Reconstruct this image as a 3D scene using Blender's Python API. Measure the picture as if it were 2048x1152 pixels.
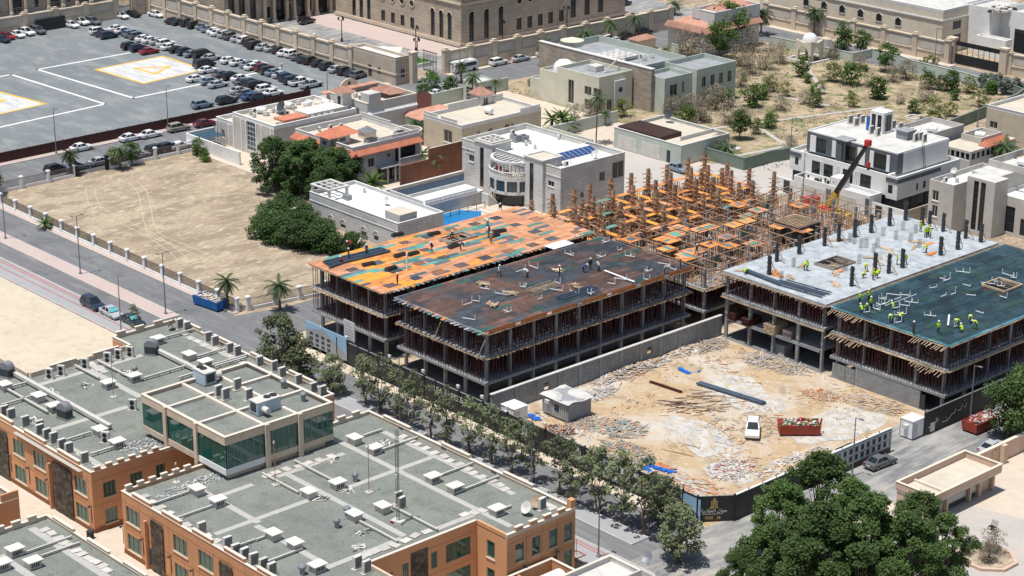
import bpy, math, random
from mathutils import Vector, Matrix
random.seed(7)
PI = math.pi
S = bpy.context.scene
COL = S.collection
for o in list(bpy.data.objects): bpy.data.objects.remove(o)

# ---------------------------------------------------------------- camera
# world: X (u) runs along the street, Y (v) across it, Z up, metres
FPX = 4155.0
PITCH, YAW, ROLL = map(math.radians, (19.816, 137.503, 0.337))
CAM = Vector((205.593, -188.443, 110.0))
FW = Vector((math.cos(YAW)*math.cos(PITCH), math.sin(YAW)*math.cos(PITCH), -math.sin(PITCH)))
_r = FW.cross(Vector((0,0,1))).normalized(); _u = _r.cross(FW)
RT = math.cos(ROLL)*_r + math.sin(ROLL)*_u
UP = -math.sin(ROLL)*_r + math.cos(ROLL)*_u
cd = bpy.data.cameras.new('camera'); cam = bpy.data.objects.new('camera', cd); COL.objects.link(cam)
cam.matrix_world = Matrix(((RT.x,UP.x,-FW.x,CAM.x),(RT.y,UP.y,-FW.y,CAM.y),(RT.z,UP.z,-FW.z,CAM.z),(0,0,0,1)))
cd.sensor_width = 36.0; cd.lens = FPX/2048*36; cd.clip_start = 1; cd.clip_end = 3000
S.camera = cam

# ---------------------------------------------------------------- sky, sun, exposure
SUN_EL, SUN_AZ = math.radians(76), math.radians(-97)          # azimuth measured from +X towards +Y
w = bpy.data.worlds.new('World'); S.world = w; w.use_nodes = True
nt = w.node_tree; bg = nt.nodes['Background']
sky = nt.nodes.new('ShaderNodeTexSky'); sky.sky_type = 'NISHITA'; sky.sun_disc = False
sky.sun_elevation = SUN_EL; sky.sun_rotation = PI/2 - SUN_AZ
sky.air_density = 1.2; sky.dust_density = 1.6
nt.links.new(sky.outputs[0], bg.inputs[0]); bg.inputs[1].default_value = 0.085
sd = bpy.data.lights.new('sun', 'SUN'); sun = bpy.data.objects.new('sun', sd); COL.objects.link(sun)
sd.energy = 4.5; sd.angle = math.radians(0.53); sd.color = (1, 0.965, 0.91)
SD = Vector((math.cos(SUN_EL)*math.cos(SUN_AZ), math.cos(SUN_EL)*math.sin(SUN_AZ), math.sin(SUN_EL)))
sun.rotation_euler = SD.to_track_quat('Z', 'Y').to_euler(); sun.location = SD*300
S.view_settings.view_transform = 'Standard'; S.view_settings.look = 'None'
S.view_settings.exposure = 0.12; S.view_settings.gamma = 1
S.render.engine = 'CYCLES'
try:
    S.cycles.max_bounces = 6; S.cycles.diffuse_bounces = 3; S.cycles.glossy_bounces = 2; S.cycles.transmission_bounces = 3; S.cycles.transparent_max_bounces = 6
except Exception: pass

# ---------------------------------------------------------------- survey helpers: a sight line met with a known plane gives the true place
def sight(x, y): return FW + (x-1024)/FPX*RT - (y-576)/FPX*UP
def G(x, y, z=0.0):
    d = sight(x, y); t = (z-CAM.z)/d.z; p = CAM+d*t; return (p.x, p.y)
def onv(x, y, v):
    d = sight(x, y); t = (v-CAM.y)/d.y; p = CAM+d*t; return (p.x, p.z)
def onu(x, y, u):
    d = sight(x, y); t = (u-CAM.x)/d.x; p = CAM+d*t; return (p.y, p.z)

# ---------------------------------------------------------------- materials
MT = {}
def newmat(name):
    m = bpy.data.materials.new(name); m.use_nodes = True; MT[name] = m
    n = m.node_tree.nodes; return m, n, m.node_tree.links, n['Principled BSDF']
def ramp(n, stops):
    r = n.new('ShaderNodeValToRGB'); e = r.color_ramp.elements
    while len(e) < len(stops): e.new(0.5)
    for k, (p, c) in enumerate(stops): e[k].position = p; e[k].color = (c[0], c[1], c[2], 1)
    return r
def noise(n, l, vec, scale, detail=5, rough=.6, dist=0):
    t = n.new('ShaderNodeTexNoise'); t.inputs['Scale'].default_value = scale; t.inputs['Detail'].default_value = detail
    t.inputs['Roughness'].default_value = rough; t.inputs['Distortion'].default_value = dist
    l.new(vec, t.inputs['Vector']); return t.outputs['Fac']
def mixc(n, l, fac, a, b, mode='MIX'):
    m = n.new('ShaderNodeMix'); m.data_type = 'RGBA'; m.blend_type = mode
    for s, v in ((0, fac), (6, a), (7, b)):
        if hasattr(v, 'is_linked') or hasattr(v, 'links'): l.new(v, m.inputs[s])
        elif isinstance(v, (int, float)): m.inputs[s].default_value = v
        else: m.inputs[s].default_value = (v[0], v[1], v[2], 1)
    return m.outputs[2]
def M(name, col, rough=.85, var=.18, scale=.6, fine=6.0, metal=0, spec=.3, bump=0, dirt=None, damt=.5, dscale=.25, rnd=0, coat=0):
    """base colour broken by two scales of noise, optional dirt stains, optional per-object variation"""
    m, n, l, b = newmat(name)
    geo = n.new('ShaderNodeNewGeometry').outputs['Position']
    a = noise(n, l, geo, scale); f = noise(n, l, geo, fine, 3)
    mm = n.new('ShaderNodeMath'); mm.operation = 'MULTIPLY_ADD'; l.new(f, mm.inputs[0]); mm.inputs[1].default_value = .45; l.new(a, mm.inputs[2])
    k = var
    r = ramp(n, ((.45, [max(0, c*(1-k)) for c in col]), (1.0, [min(1, c*(1+k)) for c in col]))); l.new(mm.outputs[0], r.inputs[0])
    out = r.outputs[0]
    if dirt:
        d = noise(n, l, geo, dscale, 8, .7)
        dr = ramp(n, ((.48, (0,0,0)), (.68, (damt,)*3))); l.new(d, dr.inputs[0])
        out = mixc(n, l, dr.outputs[0], out, dirt)
    if rnd:
        oi = n.new('ShaderNodeObjectInfo'); hv = n.new('ShaderNodeHueSaturation')
        mr = n.new('ShaderNodeMapRange'); l.new(oi.outputs['Random'], mr.inputs[0]); mr.inputs[3].default_value = 1-rnd; mr.inputs[4].default_value = 1+rnd
        l.new(mr.outputs[0], hv.inputs['Value']); l.new(out, hv.inputs['Color']); out = hv.outputs[0]
    l.new(out, b.inputs['Base Color']); b.inputs['Roughness'].default_value = rough; b.inputs['Metallic'].default_value = metal
    b.inputs['Specular IOR Level'].default_value = spec
    if coat: b.inputs['Coat Weight'].default_value = coat; b.inputs['Coat Roughness'].default_value = .06
    if bump:
        bp = n.new('ShaderNodeBump'); bp.inputs['Strength'].default_value = bump; bp.inputs['Distance'].default_value = .08
        l.new(f, bp.inputs['Height']); l.new(bp.outputs[0], b.inputs['Normal'])
    return m
def glass(name, col, rough=.08, spec=.6):
    m, n, l, b = newmat(name)
    b.inputs['Base Color'].default_value = (*col, 1); b.inputs['Roughness'].default_value = rough; b.inputs['Specular IOR Level'].default_value = spec
    return m

M('concrete', (.29,.305,.32), var=.25, dirt=(.2,.2,.2), dscale=.4)
M('concrete_fresh', (.39,.42,.445), var=.28, scale=.7, fine=2.5, dirt=(.24,.265,.29), damt=.9, dscale=.5)
M('concrete_pale', (.55,.54,.51), var=.2, dirt=(.3,.28,.25), damt=.4)
M('blockwork', (.27,.29,.31), var=.22, rnd=.1)
M('timber', (.50,.38,.26), var=.35, rnd=.25)
M('stick_brown', (.46,.29,.19), var=.4, rnd=.2)
M('timber_grey', (.40,.345,.29), var=.35, rnd=.2)
M('prop_rust', (.085,.030,.026), var=.5, scale=2.0, rough=.8)
M('rebar', (.055,.05,.055), var=.4, rough=.7, metal=.2)
M('ply_orange', (.68,.26,.07), var=.3, rnd=.2, dirt=(.34,.18,.11), damt=.8, dscale=.9)
M('ply_salmon', (.56,.26,.14), var=.3, rnd=.2, dirt=(.33,.23,.18), damt=.8, dscale=.9)
M('ply_amber', (.74,.31,.05), var=.18, rnd=.1, dirt=(.5,.24,.08), damt=.4, dscale=.6)
M('ply_teal', (.09,.27,.23), var=.35, rnd=.3, dirt=(.16,.2,.2), dscale=.6)
M('ply_slate', (.12,.15,.18), var=.3, rnd=.3)
M('ply_dark', (.27,.215,.215), var=.35, rnd=.3)
M('ply_rust', (.38,.225,.18), var=.4, rnd=.25, dirt=(.2,.17,.18), dscale=.7)
M('ply_blue', (.075,.225,.30), var=.4, rnd=.2, dirt=(.20,.34,.39), damt=.7, dscale=.5)
M('ply_deep', (.05,.17,.225), var=.3, rnd=.25, dirt=(.09,.13,.15), dscale=.7)
M('ply_navy', (.155,.185,.225), var=.35, rnd=.25)
M('form_rust', (.46,.18,.07), var=.5, scale=2, rough=.75)
M('pvc', (.78,.79,.80), var=.05, rough=.4)
M('steel_grey', (.30,.31,.33), var=.15, rough=.5, metal=.5)
M('steel_dark', (.05,.055,.06), var=.2, rough=.5)
M('white', (.74,.74,.73), var=.08, dirt=(.56,.54,.51), damt=.5)
M('white_paint', (.78,.78,.78), var=.10)
M('white_roof', (.68,.68,.66), var=.07, dirt=(.50,.49,.465), damt=.5, dscale=.4)
M('cream', (.66,.59,.48), var=.1, dirt=(.5,.42,.32), damt=.4)
M('cream_roof', (.55,.495,.405), var=.12, dirt=(.42,.38,.32), damt=.5)
M('beige', (.58,.42,.33), var=.12, dirt=(.44,.31,.24), damt=.4)
M('palace_stone', (.46,.39,.31), var=.14, dirt=(.33,.27,.21), damt=.4)
M('palace_wall', (.60,.50,.385), var=.12, dirt=(.44,.36,.27), damt=.5)
M('wall_panel', (.53,.47,.40), var=.10, dirt=(.42,.36,.30), damt=.4)
M('pale_green', (.60,.585,.475), var=.10, dirt=(.42,.46,.38), damt=.4)
M('mint', (.47,.51,.45), var=.12, dirt=(.30,.37,.33), damt=.4)
M('garden_wall', (.17,.22,.18), var=.15, dirt=(.12,.14,.11), damt=.5)
M('stone_grey', (.50,.50,.49), var=.10, dirt=(.38,.38,.38), damt=.4)
M('stone_white', (.60,.595,.585), var=.10, dirt=(.5,.5,.5), damt=.4)
M('stone_warm', (.46,.41,.35), var=.16, rnd=.1)
M('ashlar_tan', (.37,.31,.26), var=.22, rnd=.14)
M('plaster_grey', (.50,.48,.45), var=.12, dirt=(.36,.34,.31), damt=.5)
M('plaster_tan', (.50,.44,.34), var=.12, dirt=(.38,.33,.25), damt=.5)
M('grey_panel', (.10,.115,.135), var=.15, rough=.5)
M('charcoal', (.045,.05,.058), var=.2, rough=.6)
M('brick_red', (.28,.10,.06), var=.2, rnd=.16)
M('terracotta', (.52,.20,.125), var=.2, rnd=.18)
M('tile_pale', (.50,.28,.21), var=.25, rnd=.2)
M('tile_brown', (.07,.04,.035), var=.3, rnd=.2)
M('rust_fence', (.075,.032,.03), var=.3)
M('clay_paint', (.58,.30,.155), var=.08, scale=.3, dirt=(.49,.245,.125), damt=.4, dscale=.2)
M('clay_band', (.22,.095,.045), var=.15)
M('parapet', (.60,.49,.38), var=.10, dirt=(.42,.33,.25), damt=.5)
M('parapet_white', (.66,.585,.50), var=.10, dirt=(.5,.44,.38), damt=.4)
M('slate_tile', (.09,.075,.06), var=.5, rnd=.35)
M('duct', (.55,.53,.49), var=.2, dirt=(.33,.28,.24), damt=.6, dscale=.6, rough=.6)
M('duct_white', (.66,.61,.56), var=.1, dirt=(.5,.47,.43), damt=.5, dscale=.5)
M('unit_white', (.58,.57,.535), var=.15, dirt=(.45,.42,.37), damt=.5, dscale=.8, rough=.5)
M('unit_blue', (.42,.52,.60), var=.1, rough=.5)
M('fan_black', (.03,.03,.035), var=.2)
M('paver', (.50,.475,.435), var=.16, rnd=.12, dirt=(.33,.31,.28))
M('roof_path', (.42,.41,.385), var=.16, dirt=(.28,.28,.27), damt=.6, dscale=.6)
M('tank', (.80,.80,.80), var=.05, rough=.4)
M('solar', (.03,.07,.20), var=.15, rough=.25, spec=.6)
M('pool', (.015,.20,.46), var=.12, rough=.08, spec=.6)
M('blue_wall', (.13,.22,.33), var=.1)
M('blue_skip', (.015,.12,.36), var=.2, rough=.5)
M('red_skip', (.30,.05,.03), var=.3, rough=.6, dirt=(.2,.06,.04))
M('debris_white', (.52,.50,.47), var=.3)
M('debris_grey', (.34,.335,.33), var=.3, rnd=.3)
M('debris_teal', (.22,.31,.30), var=.3, rnd=.25)
M('blue_tarp', (.02,.13,.50), var=.3, rough=.5)
M('hoarding', (.030,.031,.032), var=.2, rough=.55, dirt=(.06,.055,.05), damt=.5)
M('hoard_white', (.62,.62,.60), var=.05, rough=.6)
M('hoard_gold', (.55,.40,.15), var=.1, rough=.5)
M('hoard_sky', (.30,.48,.66), var=.1, rough=.6)
M('hoard_grey', (.33,.35,.37), var=.1, rough=.6)
M('yellow_paint', (.66,.40,.035), var=.18)
M('line_white', (.74,.75,.74), var=.10, dirt=(.40,.42,.43), damt=.35, dscale=.8)
M('line_red', (.36,.15,.14), var=.2)
M('kerb', (.48,.44,.40), var=.2)
M('lamp_metal', (.22,.23,.24), var=.1, rough=.5, metal=.4)
M('iron', (.022,.022,.024), var=.2, rough=.6)
M('iron_fence', (.20,.17,.15), var=.3, rough=.7)
M('trunk', (.16,.125,.095), var=.35)
M('palm_trunk', (.17,.12,.085), var=.35)
M('dry_frond', (.30,.26,.19), var=.3, rnd=.1)
M('crane_black', (.03,.03,.032), var=.1, rough=.45)
M('crane_yellow', (.50,.33,.05), var=.15, rough=.5)
M('crane_red', (.55,.04,.04), var=.15, rough=.45)
M('glazing_bar', (.20,.30,.27), var=.1)
M('tyre', (.02,.02,.02), var=.2)
M('rim', (.30,.31,.32), rough=.4, metal=.5, var=.1)
M('headlight', (.75,.77,.78), rough=.2, var=.02)
M('taillight', (.35,.02,.02), rough=.3, var=.02)
M('sunshade', (.10,.42,.46), rough=.4, var=.1)
glass('car_glass', (.015,.02,.025))
glass('win_dark', (.018,.022,.026), .1, .5)
glass('win_green', (.018,.085,.062), .05, 1.0)
glass('win_teal', (.012,.085,.068), .04, 1.0)
glass('win_blue', (.03,.07,.10), .1, .6)
CARC = dict(white=(.78,.78,.77), black=(.012,.013,.015), navy=(.015,.028,.055), silver=(.42,.44,.46), grey=(.12,.13,.145), maroon=(.14,.012,.018), slate=(.18,.24,.30), red=(.28,.01,.02), blue=(.03,.08,.20), gold=(.32,.28,.22))
for k, c in CARC.items(): M('car_'+k, c, rough=.35, var=.05, spec=.5, coat=.6)
M('skin', (.25,.14,.09), var=.05, rough=.6)
M('hivis', (.46,.66,.03), var=.08)
M('cloth_dark', (.035,.04,.06), var=.2)
M('cloth_blue', (.06,.10,.20), var=.2)
M('cloth_red', (.35,.03,.04), var=.2)
M('cloth_tan', (.40,.34,.27), var=.2)
M('cloth_white', (.62,.62,.6), var=.1)
M('helmet', (.75,.75,.72), rough=.4, var=.02)
M('helmet_yellow', (.75,.5,.05), rough=.4, var=.02)

def foliage(name, c0, c1, trans=.25):
    m, n, l, b = newmat(name)
    geo = n.new('ShaderNodeNewGeometry').outputs['Position']
    f = noise(n, l, geo, .7, 4); g = noise(n, l, geo, 5, 2)
    mm = n.new('ShaderNodeMath'); mm.operation = 'MULTIPLY_ADD'; l.new(g, mm.inputs[0]); mm.inputs[1].default_value = .8; l.new(f, mm.inputs[2])
    r = ramp(n, ((.6, c0), (1.15, c1))); l.new(mm.outputs[0], r.inputs[0])
    oi = n.new('ShaderNodeObjectInfo'); hv = n.new('ShaderNodeHueSaturation'); mr = n.new('ShaderNodeMapRange'); l.new(oi.outputs['Random'], mr.inputs[0]); mr.inputs[3].default_value = .72; mr.inputs[4].default_value = 1.25
    l.new(mr.outputs[0], hv.inputs['Value']); l.new(r.outputs[0], hv.inputs['Color']); r = hv
    l.new(r.outputs[0], b.inputs['Base Color']); b.inputs['Roughness'].default_value = .6; b.inputs['Specular IOR Level'].default_value = .25
    t = n.new('ShaderNodeBsdfTranslucent'); l.new(r.outputs[0], t.inputs[0]); mx = n.new('ShaderNodeMixShader'); mx.inputs[0].default_value = trans
    l.new(b.outputs[0], mx.inputs[1]); l.new(t.outputs[0], mx.inputs[2]); l.new(mx.outputs[0], n['Material Output'].inputs[0])
foliage('leaf_big', (.033,.070,.020), (.108,.172,.050), .3)
foliage('leaf_dark', (.028,.062,.022), (.075,.130,.038))
foliage('leaf_street', (.085,.112,.055), (.20,.228,.125), .3)
foliage('leaf_bush', (.035,.085,.018), (.085,.155,.030))
foliage('leaf_yellow', (.10,.13,.03), (.19,.21,.06))
foliage('leaf_dry', (.14,.115,.08), (.27,.23,.17), .1)
foliage('leaf_palm', (.035,.065,.025), (.085,.125,.050))
foliage('leaf_lime', (.06,.15,.02), (.11,.24,.04))
foliage('leaf_silver', (.10,.13,.10), (.20,.24,.19))

# ground surfaces ------------------------------------------------------------
def ground_mat(name, layers, base, rough=.95, bump=.3, bscale=3.0):
    """layers: (noise scale, lo, hi, colour, amount, stretch) mixed over the base"""
    m, n, l, b = newmat(name)
    geo = n.new('ShaderNodeNewGeometry').outputs['Position']
    out = base
    for i, (sc, lo, hi, c, amt, st) in enumerate(layers):
        mp = n.new('ShaderNodeMapping'); l.new(geo, mp.inputs[0]); mp.inputs['Scale'].default_value = st; mp.inputs['Location'].default_value = (i*13.7, i*5.1, 0)
        f = noise(n, l, mp.outputs[0], sc, 7, .62)
        r = ramp(n, ((lo, (0,0,0)), (hi, (amt,)*3))); l.new(f, r.inputs[0])
        out = mixc(n, l, r.outputs[0], out, c)
    l.new(out, b.inputs['Base Color']); b.inputs['Roughness'].default_value = rough; b.inputs['Specular IOR Level'].default_value = .2
    if bump:
        f = noise(n, l, geo, bscale, 6, .7); bp = n.new('ShaderNodeBump'); bp.inputs['Strength'].default_value = bump; bp.inputs['Distance'].default_value = .15
        l.new(f, bp.inputs['Height']); l.new(bp.outputs[0], b.inputs['Normal'])
    return m
I3 = (1,1,1)
ground_mat('sand', ((.06,.42,.58,(.36,.285,.205),.95,I3), (.25,.46,.56,(.26,.205,.15),.8,(1,.35,1)), (.9,.52,.66,(.54,.455,.34),.85,(1,.5,1)), (2.2,.54,.66,(.20,.155,.11),.65,(1,.5,1))), (.42,.345,.25), bump=.8)
ground_mat('sand_pale', ((.10,.42,.62,(.50,.43,.33),.8,I3), (.6,.5,.7,(.38,.31,.23),.5,I3), (2.5,.52,.8,(.62,.56,.46),.7,I3)), (.56,.48,.37), bump=.4)
ground_mat('site_soil', ((.09,.45,.62,(.54,.50,.44),.9,I3), (.35,.5,.66,(.33,.23,.14),.75,I3), (1.3,.54,.7,(.60,.57,.52),.7,I3), (5,.52,.75,(.22,.16,.11),.6,I3)), (.47,.345,.21), bump=.6)
ground_mat('cement_spill', ((.5,.45,.6,(.36,.355,.34),.9,I3), (2,.5,.7,(.62,.61,.59),.8,I3), (.9,.48,.6,(.45,.36,.25),.8,I3)), (.50,.485,.455), bump=.3)
ground_mat('garden_soil', ((.16,.44,.58,(.25,.20,.13),.9,I3), (.5,.5,.64,(.15,.15,.09),.8,I3), (.3,.53,.62,(.11,.155,.05),.85,I3), (4,.5,.75,(.33,.27,.19),.6,I3)), (.44,.34,.23), bump=.6)
ground_mat('asphalt', ((.05,.4,.65,(.185,.188,.195),.8,I3), (.5,.48,.68,(.25,.25,.245),.7,(.25,1.8,1)), (.16,.55,.62,(.12,.122,.128),.6,I3), (3,.5,.8,(.125,.128,.134),.5,I3)), (.155,.158,.166), bump=.15, bscale=12)
ground_mat('asphalt_park', ((.03,.4,.65,(.205,.222,.23),.8,I3), (.25,.48,.64,(.275,.285,.285),.7,(.5,1.2,1)), (1.5,.52,.7,(.13,.145,.155),.6,I3)), (.17,.187,.195), bump=.1)
ground_mat('asphalt_dusty', ((.12,.4,.6,(.30,.30,.295),.9,I3), (.6,.45,.65,(.42,.39,.35),.8,(1.5,.3,1)), (3,.5,.8,(.14,.145,.15),.5,I3)), (.17,.175,.18), bump=.15)
ground_mat('paving_pink', ((.2,.4,.65,(.50,.41,.375),.7,I3), (2,.5,.8,(.40,.33,.30),.5,I3)), (.46,.37,.34), bump=.2)
ground_mat('paving_grey', ((.2,.4,.65,(.36,.36,.37),.7,I3), (2,.5,.8,(.27,.28,.29),.5,I3)), (.31,.32,.33), bump=.2)
ground_mat('paving_cream', ((.15,.4,.65,(.60,.51,.42),.7,I3), (1.5,.5,.8,(.42,.355,.29),.6,I3), (.5,.5,.65,(.47,.405,.335),.6,I3)), (.54,.46,.375), bump=.1)
ground_mat('court_grey', ((.15,.4,.65,(.40,.37,.34),.8,I3), (.9,.5,.7,(.50,.44,.39),.7,I3), (4,.5,.8,(.33,.31,.30),.5,I3)), (.45,.42,.39), bump=.15)
ground_mat('pad_white', ((.4,.42,.62,(.42,.42,.42),.85,(.4,2.2,1)), (1.6,.5,.7,(.30,.31,.32),.6,(.4,2,1))), (.60,.60,.58), bump=.05)
ground_mat('gravel_roof', ((.18,.4,.62,(.25,.268,.235),.9,I3), (.5,.5,.66,(.16,.172,.158),.8,I3), (5,.5,.7,(.34,.35,.325),.6,I3), (7,.52,.68,(.10,.105,.105),.75,I3)), (.20,.217,.198), bump=.9, bscale=7)

# ---------------------------------------------------------------- mesh helpers
class MB:
    def __init__(s): s.v=[]; s.f=[]; s.m=[]
    def poly(s, pts, m=0):
        k=len(s.v); s.v += [tuple(p) for p in pts]; s.f.append(tuple(range(k,k+len(pts)))); s.m.append(m)
    def box(s, x0,y0,z0, x1,y1,z1, m=0):
        k=len(s.v)
        s.v += [(x0,y0,z0),(x1,y0,z0),(x1,y1,z0),(x0,y1,z0),(x0,y0,z1),(x1,y0,z1),(x1,y1,z1),(x0,y1,z1)]
        for f in ((3,2,1,0),(4,5,6,7),(0,1,5,4),(1,2,6,5),(2,3,7,6),(3,0,4,7)): s.f.append(tuple(k+i for i in f)); s.m.append(m)
        return s
    def cbox(s, cx,cy,z0, sx,sy,h, m=0, rot=0):
        k=len(s.v); c,t=math.cos(rot),math.sin(rot)
        for z in (z0,z0+h):
            for a,b in ((-1,-1),(1,-1),(1,1),(-1,1)):
                x,y=a*sx/2,b*sy/2; s.v.append((cx+x*c-y*t, cy+x*t+y*c, z))
        for f in ((3,2,1,0),(4,5,6,7),(0,1,5,4),(1,2,6,5),(2,3,7,6),(3,0,4,7)): s.f.append(tuple(k+i for i in f)); s.m.append(m)
        return s
    def bar(s, p, q, w=.05, h=None, m=0):
        p=Vector(p); q=Vector(q); d=(q-p)
        if d.length<1e-6: return s
        d.normalize(); h=h or w
        up=Vector((0,0,1)) if abs(d.z)<.95 else Vector((1,0,0))
        a=d.cross(up).normalized()*w/2; b=a.cross(d).normalized()*h/2
        k=len(s.v)
        for c in (p,q):
            for x,y in ((-1,-1),(1,-1),(1,1),(-1,1)): s.v.append(tuple(c+a*x+b*y))
        for f in ((3,2,1,0),(4,5,6,7),(0,1,5,4),(1,2,6,5),(2,3,7,6),(3,0,4,7)): s.f.append(tuple(k+i for i in f)); s.m.append(m)
        return s
    def tube(s, p, q, r, r2=None, n=6, m=0, cap=True):
        p=Vector(p); q=Vector(q); d=(q-p).normalized(); r2=r if r2 is None else r2
        up=Vector((0,0,1)) if abs(d.z)<.9 else Vector((1,0,0))
        a=d.cross(up).normalized(); b=a.cross(d)
        k=len(s.v)
        for c,rr in ((p,r),(q,r2)):
            for i in range(n):
                t=2*PI*i/n; s.v.append(tuple(c+a*(rr*math.cos(t))+b*(rr*math.sin(t))))
        for i in range(n):
            j=(i+1)%n; s.f.append((k+i,k+n+i,k+n+j,k+j)); s.m.append(m)
        if cap: s.f.append(tuple(range(k,k+n))); s.m.append(m); s.f.append(tuple(range(k+2*n-1,k+n-1,-1))); s.m.append(m)
        return s
    def prism(s, pts, z0, z1, m=0):
        n=len(pts); a=sum(pts[i][0]*pts[(i+1)%n][1]-pts[(i+1)%n][0]*pts[i][1] for i in range(n))
        if a<0: pts=pts[::-1]
        k=len(s.v); s.v += [(p[0],p[1],z0) for p in pts]+[(p[0],p[1],z1) for p in pts]
        s.f.append(tuple(k+n+i for i in range(n))); s.m.append(m); s.f.append(tuple(k+n-1-i for i in range(n))); s.m.append(m)
        for i in range(n):
            j=(i+1)%n; s.f.append((k+i,k+j,k+n+j,k+n+i)); s.m.append(m)
        return s
    def lathe(s, prof, cx, cy, n=12, m=0, a0=0, a1=2*PI):
        full=abs(a1-a0-2*PI)<1e-6; cols=n if full else n+1
        k=len(s.v)
        for i in range(cols):
            t=a0+(a1-a0)*i/n
            for r,z in prof: s.v.append((cx+r*math.cos(t), cy+r*math.sin(t), z))
        L=len(prof)
        for i in range(n):
            j=(i+1)%cols
            for q in range(L-1): s.f.append((k+i*L+q,k+j*L+q,k+j*L+q+1,k+i*L+q+1)); s.m.append(m)
        return s
    def ring(s, u0,v0,u1,v1,z0,z1,t=.25,m=0,sides='abcd'):
        a=v0+t if 'a' in sides else v0; b=v1-t if 'b' in sides else v1
        if 'a' in sides: s.box(u0,v0,z0,u1,a,z1,m)
        if 'b' in sides: s.box(u0,b,z0,u1,v1,z1,m)
        if 'c' in sides: s.box(u0,a,z0,u0+t,b,z1,m)
        if 'd' in sides: s.box(u1-t,a,z0,u1,b,z1,m)
        return s
    def mesh(s, name, mats):
        me=bpy.data.meshes.new(name); me.from_pydata(s.v,[],s.f)
        for mm in (mats if isinstance(mats,(list,tuple)) else [mats]): me.materials.append(MT[mm])
        if any(s.m): me.polygons.foreach_set('material_index', s.m)
        me.update(); return me
    def build(s, name, mats, parent=None, loc=None, rotz=0, smooth=False, kind=None):
        me=s.mesh(name,mats)
        if smooth: me.polygons.foreach_set('use_smooth',[True]*len(me.polygons))
        return place(name, me, parent, loc, rotz, kind)
WSET={}                                              # things whose parts are given in world coordinates
def place(name, me, parent=None, loc=None, rotz=0, kind=None):
    o=bpy.data.objects.new(name, me); COL.objects.link(o)
    if parent is not None:
        o.parent=parent
        if parent in WSET: loc=Vector(loc or (0,0,0))-WSET[parent]
    if loc is not None: o.location=loc
    if rotz: o.rotation_euler=(0,0,rotz)
    if kind: o['kind']=kind
    return o
def tag(o, label, cat, group=None):
    o['label']=label; o['category']=cat
    if group: o['group']=group
    return o
def thing(name, label, cat, loc=(0,0,0), rotz=0, group=None):
    o=bpy.data.objects.new(name, None); COL.objects.link(o); o.location=loc; o.rotation_euler=(0,0,rotz); o.empty_display_size=.3
    return tag(o,label,cat,group)
def site(name, label, cat, loc, group=None):
    o=thing(name,label,cat,loc,0,group); WSET[o]=Vector(loc); return o
def struct(name, mb, mats, **k): return mb.build(name, mats, kind='structure', **k)
def copy_tree(o, loc=None, rotz=None, label=None, parent=None):
    c=o.copy(); COL.objects.link(c); c.parent=parent
    if loc is not None: c.location=loc
    if rotz is not None: c.rotation_euler=(0,0,rotz)
    if label: c['label']=label
    for ch in o.children: copy_tree(ch, parent=c)
    return c
R=random.uniform
# ================================================================ GROUND, ROADS, MARKINGS
def sheet(name, pts, z, mat, **k):
    mb=MB(); n=len(pts); a=sum(pts[i][0]*pts[(i+1)%n][1]-pts[(i+1)%n][0]*pts[i][1] for i in range(n))
    if a<0: pts=pts[::-1]
    mb.poly([(p[0],p[1],z) for p in pts]); return struct(name, mb, mat, **k)
def rect(u0,v0,u1,v1): return [(u0,v0),(u1,v0),(u1,v1),(u0,v1)]
sheet('ground', rect(-1200,-700,700,1500), -.03, 'sand')
park=sheet('car_park', rect(-420,-160,-133.6,85.3), 0, 'asphalt_park')
sheet('back_road', rect(-131.5,-300,-117.6,500), .0, 'asphalt')
sheet('street', rect(-131.5,-34.6,60,-21.7), .006, 'asphalt')
sheet('side_street', [(-43.6,-34.6),(-25.5,-40.3),(-25.5,-21.7),(-27,-8),(-27,30),(-36,30),(-36,-14),(-38,-21.7)], .012, 'asphalt')
sheet('site_road', [(57.6,-60),(68.2,-60),(68.2,130),(57.6,130)], .012, 'asphalt_dusty')
sheet('gate_apron', [(54,11.6),(57.7,11.6),(57.7,20),(54,20)], .016, 'asphalt_dusty')
sheet('building_site', rect(-27,-20.8,58,70), -.012, 'site_soil')
sheet('palace_court', [(-215,86),(-131.6,99),(-131.6,190),(-215,190)], .0, 'asphalt_dusty')
sheet('palace_terrace', [(-200,109),(-145,109),(-142,116),(-142,180),(-147,180),(-147,118),(-200,118)], .01, 'paving_pink')
sheet('lane', rect(-40,101,14,114), 0, 'asphalt')
sheet('villa_lane', [(-66,62.5),(-38,62.5),(-24,88),(-24,108),(-40,108),(-47,86.5),(-66,86.5)], .004, 'court_grey')
sheet('ring_road', [(-131.6,172),(-116.6,190),(40,190),(40,178),(-60,178.5),(-108,176.5),(-117.6,160)], .008, 'asphalt')
sheet('garden', [(-116,100),(-64,100),(-48,92),(-38,92),(-29,142),(-34,176),(-77,180),(-112,172)], -.006, 'garden_soil')
sheet('villa_court', rect(-116,24,-40,100), -.012, 'paving_cream')
sheet('gate_court', rect(69,-60,140,60), .004, 'court_grey')
sheet('gate_drive', [(75.2,7),(140,24),(140,44),(69.4,44),(69.4,14.2),(75.2,14.2)], .009, 'paving_cream')
sheet('office_court', rect(-70,-140,70,-40.2), -.006, 'paving_cream')
sheet('vacant_plot', [(-95,-39.2),(-26,-39.2),(-26,-70),(-26,-110),(-95,-110)], .002, 'sand_pale')
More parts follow.
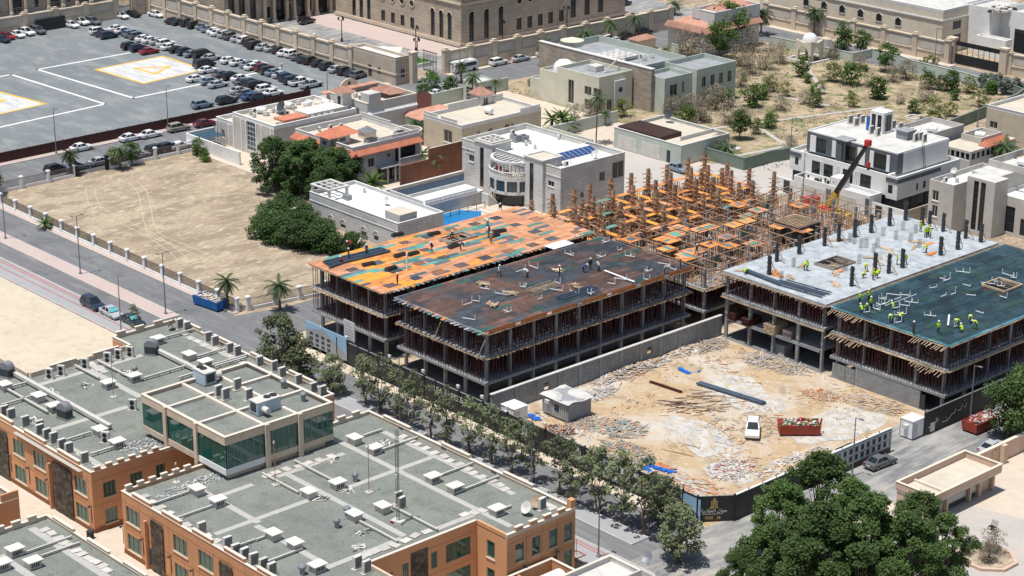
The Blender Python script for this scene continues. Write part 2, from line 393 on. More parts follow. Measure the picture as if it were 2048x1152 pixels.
# kerbed strips: real steps
def strip(name, u0,v0,u1,v1, h, mat):
    t=struct(name, MB().box(u0,v0,-.02,u1,v1,h), mat)
    k=MB()
    if u1-u0 > v1-v0:
        k.box(u0,v0-.16,-.02,u1,v0,h+.01); k.box(u0,v1,-.02,u1,v1+.16,h+.01)
    else:
        k.box(u0-.16,v0,-.02,u0,v1,h+.01); k.box(u1,v0,-.02,u1+.16,v1,h+.01)
    k.build('kerb','kerb',t); return t
strip('median_paving', -117,-30.6,-43.4,-28.0, .13, 'paving_pink')
strip('near_pavement', -117,-38.9,-37,-34.7, .13, 'paving_grey')
strip('office_pavement', -25.4,-38.6,62,-34.7, .13, 'paving_grey')
strip('median_trees', -21,-31.2,55,-28.6, .13, 'paving_grey')
strip('lot_pavement', -116,-21.5,-38.6,-20.7, .13, 'paving_pink')
strip('hoarding_pavement', -20.5,-23.4,55.5,-21.6, .13, 'sand_pale')
strip('far_pavement', -133.4,-80,-131.6,92, .13, 'paving_pink')
strip('palace_pavement', -131.4,99.5,-129.2,168, .13, 'paving_cream')
strip('ring_pavement', -116,188.6,-62,190.6, .13, 'paving_cream')
strip('court_edge', 68.3,-60,69.3,60, .10, 'paving_cream')
# painted red lines on the near pavement
for v in (-35.2,-35.7,-37.0):
    struct('red_line', MB().box(-117,v-.12,.131,-37,v+.12,.136), 'line_red')
for v in (-35.3,-35.8):
    struct('red_line', MB().box(44,v-.12,.131,62,v+.12,.136), 'line_red')
# car park paint
def stroke(a,b,w,mat,z,parent=None,name='painted_line'):
    a=Vector((*a,0)); b=Vector((*b,0)); d=(b-a).normalized(); n=Vector((-d.y,d.x,0))*w/2; a=a-d*w/2; b=b+d*w/2
    mb=MB(); mb.poly([(p.x,p.y,z) for p in (a-n,b-n,b+n,a+n)]); return mb.build(name,mat,parent)
for a,b in (((75,139),(268,104)),((75,139),(267,196)),((267,196),(560,136)),((340,88),(480,123)),((22,149),(210,208)),((-30,261),(210,208)),((22,149),(-60,164))):
    stroke(G(*a),G(*b),.62,'line_white',.010,park)
def pad(pts, tri, hole=True):
    P=[G(*p) for p in pts]
    o=MB(); o.poly([(p[0],p[1],.008) for p in P][::-1]); o.build('helipad_marking','pad_white',park)
    for i in range(4): stroke(P[i],P[(i+1)%4],.62,'yellow_paint',.014+.002*i,park)
    T=[G(*p) for p in tri]
    for i in range(3): stroke(T[i],T[(i+1)%3],.75,'yellow_paint',.024+.002*i,park)
pad([(191,139),(325,112.5),(408,139),(287.5,167)], [(270,136.5),(338,133),(310,148)])
pad([(-170,200),(-50,171),(91,207.5),(-40,237)], [(-60,205),(8,200),(-25,216)])
# vehicle ruts and trampled ground in the open lot
def ruts(pts, w, mat, z):
    for off in (-.8,.8):
        mb=MB(); L=[]
        for i,p in enumerate(pts):
            q=pts[min(i+1,len(pts)-1)]; o=pts[max(i-1,0)]
            d=Vector((q[0]-o[0],q[1]-o[1])).normalized(); n=Vector((-d.y,d.x))
            c=Vector(p)+n*off; L.append((c-n*w/2,c+n*w/2))
        for a,b in zip(L,L[1:]): mb.poly([(a[0].x,a[0].y,z),(b[0].x,b[0].y,z),(b[1].x,b[1].y,z),(a[1].x,a[1].y,z)])
        struct('wheel_rut', mb, mat)
def curve(px, n=8):
    P=[Vector(G(*p)) for p in px]; out=[]
    for i in range(len(P)-1):
        p0=P[max(i-1,0)];p1=P[i];p2=P[i+1];p3=P[min(i+2,len(P)-1)]
        for k in range(n):
            t=k/n; out.append(tuple(.5*((2*p1)+(p2-p0)*t+(2*p0-5*p1+4*p2-p3)*t*t+(3*p1-p0-3*p2+p3)*t**3)))
    out.append(tuple(P[-1])); return out
M('rut_light', (.47,.39,.285), var=.25, dirt=(.44,.355,.25), damt=1, dscale=.8); M('rut_dark', (.30,.235,.165), var=.3, dirt=(.42,.34,.24), damt=1, dscale=.8)
ruts(curve([(262,362),(285,385),(297,440),(310,468),(360,490),(430,520)]), .16, 'rut_light', -.024)
ruts(curve([(180,375),(190,410),(230,435),(300,470),(345,500),(372,525)]), .16, 'rut_light', -.022)
ruts(curve([(350,478),(400,470),(440,462),(470,440),(520,430)]), .3, 'rut_dark', -.02)
ruts(curve([(400,510),(440,500),(480,480),(540,470),(600,480)]), .3, 'rut_dark', -.018)
# ================================================================ LOT FENCES
fence_col=0
def pillar_mesh(h=2.3,w=.5):
    mb=MB(); mb.box(-w/2,-w/2,0,w/2,w/2,h-.25); mb.box(-w/2-.1,-w/2-.1,h-.25,w/2+.1,w/2+.1,h-.1); mb.box(-w/2-.03,-w/2-.03,h-.1,w/2+.03,w/2+.03,h); return mb.mesh('pillar','white_paint')
PILLAR=pillar_mesh()
def rail_mesh(L, h=1.45, z=.55, mat='iron_fence'):
    mb=MB(); n=int(L/.16)
    for i in range(n+1): x=L*i/max(n,1); mb.box(x-.022,-.022,z,x+.022,.022,z+h)
    for zz in (z+.12,z+h-.15): mb.box(0,-.03,zz,L,.03,zz+.05)
    return mb.mesh('railing',mat)
def pillar_fence(name,label,p,q,n,skip=(),grp=None,base=True):
    p=Vector((*p,0)); q=Vector((*q,0)); L=(q-p).length; d=(q-p)/L; a=math.atan2(d.y,d.x)
    t=thing(name,label,'fence',tuple(p),a,grp); st=L/n
    if base: MB().box(0,-.14,0,L,.14,.55).build('base_wall','white_paint',t)
    rm=rail_mesh(st-.5)
    for i in range(n+1):
        if i in skip: continue
        place('pillar',PILLAR,t,(st*i,0,0))
        if i<n and i+1 not in skip: place('railing',rm,t,(st*i+.25,0,0))
    return t
pillar_fence('lot_fence','long white pillar and iron rail fence along the street side of the sand lot',(-110,-20.4),(-39.2,-20.4),14)
pillar_fence('lot_fence','iron rail fence with white pillars between sand lot and back road, from tree to gate',(-116.8,-18),(-116.8,-1.5),3)
pillar_fence('lot_fence','iron rail fence with white pillars between black lot gate and white villa wall',(-116.8,5.6),(-116.8,26),4)
pillar_fence('lot_fence','short pillar fence behind the two palms beside the building site corner',(-38.6,-18.8),(-36.4,-6),3)
g=thing('lot_gate','black iron gate between dark posts at back of sand lot','gate',(-116.8,-1.3,0),PI/2)
for x in (.0,6.6): MB().box(x-.3,-.3,0,x+.3,.3,2.6).box(x-.4,-.4,2.6,x+.4,.4,2.75).build('gate_post','iron',g)
for k in range(2):
    mb=MB(); x0=.35+k*3.0
    for i in range(14): mb.box(x0+i*.22-.03,-.03,.2,x0+i*.22+.03,.03,2.1)
    for z in (.2,.9,2.0): mb.box(x0-.05,-.04,z,x0+2.95,.04,z+.08)
    mb.build('gate_leaf','iron',g)
# corrugated car park fence
f=site('metal_fence','long dark maroon corrugated metal fence between car park and back road','fence',(-133.2,0,0))
n=64
for i in range(n):
    v0=-92+i*2.45
    if v0>66: break
    mb=MB()
    for k in range(8):
        y=v0+k*.305; mb.box(-133.35+(.05 if k%2 else 0),y,.1,-133.28+(.05 if k%2 else 0),y+.306,2.05)
    mb.box(-133.4,v0-.04,0,-133.2,v0+.04,2.15); mb.build('fence_panel','rust_fence',f)
# ================================================================ BUILDING SITE
from mathutils import noise as mnoise
def brickmat(name, axis, c1, c2, mortar, bw, bh, msize=.02, scale=1.0, off=.5, bump=.3, rough=.9):
    m,n,l,b=newmat(name); geo=n.new('ShaderNodeNewGeometry').outputs['Position']
    sp=n.new('ShaderNodeSeparateXYZ'); l.new(geo,sp.inputs[0]); cb=n.new('ShaderNodeCombineXYZ')
    if axis=='uv':
        ad=n.new('ShaderNodeMath'); l.new(sp.outputs[0],ad.inputs[0]); l.new(sp.outputs[1],ad.inputs[1]); l.new(ad.outputs[0],cb.inputs[0])
    else: l.new(sp.outputs[0 if axis=='u' else 1],cb.inputs[0])
    l.new(sp.outputs[2],cb.inputs[1])
    br=n.new('ShaderNodeTexBrick'); l.new(cb.outputs[0],br.inputs[0]); br.inputs['Scale'].default_value=scale
    br.inputs['Color1'].default_value=(*c1,1); br.inputs['Color2'].default_value=(*c2,1); br.inputs['Mortar'].default_value=(*mortar,1)
    br.inputs['Brick Width'].default_value=bw; br.inputs['Row Height'].default_value=bh; br.inputs['Mortar Size'].default_value=msize; br.offset=off; br.inputs['Bias'].default_value=0
    ns=noise(n,l,geo,.35,6); r=ramp(n,((.3,(.78,)*3),(.7,(1.12,)*3))); l.new(ns,r.inputs[0])
    out=mixc(n,l,1.0,br.outputs[0],r.outputs[0],'MULTIPLY')
    l.new(out,b.inputs['Base Color']); b.inputs['Roughness'].default_value=rough; b.inputs['Specular IOR Level'].default_value=.2
    bp=n.new('ShaderNodeBump'); bp.inputs['Strength'].default_value=bump; bp.inputs['Distance'].default_value=.02; bp.invert=True
    l.new(br.outputs['Fac'],bp.inputs['Height']); l.new(bp.outputs[0],b.inputs['Normal'])
brickmat('block_wall','uv',(.29,.30,.31),(.20,.215,.225),(.36,.365,.37),.41,.21,.02)
brickmat('brick_wall','uv',(.30,.10,.055),(.20,.07,.045),(.30,.17,.12),.30,.10,.02)
brickmat('palace_ashlar','uv',(.47,.40,.32),(.42,.355,.28),(.26,.215,.17),1.7,.85,.035)
brickmat('white_ashlar','uv',(.60,.595,.585),(.54,.54,.535),(.33,.335,.345),2.4,.52,.025)
brickmat('grey_ashlar','uv',(.56,.545,.53),(.49,.48,.465),(.33,.32,.31),1.2,.42,.025)
brickmat('tan_ashlar','uv',(.41,.35,.295),(.31,.265,.22),(.22,.19,.16),1.1,.38,.02)

def edge_timbers(mb, p, q, out, z, step=.5, lo=.25, hi=.8, m=0, droop=.0, w=.07):
    p=Vector((*p,z)); q=Vector((*q,z)); L=(q-p).length; d=(q-p)/L; o=Vector((*out,0)); x=0.1
    while x<L:
        e=R(lo,hi); s=p+d*x-o*.6+Vector((0,0,R(-.04,.04))); t=p+d*(x+R(-.12,.12))+o*e+Vector((0,0,R(-.05,.05)-droop*e))
        mb.bar(s,t,w,w*1.2,m); x+=step*R(.6,1.5)
    for off in (.08,.3):
        x=0
        while x<L:
            l=R(2.5,4.5); a=p+d*x+o*(off+R(-.05,.08)); b=p+d*min(L,x+l)+o*(off+R(-.05,.08)); a.z-=.1; b.z-=.1; mb.bar(a,b,.08,.1,m); x+=l-.2
def slab(parent, u0,v0,u1,v1, ztop, t=.38, name='floor_slab', mat='concrete'): return MB().box(u0,v0,ztop-t,u1,v1,ztop).build(name,mat,parent)
def prop_mesh(h):
    mb=MB(); mb.box(-.035,-.035,0,.035,.035,h); mb.box(-.02,-.02,h*.45,.02,.02,h); mb.box(-.09,-.09,0,.09,.09,.02); return mb.mesh('prop','prop_rust')
def prop_field(parent, u0,v0,u1,v1, z0, z1, front=.5, inner=.62, faces=('v','u'), depth=40, rowpart=True):
    h=z1-z0; me=prop_mesh(h)
    if rowpart:
        if 'v' in faces:
            x=u0+.3
            while x<u1-.2: place('prop',me,parent,(x,v0+.2+R(-.1,.1),z0)); x+=front*R(.75,1.25)
        if 'u' in faces:
            y=v0+.9
            while y<v1-.2: place('prop',me,parent,(u1-.2+R(-.1,.1),y,z0)); y+=front*1.25*R(.75,1.25)
    mb=MB(); u=u1-1.2
    while u>u0+.2:
        v=v0+1.2
        while v<v1-.2:
            if v<v0+depth or u>u1-depth:
                a=(u+R(-.2,.2),v+R(-.2,.2)); mb.box(a[0]-.035,a[1]-.035,z0,a[0]+.035,a[1]+.035,z1)
            v+=inner*R(.8,1.2)
        u-=inner
    v=v0+1.0                                            # timber runners under the form
    while v<v1-.5: mb.box(u0+.2,v-.05,z1-.12,u1-.2,v+.05,z1-.002,1); v+=1.3
    mb.build('shoring_props',['prop_rust','timber'],parent,kind='stuff')
def columns(parent, us, vs, z0, z1, su=.3, sv=.5, mat='concrete'):
    me=MB().box(-su/2,-sv/2,0,su/2,sv/2,z1-z0).mesh('column',mat); me2=MB().box(-sv/2,-su/2,0,sv/2,su/2,z1-z0).mesh('column',mat)
    for i,u in enumerate(us):
        for j,v in enumerate(vs): place('column', me2 if (i+j)%3==0 else me, parent, (u,v,z0))
def frange(a,b,n): return [a+(b-a)*i/(n-1) for i in range(n)]
def panel_deck(parent, u0,v0,u1,v1, z, chooser, pw=1.22, pl=2.44, holes=()):
    meshes={}
    nu=max(1,round((u1-u0)/pw)); nv=max(1,round((v1-v0)/pl)); pw=(u1-u0)/nu; pl=(v1-v0)/nv
    for i in range(nu):
        sh=pl*.5*(i%2) if chooser!='grid' else 0
        for j in range(-1,nv):
            a=v0+j*pl+sh; b=a+pl
            a=max(a,v0); b=min(b,v1)
            if b-a<.15: continue
            cu=u0+(i+.5)*pw; cv=(a+b)/2
            if any(h[0]<cu<h[2] and h[1]<cv<h[3] for h in holes): continue
            mat=chooser(cu,cv); key=(mat,round(b-a,2))
            if key not in meshes: meshes[key]=MB().box(-pw/2+.022,-(b-a)/2+.022,-.03,pw/2-.022,(b-a)/2-.022,0).mesh('plywood_panel',mat)
            place('plywood_panel',meshes[key],parent,(cu,cv,z+R(0,.02)))
def rebar_mesh(parent,u0,v0,u1,v1,z,s=.2,w=.02,holes=(),layers=2):
    mb=MB()
    for k in range(layers):
        zz=z+k*.13
        u=u0+.1
        while u<u1: mb.box(u-w/2,v0+.05,zz,u+w/2,v1-.05,zz+w); u+=s
        v=v0+.1
        while v<v1: mb.box(u0+.05,v-w/2,zz+w+.002,u1-.05,v+w/2,zz+2*w+.002); v+=s
    return mb.build('rebar_mesh','rebar',parent,kind='stuff')
def blob(u,v,s,off=0): return mnoise.noise(Vector((u*s+off,v*s-off,off)))
Z1,Z2,Z3=3.15,6.8,10.35
def pit(parent,u0,v0,u1,v1,z,rim=.35,mat='timber_grey'):
    mb=MB().ring(u0,v0,u1,v1,z-1.2,z+rim,.12); 
    for k in range(3): mb.box(u0+.1,v0+(v1-v0)*(k+.5)/3-.06,z+.05,u1-.1,v0+(v1-v0)*(k+.5)/3+.06,z+.15)
    MB().box(u0+.12,v0+.12,z-1.25,u1-.12,v1-.12,z-1.2).build('shaft_floor','charcoal',parent)
    return mb.build('shaft_frame',mat,parent)
def darken_ground_floor(t,u0,v0,u1,v1,a=3.5,b=4.5):  # added to darken the open storey: the dark slab colour stands for shade
    MB().box(u0,v0+.1,-.01,u1-.1,v1,.03).build('shade_slab','asphalt',t); MB().box(u0+1,v0+b,.03,u1-a,v0+b+.2,Z1-.39).build('inner_wall','block_wall',t); MB().box(u1-a-.2,v0+b+.21,.03,u1-a,v1-1,Z1-.39).build('inner_wall','block_wall',t)  # block walls added inside to cut off daylight seen through from the far side
# ---- block 1a: orange plywood deck
A=site('construction_block','concrete frame building site block topped by bright orange plywood deck','construction',(-17.2,4,0))
au0,au1,av0,av1=-25.8,-8.9,-16.4,25.0
slab(A,au0,av0,au1,av1,Z1); slab(A,au0,av0,au1,av1,Z2)
columns(A,frange(au0+1.2,au1-.9,5),frange(av0+1.1,av1-.9,10),0,Z3-.3); darken_ground_floor(A,au0,av0,au1,av1)
prop_field(A,au0,av0,au1,av1,Z1,Z2-.38); prop_field(A,au0,av0,au1,av1,Z2,Z3-.12)
HOLE1=(-21.5,4.5,-18.6,9.5)
def ch_a(u,v):
    n=blob(u,v,.22); m=blob(u,v,.9,5); k=random.random()
    if k<.07 or m>.36: return 'ply_teal'
    if k>.965 or m<-.46: return 'ply_slate'
    if k>.90: return 'ply_salmon'
    if v<2 and n>-.12: return 'ply_amber' if n>.12 else 'ply_orange'
    return 'ply_orange' if n>.12 and v<12 else 'ply_salmon'
panel_deck(A,au0-.4,av0-.4,au1+.3,av1,Z3,ch_a,.82,2.95,holes=(HOLE1,))
pit(A,*HOLE1,Z3)
em=MB()
for z,(lo,hi) in ((Z2-.1,(.3,.9)),(Z3-.08,(.3,.7))):
    edge_timbers(em,(au0,av0),(au1,av0),(0,-1),z,.45,lo,hi); edge_timbers(em,(au1,av0),(au1,av1),(1,0),z,.5,lo,hi)
edge_timbers(em,(au0,av0),(au0,av1),(-1,0),Z3-.08,.5,.2,.6)
em.build('edge_timbers','timber',A,kind='stuff')
sc=MB()                                                  # ply offcuts on the open edge
for k in range(34):
    sc.cbox(au1+.55+R(-.1,.1),av0+1+k*.95+R(-.2,.2),Z3-.02,1.0,.35,.03,random.choice((0,0,1,2,3)),R(-.4,.4))
sc.build('edge_offcuts',['ply_slate','ply_teal','ply_orange','debris_grey'],A,kind='stuff')
sq=MB()                                                  # column heads framed on the deck
for i,u in enumerate(frange(au0+2,au1-1.6,4)):
    for j,v in enumerate(frange(av0+2.5,av1-2.5,9)):
        if HOLE1[0]-1<u<HOLE1[2]+1 and HOLE1[1]-1<v<HOLE1[3]+1: continue
        if random.random()<.25: continue
        s_=R(.7,1.0); hd=MB().box(-.8*s_,-1.0*s_,0,.8*s_,1.0*s_,.012,1+(i*3+j)%3).ring(-.84*s_,-1.04*s_,.84*s_,1.04*s_,0,.035,.05,0)
        for q in range(6): hd.box(-.7*s_+q*.26*s_,-.95*s_,.02,-.68*s_+q*.26*s_,.95*s_,.04,0)
        for q in range(7): hd.box(-.75*s_,(-.9+q*.28)*s_,.04,.75*s_,(-.885+q*.28)*s_,.055,0)
        hd.build('column_head',['rebar','ply_dark','ply_slate','ply_salmon'],A,loc=(u+R(-.2,.2),v+R(-.3,.3),Z3+.02))
# ---- block 1b: dark reinforced deck
B=site('construction_block','concrete frame site block whose deck is covered with dark rebar over rusty plywood','construction',(3.2,4,0))
bu0,bu1,bv0,bv1=-6.1,12.6,-16.4,24.0
slab(B,bu0,bv0,bu1,bv1,Z1); slab(B,bu0,bv0,bu1,bv1,Z2)
columns(B,frange(bu0+1,bu1-.8,5),frange(bv0+.9,bv1-.8,10),0,Z3-.3); darken_ground_floor(B,bu0,bv0,bu1,bv1)
prop_field(B,bu0,bv0,bu1,bv1,Z1,Z2-.38); prop_field(B,bu0,bv0,bu1,bv1,Z2,Z3-.12)
def ch_b(u,v):
    n=blob(u,v,.2,3); k=random.random()
    if k<.06: return 'ply_teal'
    return 'ply_navy' if n+R(-.15,.15)>.0 else ('ply_rust' if n+R(-.2,.2)<-.02 else 'ply_dark')
panel_deck(B,bu0-.3,bv0-.3,bu1+.3,bv1+.3,Z3,ch_b,.95,2.95)
rebar_mesh(B,bu0,bv0,bu1,bv1,Z3+.06,.24,.02)
em=MB()
for z,(lo,hi) in ((Z2-.1,(.3,.9)),(Z3-.12,(.3,.6))):
    edge_timbers(em,(bu0,bv0),(bu1,bv0),(0,-1),z,.45,lo,hi); edge_timbers(em,(bu1,bv0),(bu1,bv1),(1,0),z,.36,lo,hi)
edge_timbers(em,(bu0,bv1),(bu1,bv1),(0,1),Z3-.1,.5,.2,.5)
em.build('edge_timbers','timber',B,kind='stuff')
for k in range(7):
    v=bv0+.3+k*5.8; MB().box(bu1+.3,v,Z3-.05,bu1+.34,v+4.9,Z3+.5).build('edge_form','form_rust',B)
mb=MB()
for k in range(20): mb.cbox(bu0+.6+k*.93+R(-.2,.2),bv0-.65,Z3-.03,.4,.8,.03,random.choice((0,0,0,1,2,3)),R(-.4,.4))
mb.build('edge_offcuts',['ply_slate','ply_teal','ply_orange','debris_grey'],B,kind='stuff')
for u,v,a,L in ((2.5,-17,PI*.5,3.6),(11.6,-17,PI*.4,3)):
    MB().bar((u,v,Z2-.3),(u+1.6,v,Z2+2.9),.09).build('raking_prop','timber_grey',B)
# ---- block 2a: poured deck
D=site('construction_block','concrete frame site block with pale poured deck and dark upright column forms','construction',(26,46,0))
du0,du1,dv0,dv1=16.4,35.6,26.4,67.0
slab(D,du0+1,dv0+.4,du1-1,dv1,Z1); slab(D,du0,dv0,du1,dv1,Z2); 
HOLE2=(23.6,38.2,27.2,43.4)
mb=MB(); z0,z1=Z3-.3,Z3
mb.box(du0,dv0,z0,HOLE2[0],dv1,z1); mb.box(HOLE2[2],dv0,z0,du1,dv1,z1); mb.box(HOLE2[0],dv0,z0,HOLE2[2],HOLE2[1],z1); mb.box(HOLE2[0],HOLE2[3],z0,HOLE2[2],dv1,z1)
mb.build('poured_deck','concrete_fresh',D); pit(D,*HOLE2,Z3)
columns(D,frange(du0+.6,du1-.6,5),frange(dv0+.6,dv1-.6,9),0,Z3-.3); darken_ground_floor(D,du0,dv0,du1,dv1,6,9)
prop_field(D,du0,dv0,du1,dv1,Z2,Z3-.3)
em=MB(); edge_timbers(em,(du0,dv0),(du1,dv0),(0,-1),Z3-.25,.5,.5,1.1,droop=.2); edge_timbers(em,(du0,dv0),(du0,dv1),(-1,0),Z3-.25,.5,.3,.8); edge_timbers(em,(du1,dv0),(du1,dv1),(1,0),Z3-.25,.45,.3,.9)
edge_timbers(em,(du0,dv0),(du1,dv0),(0,-1),Z2-.3,2.2,.2,.5)
em.build('edge_timbers','timber',D,kind='stuff')
FORM=MB(); FORM.box(-.15,-.26,0,.15,.26,2.9,0); FORM.box(-.2,-.22,.0,-.15,.22,3.0,1)
for z in (.4,1.1,1.8,2.5): FORM.box(-.26,-.33,z,.26,-.27,z+.09,1); FORM.box(-.26,.27,z,.26,.33,z+.09,1)
FORM.bar((.2,0,2.2),(1.5,.1,.02),.08,.08,2); FORM.bar((.2,.2,1.2),(1.3,.4,.02),.07,.07,2)
FORM=FORM.mesh('column_form',['steel_dark','charcoal','timber_grey'])
cp=[(970,655),(1098,610),(1230,650),(1290,682),(1400,700),(1580,755),(1700,785),(1515,845),(1378,890),(822,710),(692,745),(565,780),(452,815),(247,880),(70,940),(8,1046),(965,1035),(1072,990),(853,1022),(668,1138)]
for x,y in cp:
    u,v=G(1536+x/4,288+y/4,Z3); place('column_form',FORM,D,(u,v,Z3),R(-.04,.04)+random.choice((0,PI/2)))
for x,y in [(920,735),(1022,765),(872,825),(785,830),(690,800),(655,785),(1208,830),(745,830),(205,985),(105,1095),(727,960),(1180,715),(1077,690),(620,1010),(845,870),(1140,780)]:
    u,v=G(1536+x/4,288+y/4,Z3); cg=MB()
    for a in (-.15,.15):
        for b in (-.3,-.1,.1,.3): cg.box(a-.012,b-.012,0,a+.012,b+.012,1.5)
    for z in frange(.1,1.3,7):
        for s in (-.15,.15): cg.box(s-.008,-.3,z,s+.008,.3,z+.015)
    cg.build('column_starter_bars','rebar',D,loc=(u,v,Z3))
# ---- block 2b: teal reinforced deck
E=site('construction_block','concrete frame site block with teal plywood and rebar deck beside the site road','construction',(46.6,46,0))
eu0,eu1,ev0,ev1=36.8,56.4,26.4,67.0
slab(E,eu0,ev0,eu1,ev1,Z1); slab(E,eu0,ev0,eu1,ev1,Z2)
columns(E,frange(eu0+.8,eu1-.9,5),frange(ev0+.8,ev1-.8,9),0,Z3-.3); darken_ground_floor(E,eu0,ev0,eu1,ev1)
prop_field(E,eu0,ev0,eu1,ev1,Z1,Z2-.38); prop_field(E,eu0,ev0,eu1,ev1,Z2,Z3-.12)
HOLE3=(45.6,48.6,49.6,53.0)
def ch_e(u,v): return 'ply_deep' if blob(u,v,.16,9)+R(-.2,.2)>.1 else ('ply_teal' if random.random()<.12 else 'ply_blue')
panel_deck(E,eu0-.3,ev0-.3,eu1+.3,ev1,Z3,ch_e,holes=(HOLE3,)); pit(E,*HOLE3,Z3,.5,'timber')
rebar_mesh(E,eu0,ev0,eu1,ev1,Z3+.06,.26,.022)
em=MB()
for z in (Z2-.15,Z3-.1):
    edge_timbers(em,(eu0,ev0),(eu0+5.5,ev0),(0,-1),z,.42,.9,1.7,droop=.35); edge_timbers(em,(eu1-5.5,ev0),(eu1,ev0),(0,-1),z,.42,.9,1.7,droop=.35)
    edge_timbers(em,(eu0,ev0),(eu1,ev0),(0,-1),z,.6,.2,.5); edge_timbers(em,(eu1,ev0),(eu1,ev1),(1,0),z,.9,.15,.4)
em.build('edge_timbers','timber',E,kind='stuff')
MB().box(eu0+4.6,ev0+.05,0,eu1-4,ev0+.3,Z1-.38).build('infill_wall','block_wall',E)
MB().box(eu0+.5,ev0+.1,0,eu0+4.5,ev0+.28,Z1-.9).build('infill_wall','block_wall',E)
MB().box(eu1-3.9,ev0+.15,0,eu1-3.2,ev0+.2,2.2).build('doorway','charcoal',E)
# stacks inside the open bays of 2a
for k,(u,v,z,m,lab) in enumerate(((21.5,26.7,Z1,'prop_rust','bundle of dark red steel props on slab edge of open bay'),(25.6,26.9,Z1,'timber','large stack of sawn timber overhanging slab edge of open bay'),(28.6,27.0,Z1,'ply_dark','pile of dark formwork sheets stacked on slab edge of open bay'),(18.6,27,Z1,'prop_rust','small red bundle of props beside corner column of open bay'))):
    t=site('material_stack',lab,'stack',(u,v+1,z)); mb=MB()
    if m=='ply_dark':
        for q in range(16): mb.cbox(u+R(-.06,.06),v+.9+R(-.06,.06),z+q*.075,1.6,2.2,.06,0,R(-.03,.03))
    else:
        nx,nz=(11,9) if m=='timber' else (8,7)
        for a in range(nx):
            for b in range(nz): mb.bar((u-.95+a*.19+R(-.03,.03),v-.5+R(-.15,.1),z+.08+b*.15),(u-.95+a*.19+R(-.03,.03),v+2.4,z+.08+b*.15+R(-.02,.02)),.13,.11)
    mb.build('stacked_lengths',m,t,kind='stuff')
t=site('block_pallet','pallet of grey concrete blocks in shade of open ground floor bay','pallet',(26.8,28.5,0)); mb=MB()
for a in range(4):
    for b in range(4):
        for c in range(6): mb.cbox(25.6+a*.62,27.6+b*.5,.15+c*.24,.58,.46,.22)
mb.build('blocks','blockwork',t,kind='stuff'); MB().box(25.2,27.2,0,27.9,29.4,.14).build('pallet_base','timber',t)
# ---- wing with column forms (far, over the villas) and near wing with guard rails
F=site('construction_block','unfinished site wing crowded with rusty column forms and orange beam forms','construction',(-17,47,0))
fu0,fu1,fv0,fv1=-25.6,-8.6,26.2,68
slab(F,fu0,fv0,fu1,fv1,Z1,mat='concrete_fresh')
def col_form(h,top):
    mb=MB(); mb.box(-.22,-.26,0,.22,.26,h,0)
    for s in (-1,1):
        for q in (-.16,.02,.17): mb.box(.22*s-.04,q-.035,h-2.4,.22*s+.04,q+.035,h+.02,1); mb.box(q-.035,.26*s-.04,h-2.4,q+.035,.26*s+.04,h+.02,1)
    mb.box(-.22,-.26,h,.22,.26,h+.03,2); return mb.mesh('column_form',['form_rust','timber',top])
FORMS=[col_form(8.0,'charcoal'),col_form(7.6,'charcoal'),col_form(8.3,'charcoal')]
def clamps(h,seed):
    rr=random.Random(seed); mb=MB()
    for z in frange(1.2,h-.7,9):
        for s in (-1,1):
            e=rr.uniform(.5,1.1); mb.bar((-e,.36*s,z),(e*rr.uniform(.6,1.1),.36*s,z+rr.uniform(-.12,.12)),.07,.08); e=rr.uniform(.5,1.1); mb.bar((.34*s,-e,z+.1),(.34*s,e*rr.uniform(.6,1.1),z+.1),.07,.08)
    for k in range(14):
        a=rr.uniform(0,2*PI); q=rr.uniform(.6,2.0); mb.bar((q*math.cos(a),q*math.sin(a),0),(.5*math.cos(a+.3),.5*math.sin(a+.3),rr.uniform(2.5,5.5)),.08)
    return mb.mesh('clamps','stick_brown')
CL=[clamps(7.8,k) for k in range(4)]
fus=frange(fu0+.5,fu1-.6,4); fvs=frange(fv0+1,fv1-.6,10)
for i,u in enumerate(fus):
    for j,v in enumerate(fvs):
        uu,vv=u+R(-.4,.4),v+R(-.6,.6); c=place('column_form',random.choice(FORMS),F,(uu,vv,Z1)); place('clamps',random.choice(CL),c)
for k in range(6):
    uu,vv=R(fu0+2,fu1-1),R(fv0+3,fv1-3); c=place('column_form',random.choice(FORMS),F,(uu,vv,Z1)); place('clamps',random.choice(CL),c)
def beam(parent,p,q,z,mat,w=.95):
    mb=MB(); mb.bar((*p,z),(*q,z),w,.05); return mb.build('beam_form',mat,parent)
for i,u in enumerate(fus):
    for j in range(9):
        if random.random()<(.95 if i in(0,3) else .75): beam(F,(u,fvs[j]+.35),(u,fvs[j+1]-.35),7.75+R(-.03,.03),random.choice(('ply_orange','ply_orange','ply_amber','ply_salmon','ply_teal')) if j%4 else 'ply_orange')
for j,v in enumerate(fvs):
    for i in range(3):
        if random.random()<.75: beam(F,(fus[i]+.3,v),(fus[i+1]-.3,v),7.8+R(-.03,.03),random.choice(('ply_orange','ply_amber','ply_salmon')))
mb=MB()
for k in range(2300):
    u,v=R(fu0,fu1),R(fv0,fv1); h=R(2.2,4.6); mb.bar((u,v,Z1),(u+R(-.35,.35),v+R(-.35,.35),Z1+h),.08)
for k in range(1000):
    u,v=R(fu0,fu1),R(fv0,fv1); z=Z1+R(.8,5.5); a=random.choice((0,PI/2))+R(-.2,.2); l=R(.8,2.2); mb.bar((u,v,z),(u+l*math.cos(a),v+l*math.sin(a),z+R(-.3,.3)),.09)
for k in range(260):
    u,v=R(fu0,fu1),R(fv0,fv1); a=R(0,2*PI); mb.bar((u,v,Z1),(u+1.6*math.cos(a),v+1.6*math.sin(a),Z1+R(2.5,4)),.07)
mb.build('shoring_props','stick_brown',F,kind='stuff')
mb=MB()
